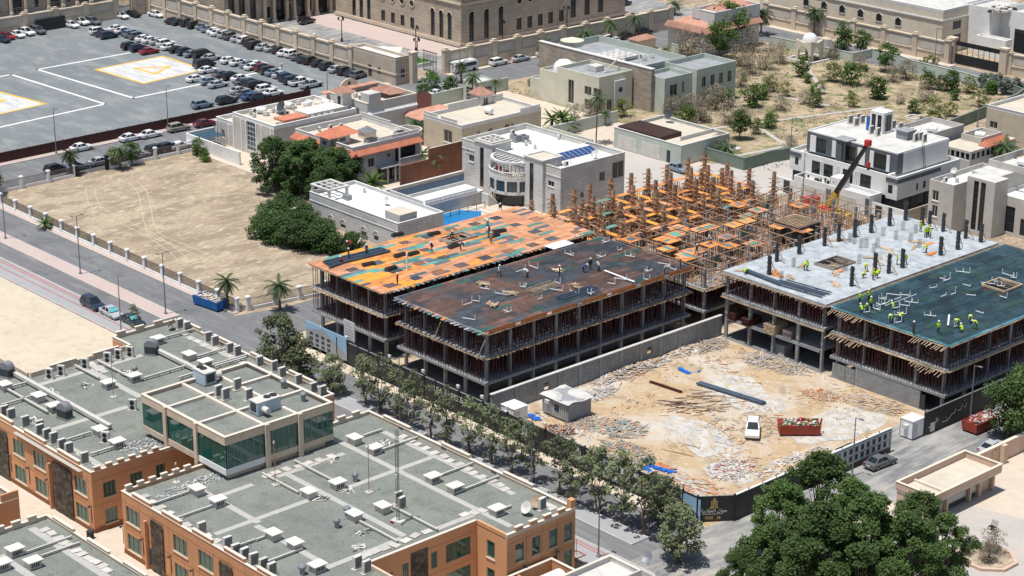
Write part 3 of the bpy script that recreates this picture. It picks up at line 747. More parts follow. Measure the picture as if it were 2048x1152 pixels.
for k in range(1100):
    u,v=R(fu0,fu1),R(fv0,fv1); mb.bar((u,v,Z1),(u+R(-.1,.1),v+R(-.1,.1),Z1+R(2.5,4.5)),.08)
mb.build('steel_props','prop_rust',F,kind='stuff')
H_=site('construction_block','unfinished site wing with bare grey columns, plywood tables and a grid of guard rails','construction',(3,47,0))
hu0,hu1,hv0,hv1=-6.1,13.2,26.2,68
slab(H_,hu0,hv0,hu1,hv1,Z1); slab(H_,hu0,hv0,hu1,hv1,Z2-.25)
columns(H_,frange(hu0+.5,hu1-.6,5),frange(hv0+.6,hv1-.6,9),0,9.5,mat='concrete')
prop_field(H_,hu0,hv0,hu1,hv1,Z1,Z2-.64)
ZT=9.6
rl=MB()
for i,u in enumerate(frange(hu0,hu1,7)): rl.bar((u+R(-.3,.3),hv0,ZT+R(-.15,.15)),(u+R(-.3,.3),hv1,ZT+R(-.15,.15)),.11)
for j,v in enumerate(frange(hv0,hv1,13)): rl.bar((hu0,v+R(-.5,.5),ZT+.08+R(-.15,.15)),(hu1,v+R(-.5,.5),ZT+.08+R(-.15,.15)),.11)
for k in range(950):
    u,v=R(hu0,hu1),R(hv0,hv1); rl.bar((u,v,Z2-.25),(u+R(-.15,.15),v+R(-.15,.15),ZT-R(0,1.2)),.06)
for k in range(150):
    u,v=R(hu0,hu1),R(hv0,hv1); a=random.choice((0,PI/2))+R(-.3,.3); rl.bar((u,v,Z2+R(.2,2)),(u+2*math.cos(a),v+2*math.sin(a),Z2+R(.2,2)),.07)
rl.build('guard_rails','stick_brown',H_,kind='stuff')
lit=MB()
for k in range(1900):
    u,v=R(hu0,hu1),R(hv0,hv1); a=R(0,PI); l=R(.4,2.2); z=Z2-.22+R(0,.25); lit.bar((u,v,z),(u+l*math.cos(a),v+l*math.sin(a),z+R(0,.15)),R(.06,.16),.05,random.choice((0,0,1,1,2,3)))
lit.build('loose_timber',['timber','timber_grey','form_rust','ply_salmon'],H_,kind='stuff')
tabs=[(1262,478),(1287,462),(1328,478),(1342,478),(1335,497),(1372,440),(1395,500),(1372,515),(1420,488),(1575,445),(1600,455),(1290,505),(1350,468)]+[(R(1300,1640),R(405,520)) for _ in range(26)]
for k,(x,y) in enumerate(tabs):
    u,v=G(x,y,ZT-.1)
    if not(hu0+1<u<hu1-1 and hv0+1<v<hv1-1): continue
    m=random.choice(('ply_orange','ply_salmon','ply_orange'))
    t=MB().box(-1.2,-1.3,-.05,1.2,1.3,0).build('plywood_table',m,H_,loc=(u,v,ZT-.12+k*.004))
    MB().box(R(-1,-.4),R(-1,0),.006,R(.2,1),R(.3,1),.02).build('plywood_patch',random.choice(('ply_teal','ply_slate','ply_teal')),t)
    pm=MB()
    for q in range(9): pm.box(-1.1+.275*q-.03,-1.2+(q%3)*1.1,-ZT+Z2,-1.1+.275*q+.03,-1.14+(q%3)*1.1,-.05)
    pm.build('table_props','prop_rust',t)
core=MB(); core.ring(5.5,50.5,10.5,55.5,Z2,ZT+.4,.5,0); 
for k in range(12): core.box(5.5,50.5+k*.45,ZT+.45,10.5,50.58+k*.45,ZT+.52,1)
for k in range(10): core.box(5.6+k*.5,50.4,ZT+.53,5.68+k*.5,55.6,ZT+.6,1)
core.build('stair_core',['charcoal','timber'],H_)
for k in range(16):
    u,v=R(hu0+1,hu1-1),R(hv0+6,hv1-1); MB().bar((u,v,Z2),(u+.5,v,Z2+2.4),.9,.06).build('leaning_panel',random.choice(('ply_teal','ply_amber','ply_dark','ply_teal')),H_)
em=MB(); edge_timbers(em,(hu1,hv0),(hu1,hv1),(1,0),Z2-.4,.5,.2,.7); edge_timbers(em,(hu0,hv0),(hu1,hv0),(0,-1),Z2-.4,.5,.2,.5); edge_timbers(em,(hu0,hv0),(hu0,hv1),(-1,0),Z2-.3,.5,.2,.5)
em.build('edge_timbers','timber',H_,kind='stuff')
# ---- PVC pipe runs on the decks
def pipe_run(u,v,z,a,kind,label,group):
    mb=MB(); c,s=math.cos(a),math.sin(a); L=R(.8,2.0)
    P=lambda x,y,zz:(x*c-y*s,x*s+y*c,zz)
    mb.tube(P(0,0,.25),P(L,0,.25),.05,n=6); mb.tube(P(L,0,.2),P(L,0,R(.4,1.2)),.055,n=6)
    if kind>0: mb.tube(P(0,0,.2),P(0,0,R(.6,1.0)),.05,n=6)
    if kind>1: mb.tube(P(L*.5,0,.25),P(L*.5,R(.6,1.4),.25),.05,n=6); mb.tube(P(L*.5,.3,.25),P(L*.5,.3,.8),.05,n=6)
    o=mb.build('drain_pipe','pvc',loc=(u,v,z)); tag(o,label,'pipe',group)
bp=[(1032,548),(1058,535),(1130,510),(1100,500),(1235,505),(1250,515),(1100,582),(1110,568),(1040,577),(945,605),(925,615),(960,580),(1215,570),(1287,562),(1290,548),(1070,580),(1150,478),(1205,490),(925,640),(990,590),(1010,630),(1075,603),(1140,585),(1175,590),(1316,530),(1340,540),(1195,520),(1228,560)]
for k,(x,y) in enumerate(bp):
    u,v=G(x,y,Z3); pipe_run(u,v,Z3+.1,random.choice((0,PI/2,.4)),k%3,'white plastic drain pipe rising from dark rebar deck','pipes on the dark deck')
for k in range(34):
    x,y=random.choice([(R(1700,1800),R(590,640)),(R(1780,1960),R(560,665)),(R(1850,2040),R(520,600))]); u,v=G(x,y,Z3)
    if not(eu0+.5<u<eu1-.8 and ev0+.8<v<ev1-1): continue
    pipe_run(u,v,Z3+.1,random.choice((0,PI/2,.5,1.2)),k%3,'white plastic drain pipe lying on teal rebar deck','pipes on the teal deck')
def long_pipe(p,q,z,label):
    mb=MB(); a,b=G(*p,z),G(*q,z); o=Vector((a[0],a[1],z)); d=Vector((b[0],b[1],z))-o
    for k in (0,.2): mb.tube((0,k,.3),(d.x,d.y+k,.3),.07)
    tag(mb.build('drain_pipe','pvc',loc=o),label,'pipe')
long_pipe((1770,615),(1830,593),Z3,'pair of long white pipes laid across teal deck near crouching workers')
long_pipe((1895,655),(1897,634),Z3,'pair of white pipes on teal deck beside lone standing worker')
long_pipe((1208,545),(1268,568),Z3,'long white pipe with bends near far edge of dark deck')
long_pipe((1060,485),(1115,500),Z3+.2,'white boards bridging gap between orange deck and dark deck') if 0 else None
t=MB(); a=G(1060,484,Z3); t.cbox(0,0,0,2.2,4.2,.08); tag(t.build('white_sheet','white_paint',loc=(-7.4,a[1]+2,Z3+.15)),'two white sheets bridging the gap between orange and dark decks','sheet')
# rebar bundles on decks
def bundle(name,label,p,q,z,n,w,mat='ply_navy',r=.03):
    a,b=G(*p,z),G(*q,z); o=Vector((a[0],a[1],z)); d=Vector((b[0],b[1],z))-o; nn=Vector((-d.y,d.x,0)).normalized(); mb=MB()
    for k in range(n):
        s=nn*R(-w,w); e=R(-.4,.4)*d.normalized(); zz=R(.05,.35); mb.bar(s+e+Vector((0,0,zz)),s+e+d+Vector((0,0,zz)),r*2)
    o2=mb.build(name,mat,loc=o); return tag(o2,label,'rebar')
M('steel_blue',(.10,.14,.19),var=.3,rough=.5,metal=.3)
bundle('rebar_bundle','bundles of blue grey reinforcing bars laid across orange deck near workers',(655,530),(770,502),Z3,90,1.1,'steel_blue')
bundle('rebar_bundle','single long blue grey bar bundle beside crouching worker on orange deck',(660,537),(695,524),Z3,20,.25,'steel_blue')
bundle('rebar_bundle','long dark bar bundle lying on pale poured deck near its open corner',(1490,543),(1560,570),Z3,36,.45,'steel_blue')
bundle('rebar_bundle','many loose dark bars along street side edge of pale poured deck',(1560,566),(1650,592),Z3,36,1.3,'steel_blue')
bundle('rebar_bundle','thick bundle of long dark blue bars lying across sandy yard',(1400,769),(1525,808),0.05,90,.45,'steel_blue',.04)
bundle('rebar_bundle','thin bundle of rusty bars in yard beside scattered rods',(1303,766),(1360,785),0.02,30,.15,'prop_rust')
bundle('rebar_bundle','loose bars laid along open edge of dark deck',(1120,600),(1190,577),Z3+.2,22,.9,'steel_blue')
bundle('rebar_bundle','pale timber battens laid across middle of dark deck',(1060,585),(1110,568),Z3+.2,12,1.2,'timber')
# small formwork boxes on the orange deck
for k,(x,y) in enumerate([(737,531),(800,513),(826,510),(782,540),(795,472),(907,495),(988,474),(868,470),(1000,465)]):
    u,v=G(x,y,Z3); t=MB().ring(-.35,-1.0,.35,1.0,0,.42,.07); 
    for q in range(5): t.box(-.33,-.9+q*.42,.1,.33,-.82+q*.42,.36)
    tag(t.build('form_box','steel_dark',loc=(u,v,Z3+.05),rotz=R(-.15,.15)),'dark open reinforcement cage box lying on orange deck','cage','cages on the orange deck')
for k,(x,y) in enumerate([(965,570),(985,612),(1150,575),(1120,545),(1025,590)]):
    u,v=G(x,y,Z3); t=MB()
    for q in range(14): t.cbox(R(-.7,.7),R(-.5,.5),R(0,.2),R(.5,1.6),R(.08,.3),.06,0,R(0,PI))
    tag(t.build('offcut_pile','timber',loc=(u,v,Z3+.2)),'small heap of timber offcuts on dark rebar deck','timber heap','offcut heaps on the dark deck')
u,v=G(862,535,Z3); o=tag(MB().tube((0,0,0),(0,0,2.6),.14,n=8).build('riser_pipe','pvc',loc=(G(814,540,Z3)[0],G(814,540,Z3)[1],Z3)),'tall white riser pipe standing upright on orange deck','pipe')
for k in range(34):
    x,y=random.choice(((R(1480,1700),R(520,590)),(R(1650,1900),R(470,560)))); u,v=G(x,y,Z3)
    if not(du0+1<u<du1-1 and dv0+1<v<dv1-1): continue
    t=MB()
    for q in range(12): t.cbox(R(-.4,.4),R(-.3,.3),R(0,.12),R(1,2.6),R(.08,.2),.05,0,R(-.25,.25))
    tag(t.build('plank_pile',random.choice(('timber','timber','ply_orange','timber_grey')),loc=(u,v,Z3),rotz=R(0,PI)),'loose pile of planks on pale poured deck','planks','plank piles on the pale deck')
# ================================================================ YARD, WALLS, HOARDING
def text_mesh(txt, size, mat, name, parent, loc, rot, align='CENTER', ext=.01):
    c=bpy.data.curves.new('t','FONT'); c.body=txt; c.size=size; c.align_x=align; c.extrude=ext; c.resolution_u=2
    o=bpy.data.objects.new('t',c); COL.objects.link(o); dg=bpy.context.evaluated_depsgraph_get()
    me=bpy.data.meshes.new_from_object(o.evaluated_get(dg)); bpy.data.objects.remove(o); me.materials.clear(); me.materials.append(MT[mat])
    t=place(name,me,parent,loc); t.rotation_euler=rot; return t
bw=site('block_wall','long grey concrete block wall with buttresses dividing building from sandy yard','wall',(15.8,4,0))
mb=MB(); 
openings=[(-8.6,-7.6),(11.5,12.5)]
prev=-18.2
for a,b in openings+[(27.2,27.2)]:
    mb.box(15.65,prev,0,15.95,a,3.0)
    if b>a: mb.box(15.65,a,0,15.95,b,.95); mb.box(15.65,a,2.1,15.95,b,3.0)
    prev=b
mb.build('wall','block_wall',bw); MB().box(15.55,-18.3,3.0,16.05,27.2,3.14).build('coping','concrete_pale',bw)
for k in range(12):
    v=-18.1+k*4.0; MB().box(15.952,v,0,16.05,v+.55,2.99).build('buttress','concrete',bw)
HV=-21.2; HH=3.35
h=site('site_hoarding','long black printed hoarding along the tree-lined street side of the site','hoarding',(17,HV,0))
hp=MB().box(-1.2,-.04,0,1.2,.04,HH).mesh('hoarding_panel','hoarding'); hpost=MB().box(-.09,-.12,0,.09,.12,HH+.18).mesh('post','iron')
u=-20.8
edges=frange(-20.8,55.9,33)
for a,b in zip(edges,edges[1:]):
    pm='hoarding'
    if a<-12: continue
    MB().box(a+.01,HV-.04,0,b-.01,HV+.04,HH).build('hoarding_panel','hoarding',h)
for a in edges[3:]: place('post',hpost,h,(a,HV+.02,0))
MB().box(edges[4],HV-.06,HH,edges[-1],HV+.06,HH+.05).build('top_rail','steel_grey',h)
# picture hoarding at street corner end
pg=site('picture_hoarding','hoarding panel printed with an apartment block under blue sky by side street corner','hoarding',(-16.5,HV-.1,0))
MB().box(-20.8,HV-.06,.0,-11.3,HV+.04,4.0).build('backing','hoard_sky',pg)
mb=MB(); y=HV-.075
mb.poly([(-20.7,y,.1),(-11.4,y,.1),(-11.4,y,1.4),(-16.5,y,3.7),(-20.7,y,2.9)]); mb.build('printed_building','hoard_grey',pg)
for i in range(4):
    for j in range(3):
        x=-19.9+i*1.35; z=.7+j*.75
        if z+.5<3.6-(x+16.5)*.5 or x<-16.5: MB().box(x,y-.012,z,x+.75,y-.004,z+.45).build('printed_window','charcoal',pg)
MB().box(-20.8,HV-.075,.02,-11.3,HV-.066,.5).build('printed_base','hoarding',pg)
sb=site('information_board','white information board on two posts behind hoarding in front of orange-deck block','sign',(-12.4,HV+1.1,0))
MB().box(-13.3,HV+1.05,3.2,-10.9,HV+1.12,6.1).build('board','hoard_white',sb)
for x in (-13.1,-11.1): MB().box(x-.05,HV+1.13,0,x+.05,HV+1.2,6).build('post','steel_grey',sb)
for k in range(6): MB().box(-13.1,HV+1.04,3.5+k*.42,-11.2-R(0,.8),HV+1.048,3.62+k*.42).build('text_line','hoard_grey',sb)
# logo of three towers
def logo(parent,u,z,s,mat,y=None,face='v'):
    y=HV-.052 if y is None else y; mb=MB()
    def b(x0,z0,x1,z1): mb.box(u+x0*s,y-.012,z+z0*s,u+x1*s,y,z+z1*s)
    b(-.52,-.6,-.36,-.45); b(-.36,-.6,-.24,.42); b(.24,-.45,.36,.42); b(.36,-.6,.52,-.45)
    b(-.14,.05,-.03,.75); b(.03,.05,.14,.75); b(-.14,-.05,.14,.06); b(-.18,-.6,-.06,-.12); b(.06,-.6,.18,-.12); b(-.18,-.22,.18,-.12)
    return mb.build('logo',mat,parent)
RF=(PI/2,0,0)
logo(h,onv(1050,880,HV)[0],2.0,1.25,'hoard_white'); logo(h,onv(1157,905,HV)[0],2.0,1.2,'hoard_white'); logo(h,onv(1292,968,HV)[0],2.0,1.2,'hoard_gold')
x0=onv(868,790,HV)[0]; x1=onv(935,805,HV)[0]
tm=text_mesh('SEA BREEZE 2',1.15,'hoard_white','lettering',h,((x0+x1)/2,HV-.05,1.9),RF)
for cx,py,n,wd in ((772,729,2,2.6),(1186,908,1,2.4),(1050,905,2,1.6),(1156,912,2,1.5)):
    uu,zz=onv(cx,py,HV)
    for k in range(n):
        for q in range(9): MB().box(uu-wd/2+wd*q/9,HV-.052,zz-k*.34,uu-wd/2+wd*(q+.7)/9,HV-.045,zz+.16-k*.34).build('small_lettering','hoard_white',h)
uu,zz=onv(748,722,HV)                                   # house outline emblem
em=MB(); 
for a,b in (((-.6,-.6),(-.6,.5)),((-.6,.5),(-.1,.5)),((-.1,.5),(-.1,-.3)),((.05,-.6),(.05,.2)),((.05,.2),(.4,.5)),((.4,.5),(.75,.2)),((.75,.2),(.75,-.6)),((.05,-.6),(.75,-.6)),((.3,-.6),(.3,-.1)),((.3,-.1),(.55,-.1))):
    em.bar((uu+a[0],HV-.05,1.7+a[1]),(uu+b[0],HV-.05,1.7+b[1]),.1,.02)
em.build('logo','hoard_white',h)
def facade_print(parent,u0,u1,z0,z1,y):
    MB().box(u0,y-.008,z0,u1,y,z1).build('printed_picture','hoard_grey',parent)
    n=int((u1-u0)/1.1)
    for i in range(n):
        for j in range(2):
            x=u0+.3+i*1.1; z=z0+.3+j*1.15; MB().box(x,y-.02,z,x+.55,y-.01,z+.7).build('printed_window','charcoal',parent)
            MB().box(x+.6,y-.018,z,x+.95,y-.009,z+.75).build('printed_wall','hoard_white',parent)
a=onv(1207,930,HV)[0]; facade_print(h,a,a+6.5,.5,2.9,HV-.05)
a=onv(1362,1000,HV)[0]; MB().box(a,HV-.06,.2,a+3.2,HV-.05,3.1).build('printed_sky','hoard_sky',h)
mb=MB(); mb.poly([(a,HV-.07,.3),(a+3,HV-.07,.3),(a+3,HV-.07,.9),(a,HV-.07,2.3)]); mb.build('printed_building','hoarding',h)
for k in range(6): MB().box(a+.2+k*.42,HV-.085,.5,a+.4+k*.42,HV-.075,1.6-k*.15).build('printed_window','hoard_white',h)
# corner panel (angled) with company name and telephone number
p=Vector((55.9,HV,0)); q=Vector((58.55,-17.6,0)); d=q-p; L=d.length; ang=math.atan2(d.y,d.x)
hc=thing('corner_hoarding','angled black hoarding panel at street corner with gold tower emblem and telephone number','hoarding',tuple(p),ang)
MB().box(0,-.04,0,L,.04,HH).build('hoarding_panel','hoarding',hc); MB().box(-.12,-.15,0,.12,.15,HH+.15).build('post','iron',hc); MB().box(L-.12,-.15,0,L+.12,.15,HH+.15).build('post','iron',hc)
MB().box(0,-.06,HH,L,.06,HH+.05).build('top_rail','steel_grey',hc)
def logo_local(parent,x,z,s,mat):
    o=logo(parent,0,0,s,mat,y=-.05); o.location=(x,0,z); return o
logo_local(hc,L*.45,2.35,1.0,'hoard_gold')
arab='\ufe94\ufef3\ufead\ufe8e\ufed8\ufecc\ufedf\u0627 \ufee5\ufe8d\ufeee\ufe9f'
text_mesh(arab,.62,'hoard_white','arabic_lettering',hc,(L*.45,-.055,1.25),RF)
text_mesh('9200   38',.5,'hoard_gold','telephone_number',hc,(L*.42,-.055,.35),RF)
for k in range(12): MB().box(L*.1+k*.22,-.05,.98,L*.1+k*.22+.16,-.045,1.06).build('small_lettering','hoard_white',hc)
# right-hand hoarding along site road: picture section, gate gap, dark section
RU=58.6
hr=site('road_hoarding','grey hoarding printed with apartment facade between big trees and site gate','hoarding',(RU,-3,0))
ve=frange(-17.6,12.3,13)
for a,b in zip(ve,ve[1:]):
    MB().box(RU-.04,a+.01,0,RU+.04,b-.01,HH).build('hoarding_panel','hoard_grey' if a>-2 else 'hoarding',hr); MB().box(RU-.12,a-.08,0,RU-.045,a+.08,HH+.2).build('post','iron',hr)
MB().box(RU-.3,-17.6,HH,RU+.06,12.3,HH+.06).build('top_rail','hoard_white',hr)
for i in range(11):
    for j in range(2):
        v=-.8+i*1.15; z=1.1+j*1.05; MB().box(RU+.045,v,z,RU+.055,v+.55,z+.7).build('printed_window','charcoal',hr); MB().box(RU+.045,v+.6,z-.05,RU+.052,v+.95,z+.75).build('printed_wall','hoard_white',hr)
for z in (.95,2.05,3.0): MB().box(RU+.056,-1,z,RU+.062,12.2,z+.1).build('printed_band','hoard_white',hr)
MB().box(RU+.045,-2,.02,RU+.06,12.2,.75).build('printed_base','hoarding',hr)
hs=site('road_hoarding','black hoarding with white arabic script between site cabin and roadside tree','hoarding',(RU-.2,29,0))
ve=frange(19.6,46,11)
for a,b in zip(ve,ve[1:]):
    MB().box(RU-.24,a+.01,0,RU-.16,b-.01,HH).build('hoarding_panel','hoarding',hs); MB().box(RU-.32,a-.08,0,RU-.245,a+.08,HH+.2).build('post','iron',hs)
MB().box(RU-.3,19.6,HH,RU-.1,46,HH+.05).build('top_rail','steel_grey',hs)
sc=MB()                                                 # brush-like script strokes
def arc(pts,w=.11):
    for a,b in zip(pts,pts[1:]): sc.bar((RU-.14,a[0],a[1]),(RU-.14,b[0],b[1]),.03,w)
arc([(20.4,1.0),(21.2,1.05),(22.0,1.3),(22.4,1.7),(22.1,1.9),(21.9,1.6),(22.5,1.4)]); arc([(23.3,1.0),(24.0,.85),(24.8,1.0),(25.3,1.5)]); arc([(25.3,1.5),(26.0,1.55),(26.2,2.1)]); arc([(26.6,1.7),(27.3,1.6),(27.6,2.3)]); arc([(27.9,1.9),(28.4,1.7),(28.6,2.3)]); arc([(24.2,1.35),(24.35,1.4)]); arc([(28.0,2.7),(28.15,2.75)])
sc.build('arabic_script','hoard_white',hs)
MB().box(RU-.155,20.8,.2,RU-.145,21.8,1.5).build('notice','hoard_white',hs)
# flood lights on hoarding posts
FL=MB().box(-.06,-.05,0,.06,.05,.5,1).box(-.25,-.3,.45,.25,-.05,.85,0).mesh('floodlight',['hoard_white','steel_grey'])
for k,i in enumerate((4,8,11,14,16,18,21,25,29,31)):
    o=place('floodlight',FL,None,(edges[i],HV,HH+.18)); tag(o,'small white floodlight on top of street hoarding post','floodlight','floodlights on the street hoarding')
# cabins and sheds
sh=site('site_shed','large weathered grey tin shed with sagging roof in site yard','shed',(22,-10,0))
u0,u1,v0,v1=19.6,24.6,-12.4,-8.2
MB().box(u0,v0,.25,u1,v1,2.75).build('wall','concrete',sh)
rf=MB(); nseg=9
for i in range(nseg):
    a=u0-.3+(u1-u0+.6)*i/nseg; b=u0-.3+(u1-u0+.6)*(i+1)/nseg
    for j in range(6):
        c=v0-.3+(v1-v0+.6)*j/6; e=v0-.3+(v1-v0+.6)*(j+1)/6
        f=lambda x,y:2.78+.16*math.sin(x*1.3)*math.cos(y*1.1)+.1*math.sin(y*2)
        rf.poly([(a,c,f(a,c)),(b,c,f(b,c)),(b,e,f(b,e)),(a,e,f(a,e))])
rf.build('roof','concrete_pale',sh)
for k in range(12): MB().box(u0+.1+k*.4,v0-.04,.28,u0+.2+k*.4,v0-.002,2.72).build('wall_rib','stone_grey',sh)
MB().box(u0+1.0,v0-.08,.3,u0+1.8,v0-.05,2.3).build('door','stone_grey',sh); w_=MB().box(u0+2.4,v0-.08,1.2,u0+3.2,v0-.05,2.0).build('window','win_dark',sh); MB().box(u0+.9,v0-.5,1.9,u0+1.7,v0-.1,2.4).build('air_conditioner','unit_white',sh)
for x in (u0+.4,u1-.4):
    for y in (v0+.3,v1-.3): MB().box(x-.15,y-.15,0,x+.15,y+.15,.25).build('footing','blockwork',sh)
def cabin(label,cu,cv,lu,lv,hh,ang=0):
    t=thing('site_cabin',label,'cabin',(cu,cv,0),ang); MB().box(-lu/2,-lv/2,.2,lu/2,lv/2,hh).build('wall','white_paint',t); MB().box(-lu/2-.06,-lv/2-.06,hh,lu/2+.06,lv/2+.06,hh+.1).build('roof','white_roof',t)
    MB().box(lu/2+.002,-lv/2+.2,.3,lu/2+.03,-lv/2+1.0,2.1).build('door','unit_white',t); MB().box(-.4,-lv/2-.35,1.5,.3,-lv/2-.003,2.0).build('air_conditioner','unit_white',t)
    MB().box(-lu/2+.1,-lv/2+.1,0,lu/2-.1,lv/2-.1,.2).build('base_frame','steel_dark',t); 
    for s in (-1,1): MB().box(lu/2*s-.05,-lv/2-.03,.2,lu/2*s+.05,-lv/2+.05,hh+.02).build('corner_post','steel_grey',t)
    return t
a=G(1030,862); cabin('small white cabin with flat roof just behind black street hoarding',19.5,-17.4,2.6,2.4,2.5)
cabin('white guard cabin with window air conditioner beside site gate',57.3,18.4,2.0,2.4,2.6)
# debris
def heap(name,label,cat,x,y,su,sv,n,mats,lmin=.5,lmax=2.4,w=.1,flat=.05,z=0,pref=None,group=None,hz=.45):
    u,v=G(x,y,z); mb=MB()
    for k in range(n):
        r=math.sqrt(random.random()); a=R(0,2*PI); px,py=su*r*math.cos(a),sv*r*math.sin(a); l=R(lmin,lmax); b=R(0,PI) if pref is None else pref+R(-.5,.5)
        hh=hz*(1-r)*R(.2,1)+.03; dz=R(-.12,.16); mb.bar((px-l/2*math.cos(b),py-l/2*math.sin(b),hh),(px+l/2*math.cos(b),py+l/2*math.sin(b),max(.02,hh+dz)),R(w*.6,w*1.6),R(flat*.7,flat*1.5),random.randrange(len(mats)))
    return tag(mb.build(name,mats,loc=(u,v,z)),label,cat,group)
TB=['timber','timber_grey','debris_grey']
heap('rubble_pile','long heap of grey and white rubble boards against block wall','rubble',1265,742,1.6,7.5,420,['debris_grey','debris_white','timber_grey','stick_brown','timber'],.3,1.9,.17,.06,hz=.9)
heap('rubble_pile','rubble and planks spilling from hole in block wall','rubble',1365,700,2.2,4.2,240,['debris_grey','timber','debris_white','site_soil'],.3,1.6,.25,.08)
heap('timber_pile','scrap timber heap at far corner of yard by block wall','timber pile',1415,692,2.2,3.6,170,TB,.8,2.6)
heap('timber_pile','loose scattered scrap timber below open ground floor bays','timber pile',1530,722,3.6,2.6,170,TB,.8,3)
heap('timber_pile','scrap timber mound with upright sticks beside open bay columns','timber pile',1575,735,3.2,2.0,140,TB,.8,2.8)
heap('timber_pile','brown scrap wood heap mid yard near teal board','timber pile',1640,790,2.3,1.6,160,['timber','form_rust','timber_grey'],.6,2.2)
heap('timber_pile','large sprawling heap of brown timber near guard cabin','timber pile',1745,808,4.2,2.3,340,['timber','timber_grey','timber'],.8,3.0,.12,pref=.3)
heap('rubble_pile','teal and grey board rubble heap in middle of yard','rubble',1240,857,3.6,3.2,230,['debris_teal','debris_grey','timber_grey','timber','stick_brown'],.4,1.8,.18,.03,hz=.3)
heap('rubble_pile','teal board litter spread along inner side of street hoarding','rubble',1250,905,4.2,2.8,200,['debris_teal','debris_grey','timber','stick_brown'],.4,1.6,.16,.03,hz=.2)
heap('timber_pile','pale stick heap beside weathered tin shed','timber pile',1170,845,2.6,2.2,200,['timber_grey','debris_grey','timber'],.6,2.2)
heap('rubble_pile','dark tangled scrap beside black hoarding near shed','rubble',1120,862,2.2,1.6,150,['steel_dark','form_rust','debris_grey'],.4,1.6)
heap('rod_scatter','thin rusty rods scattered on sand beside blue bar bundle','rods',1400,805,4.0,5.2,46,['prop_rust'],1.2,3.2,.05,.05,hz=.05,pref=.9)
heap('rod_scatter','pair of long dark rods on bare sand in front of hoarding','rods',1350,900,1.6,3.4,10,['timber'],3,5,.1,.08,hz=.05,pref=-.2)
heap('timber_pile','flat broken plywood litter in yard corner by angled hoarding','timber pile',1370,965,6.5,2.4,110,['timber','ply_salmon','paver'],.8,2.6,.3,.03,hz=.06,pref=.1)
heap('rubble_pile','rubble strip along inside of grey road hoarding','rubble',1590,925,2.0,7.0,170,['debris_grey','debris_white','timber'],.3,1.4,.2,.06,hz=.2)
heap('rubble_pile','grey rubble patch with red scraps at end of yard','rubble',1460,940,2.6,3.6,160,['debris_grey','concrete_pale','debris_grey','debris_white','timber_grey','cloth_red'],.2,.9,.13,.05,hz=.15)
heap('rubble_pile','white chips and offcuts beside block wall end','rubble',1190,790,1.4,4.0,180,['debris_white','timber_grey','debris_grey'],.3,1.5,.16,.05)
heap('timber_pile','thin scatter of sticks across sand in middle of yard','timber pile',1480,850,7.0,6.0,90,TB,.5,1.8,.07,.05,hz=.04)
def mound(name,label,cat,x,y,r,hh,mat,n=18,sq=1.0):
    u,v=G(x,y); mb=MB(); rings=5
    for i in range(rings):
        for k in range(n):
            def pt(i,k):
                t=i/rings; a=2*PI*k/n; rr=r*(1-t)*(1+.22*mnoise.noise(Vector((math.cos(a)*1.5+x,math.sin(a)*1.5,t*2)))); return (rr*math.cos(a),rr*sq*math.sin(a),hh*(1-(1-t)**2)*(1+.3*mnoise.noise(Vector((math.cos(a)*2,math.sin(a)*2,x)))) )
            mb.poly([pt(i,k),pt(i,k+1),pt(i+1,k+1),pt(i+1,k)])
    return tag(mb.build(name,mat,loc=(u,v,0),smooth=True),label,cat)
mound('sand_heap','sand heap ringed by blue sacking near block wall','sand heap',1383,738,1.6,.6,'sand'); mound('soil_heap','small brown soil heap below open bays','sand heap',1552,777,1.5,.45,'site_soil'); mound('gravel_heap','brown soil heap inside blue tarpaulin by street hoarding','sand heap',1322,934,1.9,.35,'form_rust',sq=.5)
def tarp(label,x,y,pts,h=.25):
    u,v=G(x,y); mb=MB(); P=[Vector((*G(*p),0))-Vector((u,v,0)) for p in pts]
    for a,b in zip(P,P[1:]):
        for k in range(10):
            c=a.lerp(b,k/10)+Vector((R(-.25,.25),R(-.25,.25),0)); mb.cbox(c.x,c.y,R(0,.05),R(.5,1.0),R(.3,.7),R(.08,h),0,R(0,PI))
    tag(mb.build('tarpaulin','blue_tarp',loc=(u,v,.02)),label,'tarpaulin')
tarp('crumpled bright blue tarpaulin strung along brown heap by hoarding',1310,930,[(1295,920),(1302,932),(1320,940),(1350,947)])
tarp('flat blue tarpaulin scrap against inner face of street hoarding',1297,940,[(1288,935),(1297,942)],.1)
tarp('light blue plastic sheet lying beside small white cabin',1068,835,[(1060,832),(1076,840)],.15)
tarp('ring of blue sacking round sand heap by block wall',1380,742,[(1362,738),(1375,745),(1398,742)],.2)
for kz,(x,y,su,sv) in enumerate(((1470,775,4.2,4.0),(1395,860,5.5,2.6),(1505,800,5,3.4),(1425,893,4.2,3.4),(1465,945,3.6,2.6),(1680,848,4,9))):
    u,v=G(x,y); mb=MB(); pts=[]
    for k in range(26): a=2*PI*k/26; rr=1+.35*mnoise.noise(Vector((math.cos(a)*2+x,math.sin(a)*2,0))); pts.append((u+su*rr*math.cos(a),v+sv*rr*math.sin(a),.004+kz*.004))
    mb.poly(pts); struct('cement_spill',mb,'cement_spill')
lt=MB(); rr=random.Random(3)
for k in range(3200):
    u,v=rr.uniform(16.3,57.6),rr.uniform(-20.6,26)
    if mnoise.noise(Vector((u*.13,v*.13,3)))+.25*mnoise.noise(Vector((u*.5,v*.5,8)))<rr.uniform(-.1,.35): continue
    a=rr.uniform(0,PI); l=rr.choice((.12,.2,.3,.6,1.3)); lt.bar((u,v,.03),(u+l*math.cos(a),v+l*math.sin(a),.04+rr.uniform(0,.1)),rr.uniform(.05,.16),.05,rr.randrange(5))
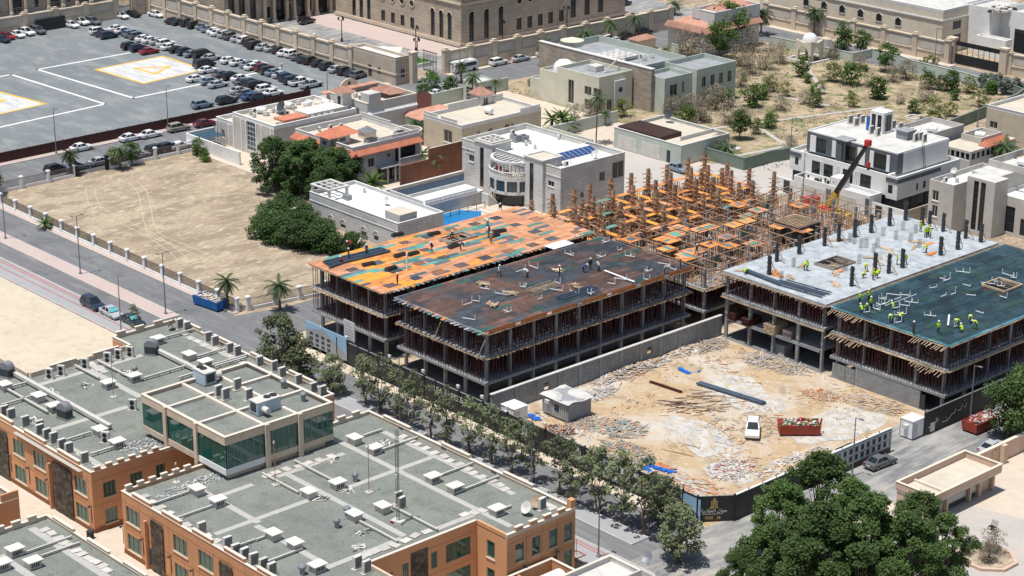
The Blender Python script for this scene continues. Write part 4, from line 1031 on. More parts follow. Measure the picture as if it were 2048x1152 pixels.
o=lt.build('yard_litter',['stick_brown','timber_grey','debris_grey','timber','form_rust'],kind='stuff'); tag(o,'fine brown timber and rubble litter strewn over sandy yard','litter')
# skips
def skip(label,x,y,ang,mat,L=6.0,fill=('debris_white','debris_grey','timber','cloth_red')):
    u,v=G(x,y); t=thing('rubbish_skip',label,'skip',(u,v,0),ang); W=2.3; H=1.25
    b=MB(); b.box(-L/2,-W/2,.25,L/2,W/2,.35)
    for s in (-1,1): b.poly([(-L/2,s*W/2,.3),(L/2,s*W/2,.3),(L/2+.15,s*(W/2+.1),H+.3),(-L/2-.1,s*(W/2+.1),H+.3)]); b.poly([(-L/2,s*(W/2-.08),.3),(L/2,s*(W/2-.08),.3),(L/2+.15,s*(W/2+.02),H+.3),(-L/2-.1,s*(W/2+.02),H+.3)]); b.poly([(-L/2-.1,s*(W/2+.1),H+.3),(L/2+.15,s*(W/2+.1),H+.3),(L/2+.15,s*(W/2+.02),H+.3),(-L/2-.1,s*(W/2+.02),H+.3)])
    for s in (-1,1): b.box(s*L/2-.04,-W/2,.3,s*L/2+.04,W/2,H+.28)
    b.build('body',mat,t)
    for k in range(9):
        x_=-L/2+.3+k*(L-.6)/8
        for s in (-1,1): MB().box(x_-.05,s*W/2-.02 if s<0 else s*W/2-.1,.35,x_+.05,s*W/2+.1 if s>0 else s*W/2+.02,H+.2).build('side_rib',mat,t)
    for s in (-1,1): MB().bar((L/2+.1,s*.5,.3),(L/2+.35,s*.15,H+.75),.12).build('lift_arm',mat,t)
    MB().bar((L/2+.36,-.25,H+.75),(L/2+.36,.25,H+.75),.12).build('lift_hook',mat,t)
    for s in (-1,1): MB().tube((s*(L/2-.4),-W/2,.15),(s*(L/2-.4),W/2,.15),.15,n=8).build('roller','iron',t)
    f=MB()
    for k in range(130): f.cbox(R(-L/2+.3,L/2-.3),R(-W/2+.25,W/2-.25),R(H-.15,H+.35),R(.15,.8),R(.1,.4),R(.05,.25),random.randrange(len(fill)),R(0,PI))
    f.box(-L/2+.1,-W/2+.1,.4,L/2-.1,W/2-.1,H-.1,1); f.build('rubbish',list(fill),t,kind='stuff')
skip('blue rubbish skip full of white debris beside palms on street',422,613,.12,'blue_skip',5.4,('debris_white','debris_white','timber','debris_grey'))
skip('long rust red skip full of rubbish inside sandy yard',1597,866,PI*.27,'red_skip',5.2,('debris_white','debris_grey','leaf_lime','cloth_red'))
skip('red skip heaped with rubbish under roadside tree by black hoarding',1957,858,PI*.5,'red_skip',4.2)
tk=site('storage_tank','dark open steel tank behind grey road hoarding','tank',(56.8,5.6,0)); MB().ring(55.9,4.4,57.7,7.6,0,1.9,.06).build('tank_wall','garden_wall',tk); MB().box(56,4.5,0,57.6,7.5,.1).build('tank_floor','steel_dark',tk)
# ================================================================ GENERIC WALL BLOCK
def facade(mb, ax, c, a0, a1, z0, z1, ops, depth=.18, m=0, mr=None):
    """wall plane with real openings and reveals. ax 'v-': faces -Y at y=c along x; 'u+': faces +X at x=c along y; 'v+','u-' likewise"""
    sgn={'v-':1,'v+':-1,'u+':-1,'u-':1}[ax]; mr=m if mr is None else mr
    def pt(a,z,d=0):
        return (a,c+sgn*d,z) if ax[0]=='v' else (c+sgn*d,a,z)
    flip=ax in('v+','u-')
    def q(ps,mm): mb.poly(ps[::-1] if flip else ps, mm)
    A=sorted({a0,a1,*[o[0] for o in ops],*[o[1] for o in ops]}); Z=sorted({z0,z1,*[o[2] for o in ops],*[o[3] for o in ops]})
    A=[a for a in A if a0<=a<=a1]; Z=[z for z in Z if z0<=z<=z1]
    for i in range(len(A)-1):
        j=0
        while j<len(Z)-1:
            ca=(A[i]+A[i+1])/2; k=j
            def hole(jj): cz=(Z[jj]+Z[jj+1])/2; return any(o[0]<ca<o[1] and o[2]<cz<o[3] for o in ops)
            if hole(j): j+=1; continue
            while k+1<len(Z)-1 and not hole(k+1): k+=1
            q([pt(A[i],Z[j]),pt(A[i+1],Z[j]),pt(A[i+1],Z[k+1]),pt(A[i],Z[k+1])],m); j=k+1
    for (b0,b1,y0,y1) in [o[:4] for o in ops]:
        q([pt(b0,y0),pt(b0,y0,depth),pt(b0,y1,depth),pt(b0,y1)][::-1],mr); q([pt(b1,y0),pt(b1,y0,depth),pt(b1,y1,depth),pt(b1,y1)],mr)
        q([pt(b0,y0),pt(b1,y0),pt(b1,y0,depth),pt(b0,y0,depth)],mr); q([pt(b0,y1),pt(b1,y1),pt(b1,y1,depth),pt(b0,y1,depth)][::-1],mr)
def window(parent, ax, c, o, depth=.18, pane='win_dark', frame='white', mull=1, trans=0, sill=None, name='window'):
    a0,a1,z0,z1=o[:4]; sgn={'v-':1,'v+':-1,'u+':-1,'u-':1}[ax]
    def box(mb,b0,b1,y0,y1,d0,d1):
        lo,hi=sorted((c+sgn*d0,c+sgn*d1))
        if ax[0]=='v': mb.box(b0,lo,y0,b1,hi,y1)
        else: mb.box(lo,b0,y0,hi,b1,y1)
    p=MB(); box(p,a0,a1,z0,z1,depth-.03,depth+.05); w_=p.build(name,pane,parent)
    if frame:
        f=MB(); t=.07
        for b0,b1,y0,y1 in ((a0,a0+t,z0,z1),(a1-t,a1,z0,z1),(a0+t,a1-t,z0,z0+t),(a0+t,a1-t,z1-t,z1)): box(f,b0,b1,y0,y1,depth-.09,depth-.032)
        for k in range(mull): x=a0+(a1-a0)*(k+1)/(mull+1); box(f,x-.03,x+.03,z0+t,z1-t,depth-.08,depth-.034)
        for k in range(trans): z=z0+(z1-z0)*(k+1)/(trans+1); box(f,a0+t,a1-t,z-.03,z+.03,depth-.078,depth-.036)
        f.build('window_frame',frame,w_)
    if sill:
        s=MB(); box(s,a0-.12,a1+.12,z0-.14,z0-.002,-.1,.02); s.build('window_sill',sill,w_)
    return w_
def wall_block(t, u0,v0,u1,v1,z0,zr,zp, wall, wv=(), wu=(), parapet=None, roof='white_roof', pane='win_dark', frame='white', mull=1, trans=0, depth=.18, pt=.22, cope=None, sill=None, pname='parapet', wname='wall', sides='abcd'):
    mb=MB(); facade(mb,'v-',v0,u0,u1,z0,zr,wv,depth); facade(mb,'u+',u1,v0,v1,z0,zr,wu,depth); facade(mb,'v+',v1,u0,u1,z0,zr,()); facade(mb,'u-',u0,v0,v1,z0,zr,())
    mb.build(wname,wall,t)
    for o in wv: window(t,'v-',v0,o,depth,o[4] if len(o)>4 else pane,frame,mull,trans,sill)
    for o in wu: window(t,'u+',u1,o,depth,o[4] if len(o)>4 else pane,frame,mull,trans,sill)
    if zp>zr: 
        for sd in ([sides] if sides=='abcd' else sides): p=MB().ring(u0+(pt if sd in 'ab' and 'c' in sides and sides!='abcd' else 0),v0,u1-(pt if sd in 'ab' and 'd' in sides and sides!='abcd' else 0),v1,zr,zp,pt,0,sd).build(pname,parapet or wall,t)
        if cope: MB().ring(u0-.06*('c' in sides),v0-.06*('a' in sides),u1+.06*('d' in sides),v1+.06*('b' in sides),zp+.001,zp+.09,pt+.12,0,sides).build('coping',cope,p)
        MB().box(u0+pt*('c' in sides),v0+pt*('a' in sides),zr-.1,u1-pt*('d' in sides),v1-pt*('b' in sides),zr+.02).build('roof',roof,t)
    else: MB().box(u0-.004,v0-.004,zr,u1+.004,v1+.004,zr+.12).build('roof',roof,t)
def wv_px(v, *boxes):     # openings on a -v face from survey corners (left-top, right-bottom)
    out=[]
    for b in boxes:
        a=onv(b[0],b[1],v); c=onv(b[2],b[3],v); out.append((min(a[0],c[0]),max(a[0],c[0]),min(a[1],c[1]),max(a[1],c[1]),*b[4:]))
    return out
def wu_px(u, *boxes):
    out=[]
    for b in boxes:
        a=onu(b[0],b[1],u); c=onu(b[2],b[3],u); out.append((min(a[0],c[0]),max(a[0],c[0]),min(a[1],c[1]),max(a[1],c[1]),*b[4:]))
    return out
# ================================================================ OFFICE BLOCKS
ZR,ZP=7.35,7.75
def merlons(t, ax, c, a0, a1, n, duty=.5, z=ZP, hh=.5, mat='clay_paint', th=.3, start=0):
    st=(a1-a0)/n
    for k in range(n):
        b0=a0+k*st+start; b1=b0+st*duty
        b=(c-th,b0,c,b1) if ax=='u' else (b0,c,b1,c+th)
        o=MB().box(b[0],b[1],z+.095,b[2],b[3],z+hh).build('merlon',mat,t); MB().box(b[0]-.06,b[1]-.05,z+hh+.001,b[2]+.06,b[3]+.05,z+hh+.08).build('coping','parapet_white',o)
def stone_bay(t,ax,c,a0,a1,z1,tile=.62):
    """recessed entrance bay clad in dark slate tiles, each tile its own piece"""
    tm={}
    n=round((a1-a0)/tile); m=round(z1/.42)
    for i in range(n):
        for j in range(m):
            w=(a1-a0)/n; hh=z1/m; d=random.choice((.05,.07,.09)); key=d
            if key not in tm:
                tm[key]=(MB().box(.01,-d,.01,w-.01,0,hh-.01) if ax=='v' else MB().box(0,.01,.01,d,w-.01,hh-.01)).mesh('slate_tile','slate_tile')
            place('slate_tile',tm[key],t,(a0+i*w,c-.002,j*hh) if ax=='v' else (c+.002,a0+i*w,j*hh))
FZ=((4.2,6.25),(.7,2.75))
def bays(us,wd=2.75): return [(u,u+wd,z0,z1) for u in us for z0,z1 in FZ]
# left block
OL=site('office_block','orange clay office block with gravel roof, wall of green windows and slate entrance bays','office',(-6,-76,0))
v0=-76.1
uL=[onv(25,877,v0)[0], onv(66,901,v0)[0], onv(148,952,v0)[0]]
wL=bays([uL[0],uL[1],uL[2], uL[0]-8.5, uL[0]-13])
wR=[(b,b+1.7,z0,z1) for b in (-74.6,-70.9,-67.3) for z0,z1 in ((4.1,6.0),(.7,2.6))]
wall_block(OL,-30,v0,10.8,-66,0,ZR,ZP,'clay_paint',wL,wR,pane='win_green',frame='glazing_bar',mull=2,roof='gravel_roof',cope='parapet_white',sill='parapet',sides='acd')
wall_block(OL,-20.6,-65.998,10.8,-40.5,0,ZR,ZP,'clay_paint',(),(),roof='gravel_roof',parapet='parapet',cope='parapet_white',sides='bd')
MB().box(-20.6,-65.9,ZR,-20.3,-50.6,ZP+.3).build('parapet','parapet',OL); MB().box(-30,-66.3,ZR,-20.61,-66.0,ZP+.3).build('parapet','parapet',OL)
wall_block(OL,-25.2,-50.6,-20.604,-40.5,0,ZR,ZP,'clay_paint',(),(),roof='gravel_roof',parapet='parapet',cope='parapet_white',sides='abc')
MB().box(-29.95,v0-.12,0,10.75,v0-.004,.55).build('plinth','clay_band',OL); MB().box(10.804,v0,0,10.92,-66,.55).build('plinth','clay_band',OL)
for ua,ub in ((onv(100,912,v0)[0],onv(143,935,v0)[0]),(uL[0]-5.2,uL[0]-1.2)):
    MB().box(ua,v0-.5,0,ua+.3,v0-.13,6.0).build('bay_pier','clay_paint',OL); stone_bay(OL,'v',v0-.13,ua+.7,ub,6.5); d_=MB().box(ua+.35,v0-.1,.3,ua+.68,v0-.05,2.6).build('door','charcoal',OL)
for u in frange(-29,10,14): MB().box(u-.02,v0-.006,.6,u+.02,v0-.001,ZR).build('panel_joint','clay_band',OL)
for z in (3.35,6.6): MB().box(-29.9,v0-.007,z-.02,10.7,v0-.002,z+.02).build('panel_joint','clay_band',OL); MB().box(10.802,v0,z-.02,10.807,-66,z+.02).build('panel_joint','clay_band',OL)
merlons(OL,'u',10.8,-75.6,-66,6,.5); merlons(OL,'v',v0,-29,9.5,5,.62,start=1.5); merlons(OL,'u',-20.35,-64,-51,2,.6,mat='parapet',start=1); merlons(OL,'v',-40.75,-24,10,4,.6,mat='parapet'); merlons(OL,'u',-24.95,-50,-41,3,.45,mat='parapet')
# right block
OR=site('office_block','orange clay office block with gravel roof, roof mast and crenellated street corner','office',(36,-76,0))
uR=[onv(252,1016,v0)[0],onv(346,1074,v0)[0],onv(397,1104,v0)[0]]
wR2=bays([uR[0],uR[1],uR[2],uR[2]+9,uR[2]+13.5])
wall_block(OR,17.3,v0,55.2,-66.1,0,ZR,ZP,'clay_paint',wR2,(),pane='win_green',frame='glazing_bar',mull=2,roof='gravel_roof',cope='parapet_white',sill='parapet',sides='acd')
MB().box(49.9,-66.4,ZR,54.9,-66.1,ZP+.05).build('parapet','parapet',OR); MB().box(49.9,-50.9,ZR,54.6,-50.6,ZP+.08).build('parapet','clay_paint',OR)
we=wu_px(49.9,(892,1092,942,1123),(892,1140,942,1168)); we=[(min(w_[0],w_[1]),max(w_[0],w_[1]),4.0,6.2) for w_ in we[:1]]+[(min(w_[0],w_[1]),max(w_[0],w_[1]),.6,2.7) for w_ in we[:1]]
we+=[(-61.6,-60.7,3.6,6.0),(-64.4,-62.9,3.6,5.6),(-57.5,-56.6,4.0,6.0)]
wall_block(OR,17.3,-66.096,49.9,-50.9,0,ZR,ZP,'clay_paint',(),we,pane='win_teal',frame='glazing_bar',mull=2,roof='gravel_roof',cope='parapet_white',parapet='clay_paint',sides='cd')
stone_bay(OR,'u',49.9,-60.4,-58.0,6.9)
w5=[(b,b+1.25,z0,z1) for b in (-49.6,-47.1,-44.5,-42.2) for z0,z1 in ((4.0,6.2),(.6,2.8))]
wall_block(OR,17.9,-50.896,54.9,-40.5,0,ZR,ZP,'clay_paint',[(51.6,52.9,4.0,6.1),(51.6,52.9,.6,2.7)],w5,pane='win_teal',frame='glazing_bar',mull=0,roof='gravel_roof',cope='parapet_white',parapet='parapet',sill='parapet',sides='bcd')
merlons(OR,'u',54.9,-49.6,-41,4,.5,hh=.5); MB().box(54.2,-41.2,ZP,54.9,-40.5,ZP+1.1).build('corner_merlon','clay_paint',OR)
merlons(OR,'u',17.55,-75.6,-66,6,.5,mat='parapet'); merlons(OR,'v',v0,18,48,5,.62,start=1.5); merlons(OR,'v',-40.75,19,52,3,.45,mat='parapet',start=2,hh=.4); merlons(OR,'u',18.15,-50,-41,4,.5,mat='parapet')
for u in frange(18,50,12): MB().box(u-.02,v0-.006,.6,u+.02,v0-.001,ZR).build('panel_joint','clay_band',OR)
for z in (3.35,6.6):
    MB().box(17.4,v0-.007,z-.02,55,v0-.002,z+.02).build('panel_joint','clay_band',OR); MB().box(54.902,-50.8,z-.02,54.907,-40.6,z+.02).build('panel_joint','clay_band',OR); MB().box(49.902,-58,z-.02,49.907,-51,z+.02).build('panel_joint','clay_band',OR)
for v in (-48,-45.6,-43.3): MB().box(54.902,v-.02,.6,54.907,v+.02,ZR).build('panel_joint','clay_band',OR)
MB().box(17.35,v0-.12,0,55.1,v0-.004,.55).build('plinth','clay_band',OR)
ua=onv(293,1035,v0)[0]; MB().box(ua,v0-.5,0,ua+.3,v0-.13,6.0).build('bay_pier','clay_paint',OR); stone_bay(OR,'v',v0-.13,ua+1.0,ua+3.4,6.5); MB().box(ua+.35,v0-.1,.3,ua+.98,v0-.05,2.6).build('door','charcoal',OR)
ua=onv(430,1125,v0)[0]; stone_bay(OR,'v',v0-.13,ua+1.0,ua+3.4,6.5)
# low annex at the end with curved skylight
AN=site('service_yard','low orange walled service yard with white curved skylight beside office corner','annex',(57,-48,0))
yz=3.0
MB().ring(55.3,-55,60.0,-44.5,0,yz,.25).build('yard_wall','clay_paint',AN); MB().box(55.4,-50,0,59.9,-49.75,yz-.1).build('dividing_wall','clay_paint',AN); MB().ring(55.25,-55.05,60.05,-44.45,yz,yz+.08,.35).build('coping','parapet_white',AN)
sk=MB()
for k in range(8):
    a0,a1=PI*k/8,PI*(k+1)/8; sk.poly([(57.9+1.1*math.cos(a0),-49,2+1.0*math.sin(a0)),(57.9+1.1*math.cos(a1),-49,2+1.0*math.sin(a1)),(57.9+1.1*math.cos(a1),-45.5,2+1.0*math.sin(a1)),(57.9+1.1*math.cos(a0),-45.5,2+1.0*math.sin(a0))])
sk.build('skylight','white_roof',AN)
# near blocks at the frame edge
OT=site('office_block','gravel roofed office block across the cream paved court, nearest the open corner','office',(30,-98,0))
wall_block(OT,17.0,-116,62,-85.5,0,ZR,ZP,'clay_paint',(),(),roof='gravel_roof',parapet='parapet',cope='parapet_white'); merlons(OT,'u',17.3,-100,-86,7,.5,mat='parapet'); merlons(OT,'v',-85.75,18.5,40,3,.6,mat='parapet',hh=.35)
OU=site('office_block','corner of small orange office block facing the cream paved court','office',(4,-92,0))
wall_block(OU,-6,-100,10.4,-85.3,0,ZR-.4,ZP-.4,'clay_paint',(),[(-92.3,-90.6,.8,2.9),(-89.3,-87.6,.8,2.9)],pane='win_teal',frame='glazing_bar',roof='gravel_roof',cope='parapet_white')
MB().box(10.14,-87.5,ZP-.399,10.4,-85.3,ZP+.6).build('merlon','clay_paint',OU)
# glazed bridge storey
BR=site('glass_bridge','raised glazed storey bridging the two office blocks, green glass between beige columns','bridge',(14,-58,8.2))
bu=(5.0,22.4); bv=(-65.2,-49.8); zb,zt=8.35,12.75
us=[5.0,10.2,16.6,22.4]; vs=[-65.2,-59.6,-54.8,-49.8]
MB().box(bu[0]+.3,bv[0]+.3,zb,bu[1]-.3,bv[1]-.3,zb+.3).build('floor','concrete_pale',BR)
MB().box(bu[0]+.2,bv[0]+.2,zt-.7,bu[1]-.2,bv[1]-.2,zt-.35).build('roof','gravel_roof',BR)
for i,(a,b) in enumerate(zip(us,us[1:])):
    MB().box(a,bv[0],zt-.95,b-.01,bv[0]+.3,zt).build('roof_beam','parapet',BR); MB().box(a,bv[0],zb-.3,b-.01,bv[0]+.28,zb+.45).build('floor_beam','white' if i==2 else 'parapet',BR)
    n=4
    for k in range(n):
        x0=a+(b-a)*k/n; x1=a+(b-a)*(k+1)/n; MB().box(x0+.02,bv[0]+.08,zb+.452,x1-.02,bv[0]+.13,zt-.952).build('glass_pane','win_teal',BR)
for i,(a,b) in enumerate(zip(vs,vs[1:])):
    MB().box(bu[1]-.3,a+.302,zt-.95,bu[1],b+.29,zt).build('roof_beam','parapet',BR); MB().box(bu[1]-.28,a+.302,zb-.3,bu[1],b+.29,zb+.45).build('floor_beam','white' if i==0 else 'parapet',BR)
    for k in range(6):
        y0=a+.3+(b-a)*k/6; y1=a+.3+(b-a)*(k+1)/6; MB().box(bu[1]-.13,y0+.02,zb+.452,bu[1]-.08,y1-.02,zt-.952).build('glass_pane','win_teal',BR)
        MB().box(bu[1]-.075,y0-.03,zb+.453,bu[1]-.03,y0+.03,zt-.953).build('mullion','glazing_bar',BR)
MB().box(bu[0],bv[0]+.31,zb,bu[0]+.25,bv[1]+.3,zt).build('wall','parapet',BR); MB().box(bu[0]+.26,bv[1]+.05,zb,bu[1]-.31,bv[1]+.3,zt).build('wall','parapet',BR)
for u in us[1:]: MB().box(u-.55 if u==us[3] else u-.3,bv[0]-.25,ZP-.6 if u>9 else zb-.3,u-.02 if u==us[3] else u+.3,bv[0]-.003,zt+.12).build('column','parapet',BR) if u!=us[3] else None
for v in vs[1:3]: MB().box(bu[1]+.003,v,zb-1.0,bu[1]+.3,v+.6,zt+.12).build('column','parapet',BR)
for u in us[1:3]: MB().box(u-.2,bv[0]+.31,zt-.349,u+.2,bv[1]+.04,zt+.05).build('roof_rib','parapet_white',BR)
for v in vs[1:3]: MB().box(bu[0]+.26,v-.05,zt-.35,bu[1]-.31,v+.35,zt+.049).build('roof_rib','parapet_white',BR)
MB().ring(bu[0]-.04,bv[0]-.04,bu[1]+.04,bv[1]+.34,zt+.06,zt+.14,.42).build('coping','parapet_white',BR)
MB().box(17.4,-64.6,ZR+.03,22.0,-50.5,zb-.31).build('support_wall','parapet',BR); MB().box(6,-64.6,ZR+.03,10.4,-50.5,zb-.31).build('support_wall','parapet',BR)
lt=MB()
for k in range(9):
    y=-60.5+k*.8; lt.bar((22.2,y,ZR+.1),(22.2,y+.4,zb-.35),.06); lt.bar((22.2,y+.4,zb-.35),(22.2,y+.8,ZR+.1),.06)
lt.build('truss','parapet_white',BR)
# ---------------------------------------------------------------- roof fittings
def roofpt(x,y,z=ZR): u,v=G(x,y,z); return (u,v,z+.021)
def vent_box():
    t=thing('vent_box','x','vent'); MB().box(-.55,-.7,0,.55,.7,.85).build('body','duct',t); MB().box(-.75,-.9,.85,.75,.9,.95).build('lid','duct_white',t)
    lv=MB()
    for k in range(4): lv.box(.552,-.5+k*.26,.25,.575,-.36+k*.26,.65)
    lv.build('louvre','fan_black',t); return t
def condenser():
    t=thing('air_conditioner','x','air conditioner'); MB().box(-.2,-.5,.12,.2,.5,1.5).build('casing','unit_white',t); MB().box(-.35,-.65,0,.35,.65,.12).build('pad','paver',t)
    for z in (.45,1.1): MB().tube((.201,0,z),(.225,0,z),.3,n=14).build('fan','fan_black',t)
    g=MB()
    for k in range(9): g.box(-.22,-.45+k*.1,.2,-.201,-.41+k*.1,1.42)
    g.build('grille','steel_dark',t); return t
VB=vent_box(); AC=condenser(); vb_n=[0]; ac_n=[0]
def put(proto,cnt,loc,rot,label,group):
    o=proto if cnt[0]==0 else copy_tree(proto)
    cnt[0]+=1; o.location=loc; o.rotation_euler=(0,0,rot); o['label']=label; o['group']=group; return o
c6=lambda x,y:(512+x/4,864+y/4); c5=lambda x,y:(x/4,864+y/4); c1=lambda x,y:(x/4,576+y/4); c2=lambda x,y:(512+x/4,576+y/4)
for p in [c6(*q) for q in ((790,92),(950,172),(655,450),(425,525),(1015,640),(790,705),(140,858),(312,935),(492,1115),(1415,402),(1592,482),(1930,662))]+[c5(1580,500),c5(1745,590)]:
    put(VB,vb_n,roofpt(*p),random.choice((0,PI/2)),'boxy duct vent with flat white lid on gravel roof with the mast','vents on the mast roof')
for p in [c5(800,25),c5(940,122),c1(870,800),c1(1515,572),c1(1645,630),c1(40,815),c1(312,905),c1(435,985),c1(1265,445),c1(1075,745)]:
    put(VB,vb_n,roofpt(*p),random.choice((0,PI/2)),'boxy duct vent with flat lid on gravel roof left of glass bridge','vents on the left office roof')
for p in [c5(122,985),c5(268,1082),c5(20,1100)]: put(VB,vb_n,roofpt(*p),0,'duct vent box on near gravel roof across the cream court','vents on the near roof')
for p in [c5(320,30),c5(378,65),c5(432,95),c5(497,148),c5(555,178),c5(677,256),c1(38,1030),c1(92,1055),c1(205,1115),c1(320,1150)]: put(AC,ac_n,roofpt(*p),R(-.05,.05)+PI,'grey twin-fan air conditioner along front parapet of left office roof','condensers on the left front parapet')
for p in [c1(398,730),c1(492,705),c1(682,648),c1(862,600),c1(948,575),c1(1042,553),c1(1063,980),c5(845,90)]: put(AC,ac_n,roofpt(*p),-.9+R(-.1,.1),'white twin-fan air conditioner near vacant plot edge of left office roof','condensers by the vacant plot')
for p in [c1(1440,328),c1(1497,352),c1(1667,435),c1(1722,468),c1(1840,525),c1(1900,548),c2(30,632),c2(148,668),c2(210,720),c2(340,780),c2(460,845),c2(535,870)]: put(AC,ac_n,roofpt(*p),PI+R(-.1,.1),'white air conditioner along street parapet of left office roof','condensers by the street parapet')
for p in [c5(1615,820),c5(1822,938),c5(1888,998),c5(1958,1030),c5(2032,1070),c6(60,1112),c6(128,1150),c6(1165,618),c6(1140,575),c6(812,1095),c6(885,1130),(1084,1020)]: put(AC,ac_n,roofpt(*p),PI+R(-.1,.1),'grey air conditioner on gravel roof with the mast','condensers on the mast roof')
for p in [c1(1748,870),c1(1805,895),c1(1900,815),c1(1990,900)]: put(AC,ac_n,roofpt(*p,12.4),PI+R(-.1,.1),'air conditioner standing on roof of glass bridge','condensers on the glass bridge')
# pavers and path strips
def path(p,q,w,lab=None,z=ZR,par=None,mat='roof_path'):
    a,b=G(*p,z),G(*q,z); st=MB(); d=Vector((b[0]-a[0],b[1]-a[1],0)); L=d.length
    if abs(d.x)>abs(d.y): b=(b[0],a[1])
    else: b=(a[0],b[1])
    if abs(d.x)>abs(d.y): st.box(min(a[0],b[0]),a[1]-w/2,z+.021,max(a[0],b[0]),a[1]+w/2,z+.05)
    else: st.box(a[0]-w/2,min(a[1],b[1]),z+.021,a[0]+w/2,max(a[1],b[1]),z+.046)
    return st.build('roof_path',mat,par)
for p,q in ((c6(610,50),c6(2040,760)),(c6(1020,0),c6(2040,510)),(c6(250,340),c6(1200,830)),(c6(0,750),c6(600,1060)),(c6(170,360),c6(720,180)),(c6(0,700),c6(520,530)),(c6(700,460),c6(1440,220)),(c6(560,1090),c6(1180,860)),(c6(1440,780),c6(1780,640)),(c5(1560,440),c5(2040,740)),(c5(1720,820),c5(2020,710)),(c5(1010,480),c5(1900,960)),(c5(1740,520),c5(2040,430))): path(p,q,.8,par=OR)
for p,q in ((c1(300,780),c1(1150,545)),(c1(700,650),c1(1140,870)),(c1(1500,390),c1(1950,600)),(c1(370,1150),c1(1040,960)),(c5(130,0),c5(700,300)),(c5(560,130),c5(850,290))): path(p,q,.95,par=OL)
for p,q in ((c5(250,770),c5(900,1150)),(c5(0,990),c5(300,1150)),(c5(0,1100),c5(110,1060))): path(p,q,.95,par=OT)
PV=MB().box(-.45,-.6,0,.45,.6,.06).mesh('loose_paver','paver')
def pavers(par,p,q,n,z=ZR):
    for k in range(n):
        t=(k+.5)/n; u,v=G(p[0]+(q[0]-p[0])*t,p[1]+(q[1]-p[1])*t,z); place('loose_paver',PV,par,(u+R(-.2,.2),v+R(-.2,.2),z+.05+R(0,.02)),R(-.3,.3)+random.choice((0,PI/2)))
pavers(OR,c6(1140,20),c6(2040,480),14); pavers(OR,c6(30,370),c6(640,190),7); pavers(OR,c6(1070,920),c6(1420,780),4); pavers(OR,c6(830,1010),c6(1050,930),4); pavers(OR,c5(1120,500),c5(1750,900),9); pavers(OR,c6(1640,680),c6(1840,620),3); pavers(OR,(1080,1005),(1110,1020),4)
pavers(OL,c1(1440,360),c1(1990,620),9); pavers(OL,c1(700,600),c1(860,680),5); pavers(OT,c5(340,770),c5(880,1130),11)
# ducts: raised runs on legs
def duct(par,p,q,z=ZR,w=.32,hh=.3,lift=.35,mat='duct',snap=True):
    a,b=G(*p,z),G(*q,z)
    if snap:
        if abs(b[0]-a[0])>abs(b[1]-a[1]): b=(b[0],a[1])
        else: b=(a[0],b[1])
    d=Vector((b[0]-a[0],b[1]-a[1],0)); L=d.length; o=MB().bar((a[0],a[1],z+lift+hh/2),(b[0],b[1],z+lift+hh/2),w,hh).build('duct_run',mat,par)
    lg=MB(); n=max(2,int(L/1.6))
    for k in range(n): c=Vector((a[0],a[1],0))+d*((k+.5)/n); lg.box(c.x-.04,c.y-.04,z+.02,c.x+.04,c.y+.04,z+lift-.001)
    lg.build('duct_legs','steel_dark',o)
for p,q in ((c6(310,245),c6(620,395)),(c6(50,345),c6(370,490)),(c6(830,730),c6(1140,890)),(c6(1090,610),c6(1450,800)),(c6(1000,160),c6(1300,60)),(c6(1480,360),c6(1750,270)),(c6(1600,500),c6(1990,390)),(c6(860,45),c6(1020,0)),(c6(0,880),c6(120,840)),(c6(80,1060),c6(380,955)),(c5(1200,600),c5(1540,500)),(c5(1430,700),c5(1700,605)),(c5(1900,930),c5(2048,880)),(c6(1960,640),c6(2048,610))): duct(OR,p,q,w=.22,hh=.2,lift=.18,mat='duct')
for p,q in ((c1(1250,520),c1(1700,760)),(c1(80,690),c1(880,1140)),(c1(60,830),c1(370,1020)),(c1(1130,750),c1(1500,640)),(c1(1310,420),c1(1580,350)),(c1(1560,575),c1(1820,500)),(c1(1700,640),c1(1960,545)),(c1(30,830),c1(230,770)),(c1(600,640),c1(800,740)),(c1(780,600),c1(1020,720)),(c1(10,960),c1(330,860)),(c5(520,90),c5(750,40)),(c5(730,200),c5(930,120)),(c1(1430,740),c1(1560,700)),(c1(1720,650),c1(2000,590))): duct(OL,p,q,w=.55 if p in (c1(1250,520),c1(80,690)) else .25,hh=.45 if p in (c1(1250,520),c1(80,690)) else .22,lift=.3)
for p,q in ((c5(150,1000),c5(570,850)),(c5(330,1010),c5(640,905))): duct(OT,p,q,w=.22,hh=.2,lift=.18)
# big plant: fan unit with rounded cowl, packaged chillers, turbine vents
def cowl(label,x,y,rot,z=ZR):
    t=thing('fan_unit',label,'fan unit',roofpt(x,y,z),rot); MB().box(-.8,-.6,.2,.8,.6,1.2).build('casing','steel_dark',t); MB().box(-.9,-.7,0,.9,.7,.2).build('skid','steel_grey',t)
    c=MB(); n=12
    for k in range(n):
        a0,a1=PI*k/n,PI*(k+1)/n; c.poly([(.9*math.cos(a0),-.55,1.2+.9*math.sin(a0)),(.9*math.cos(a1),-.55,1.2+.9*math.sin(a1)),(.9*math.cos(a1),.55,1.2+.9*math.sin(a1)),(.9*math.cos(a0),.55,1.2+.9*math.sin(a0))])
    for y_ in (-.55,.55): c.poly([(.9*math.cos(PI*k/n),y_,1.2+.9*math.sin(PI*k/n)) for k in range(n+1)])
    c.build('cowl','steel_grey',t)
cowl('dark fan unit with curved grey cowl feeding long duct on left office roof',*c1(1215,530),.6); cowl('dark fan unit beside duct elbow at end of left office roof',*c1(520,1040),.2); cowl('fan unit at far left end of the big roof duct',*c1(60,710),.3)
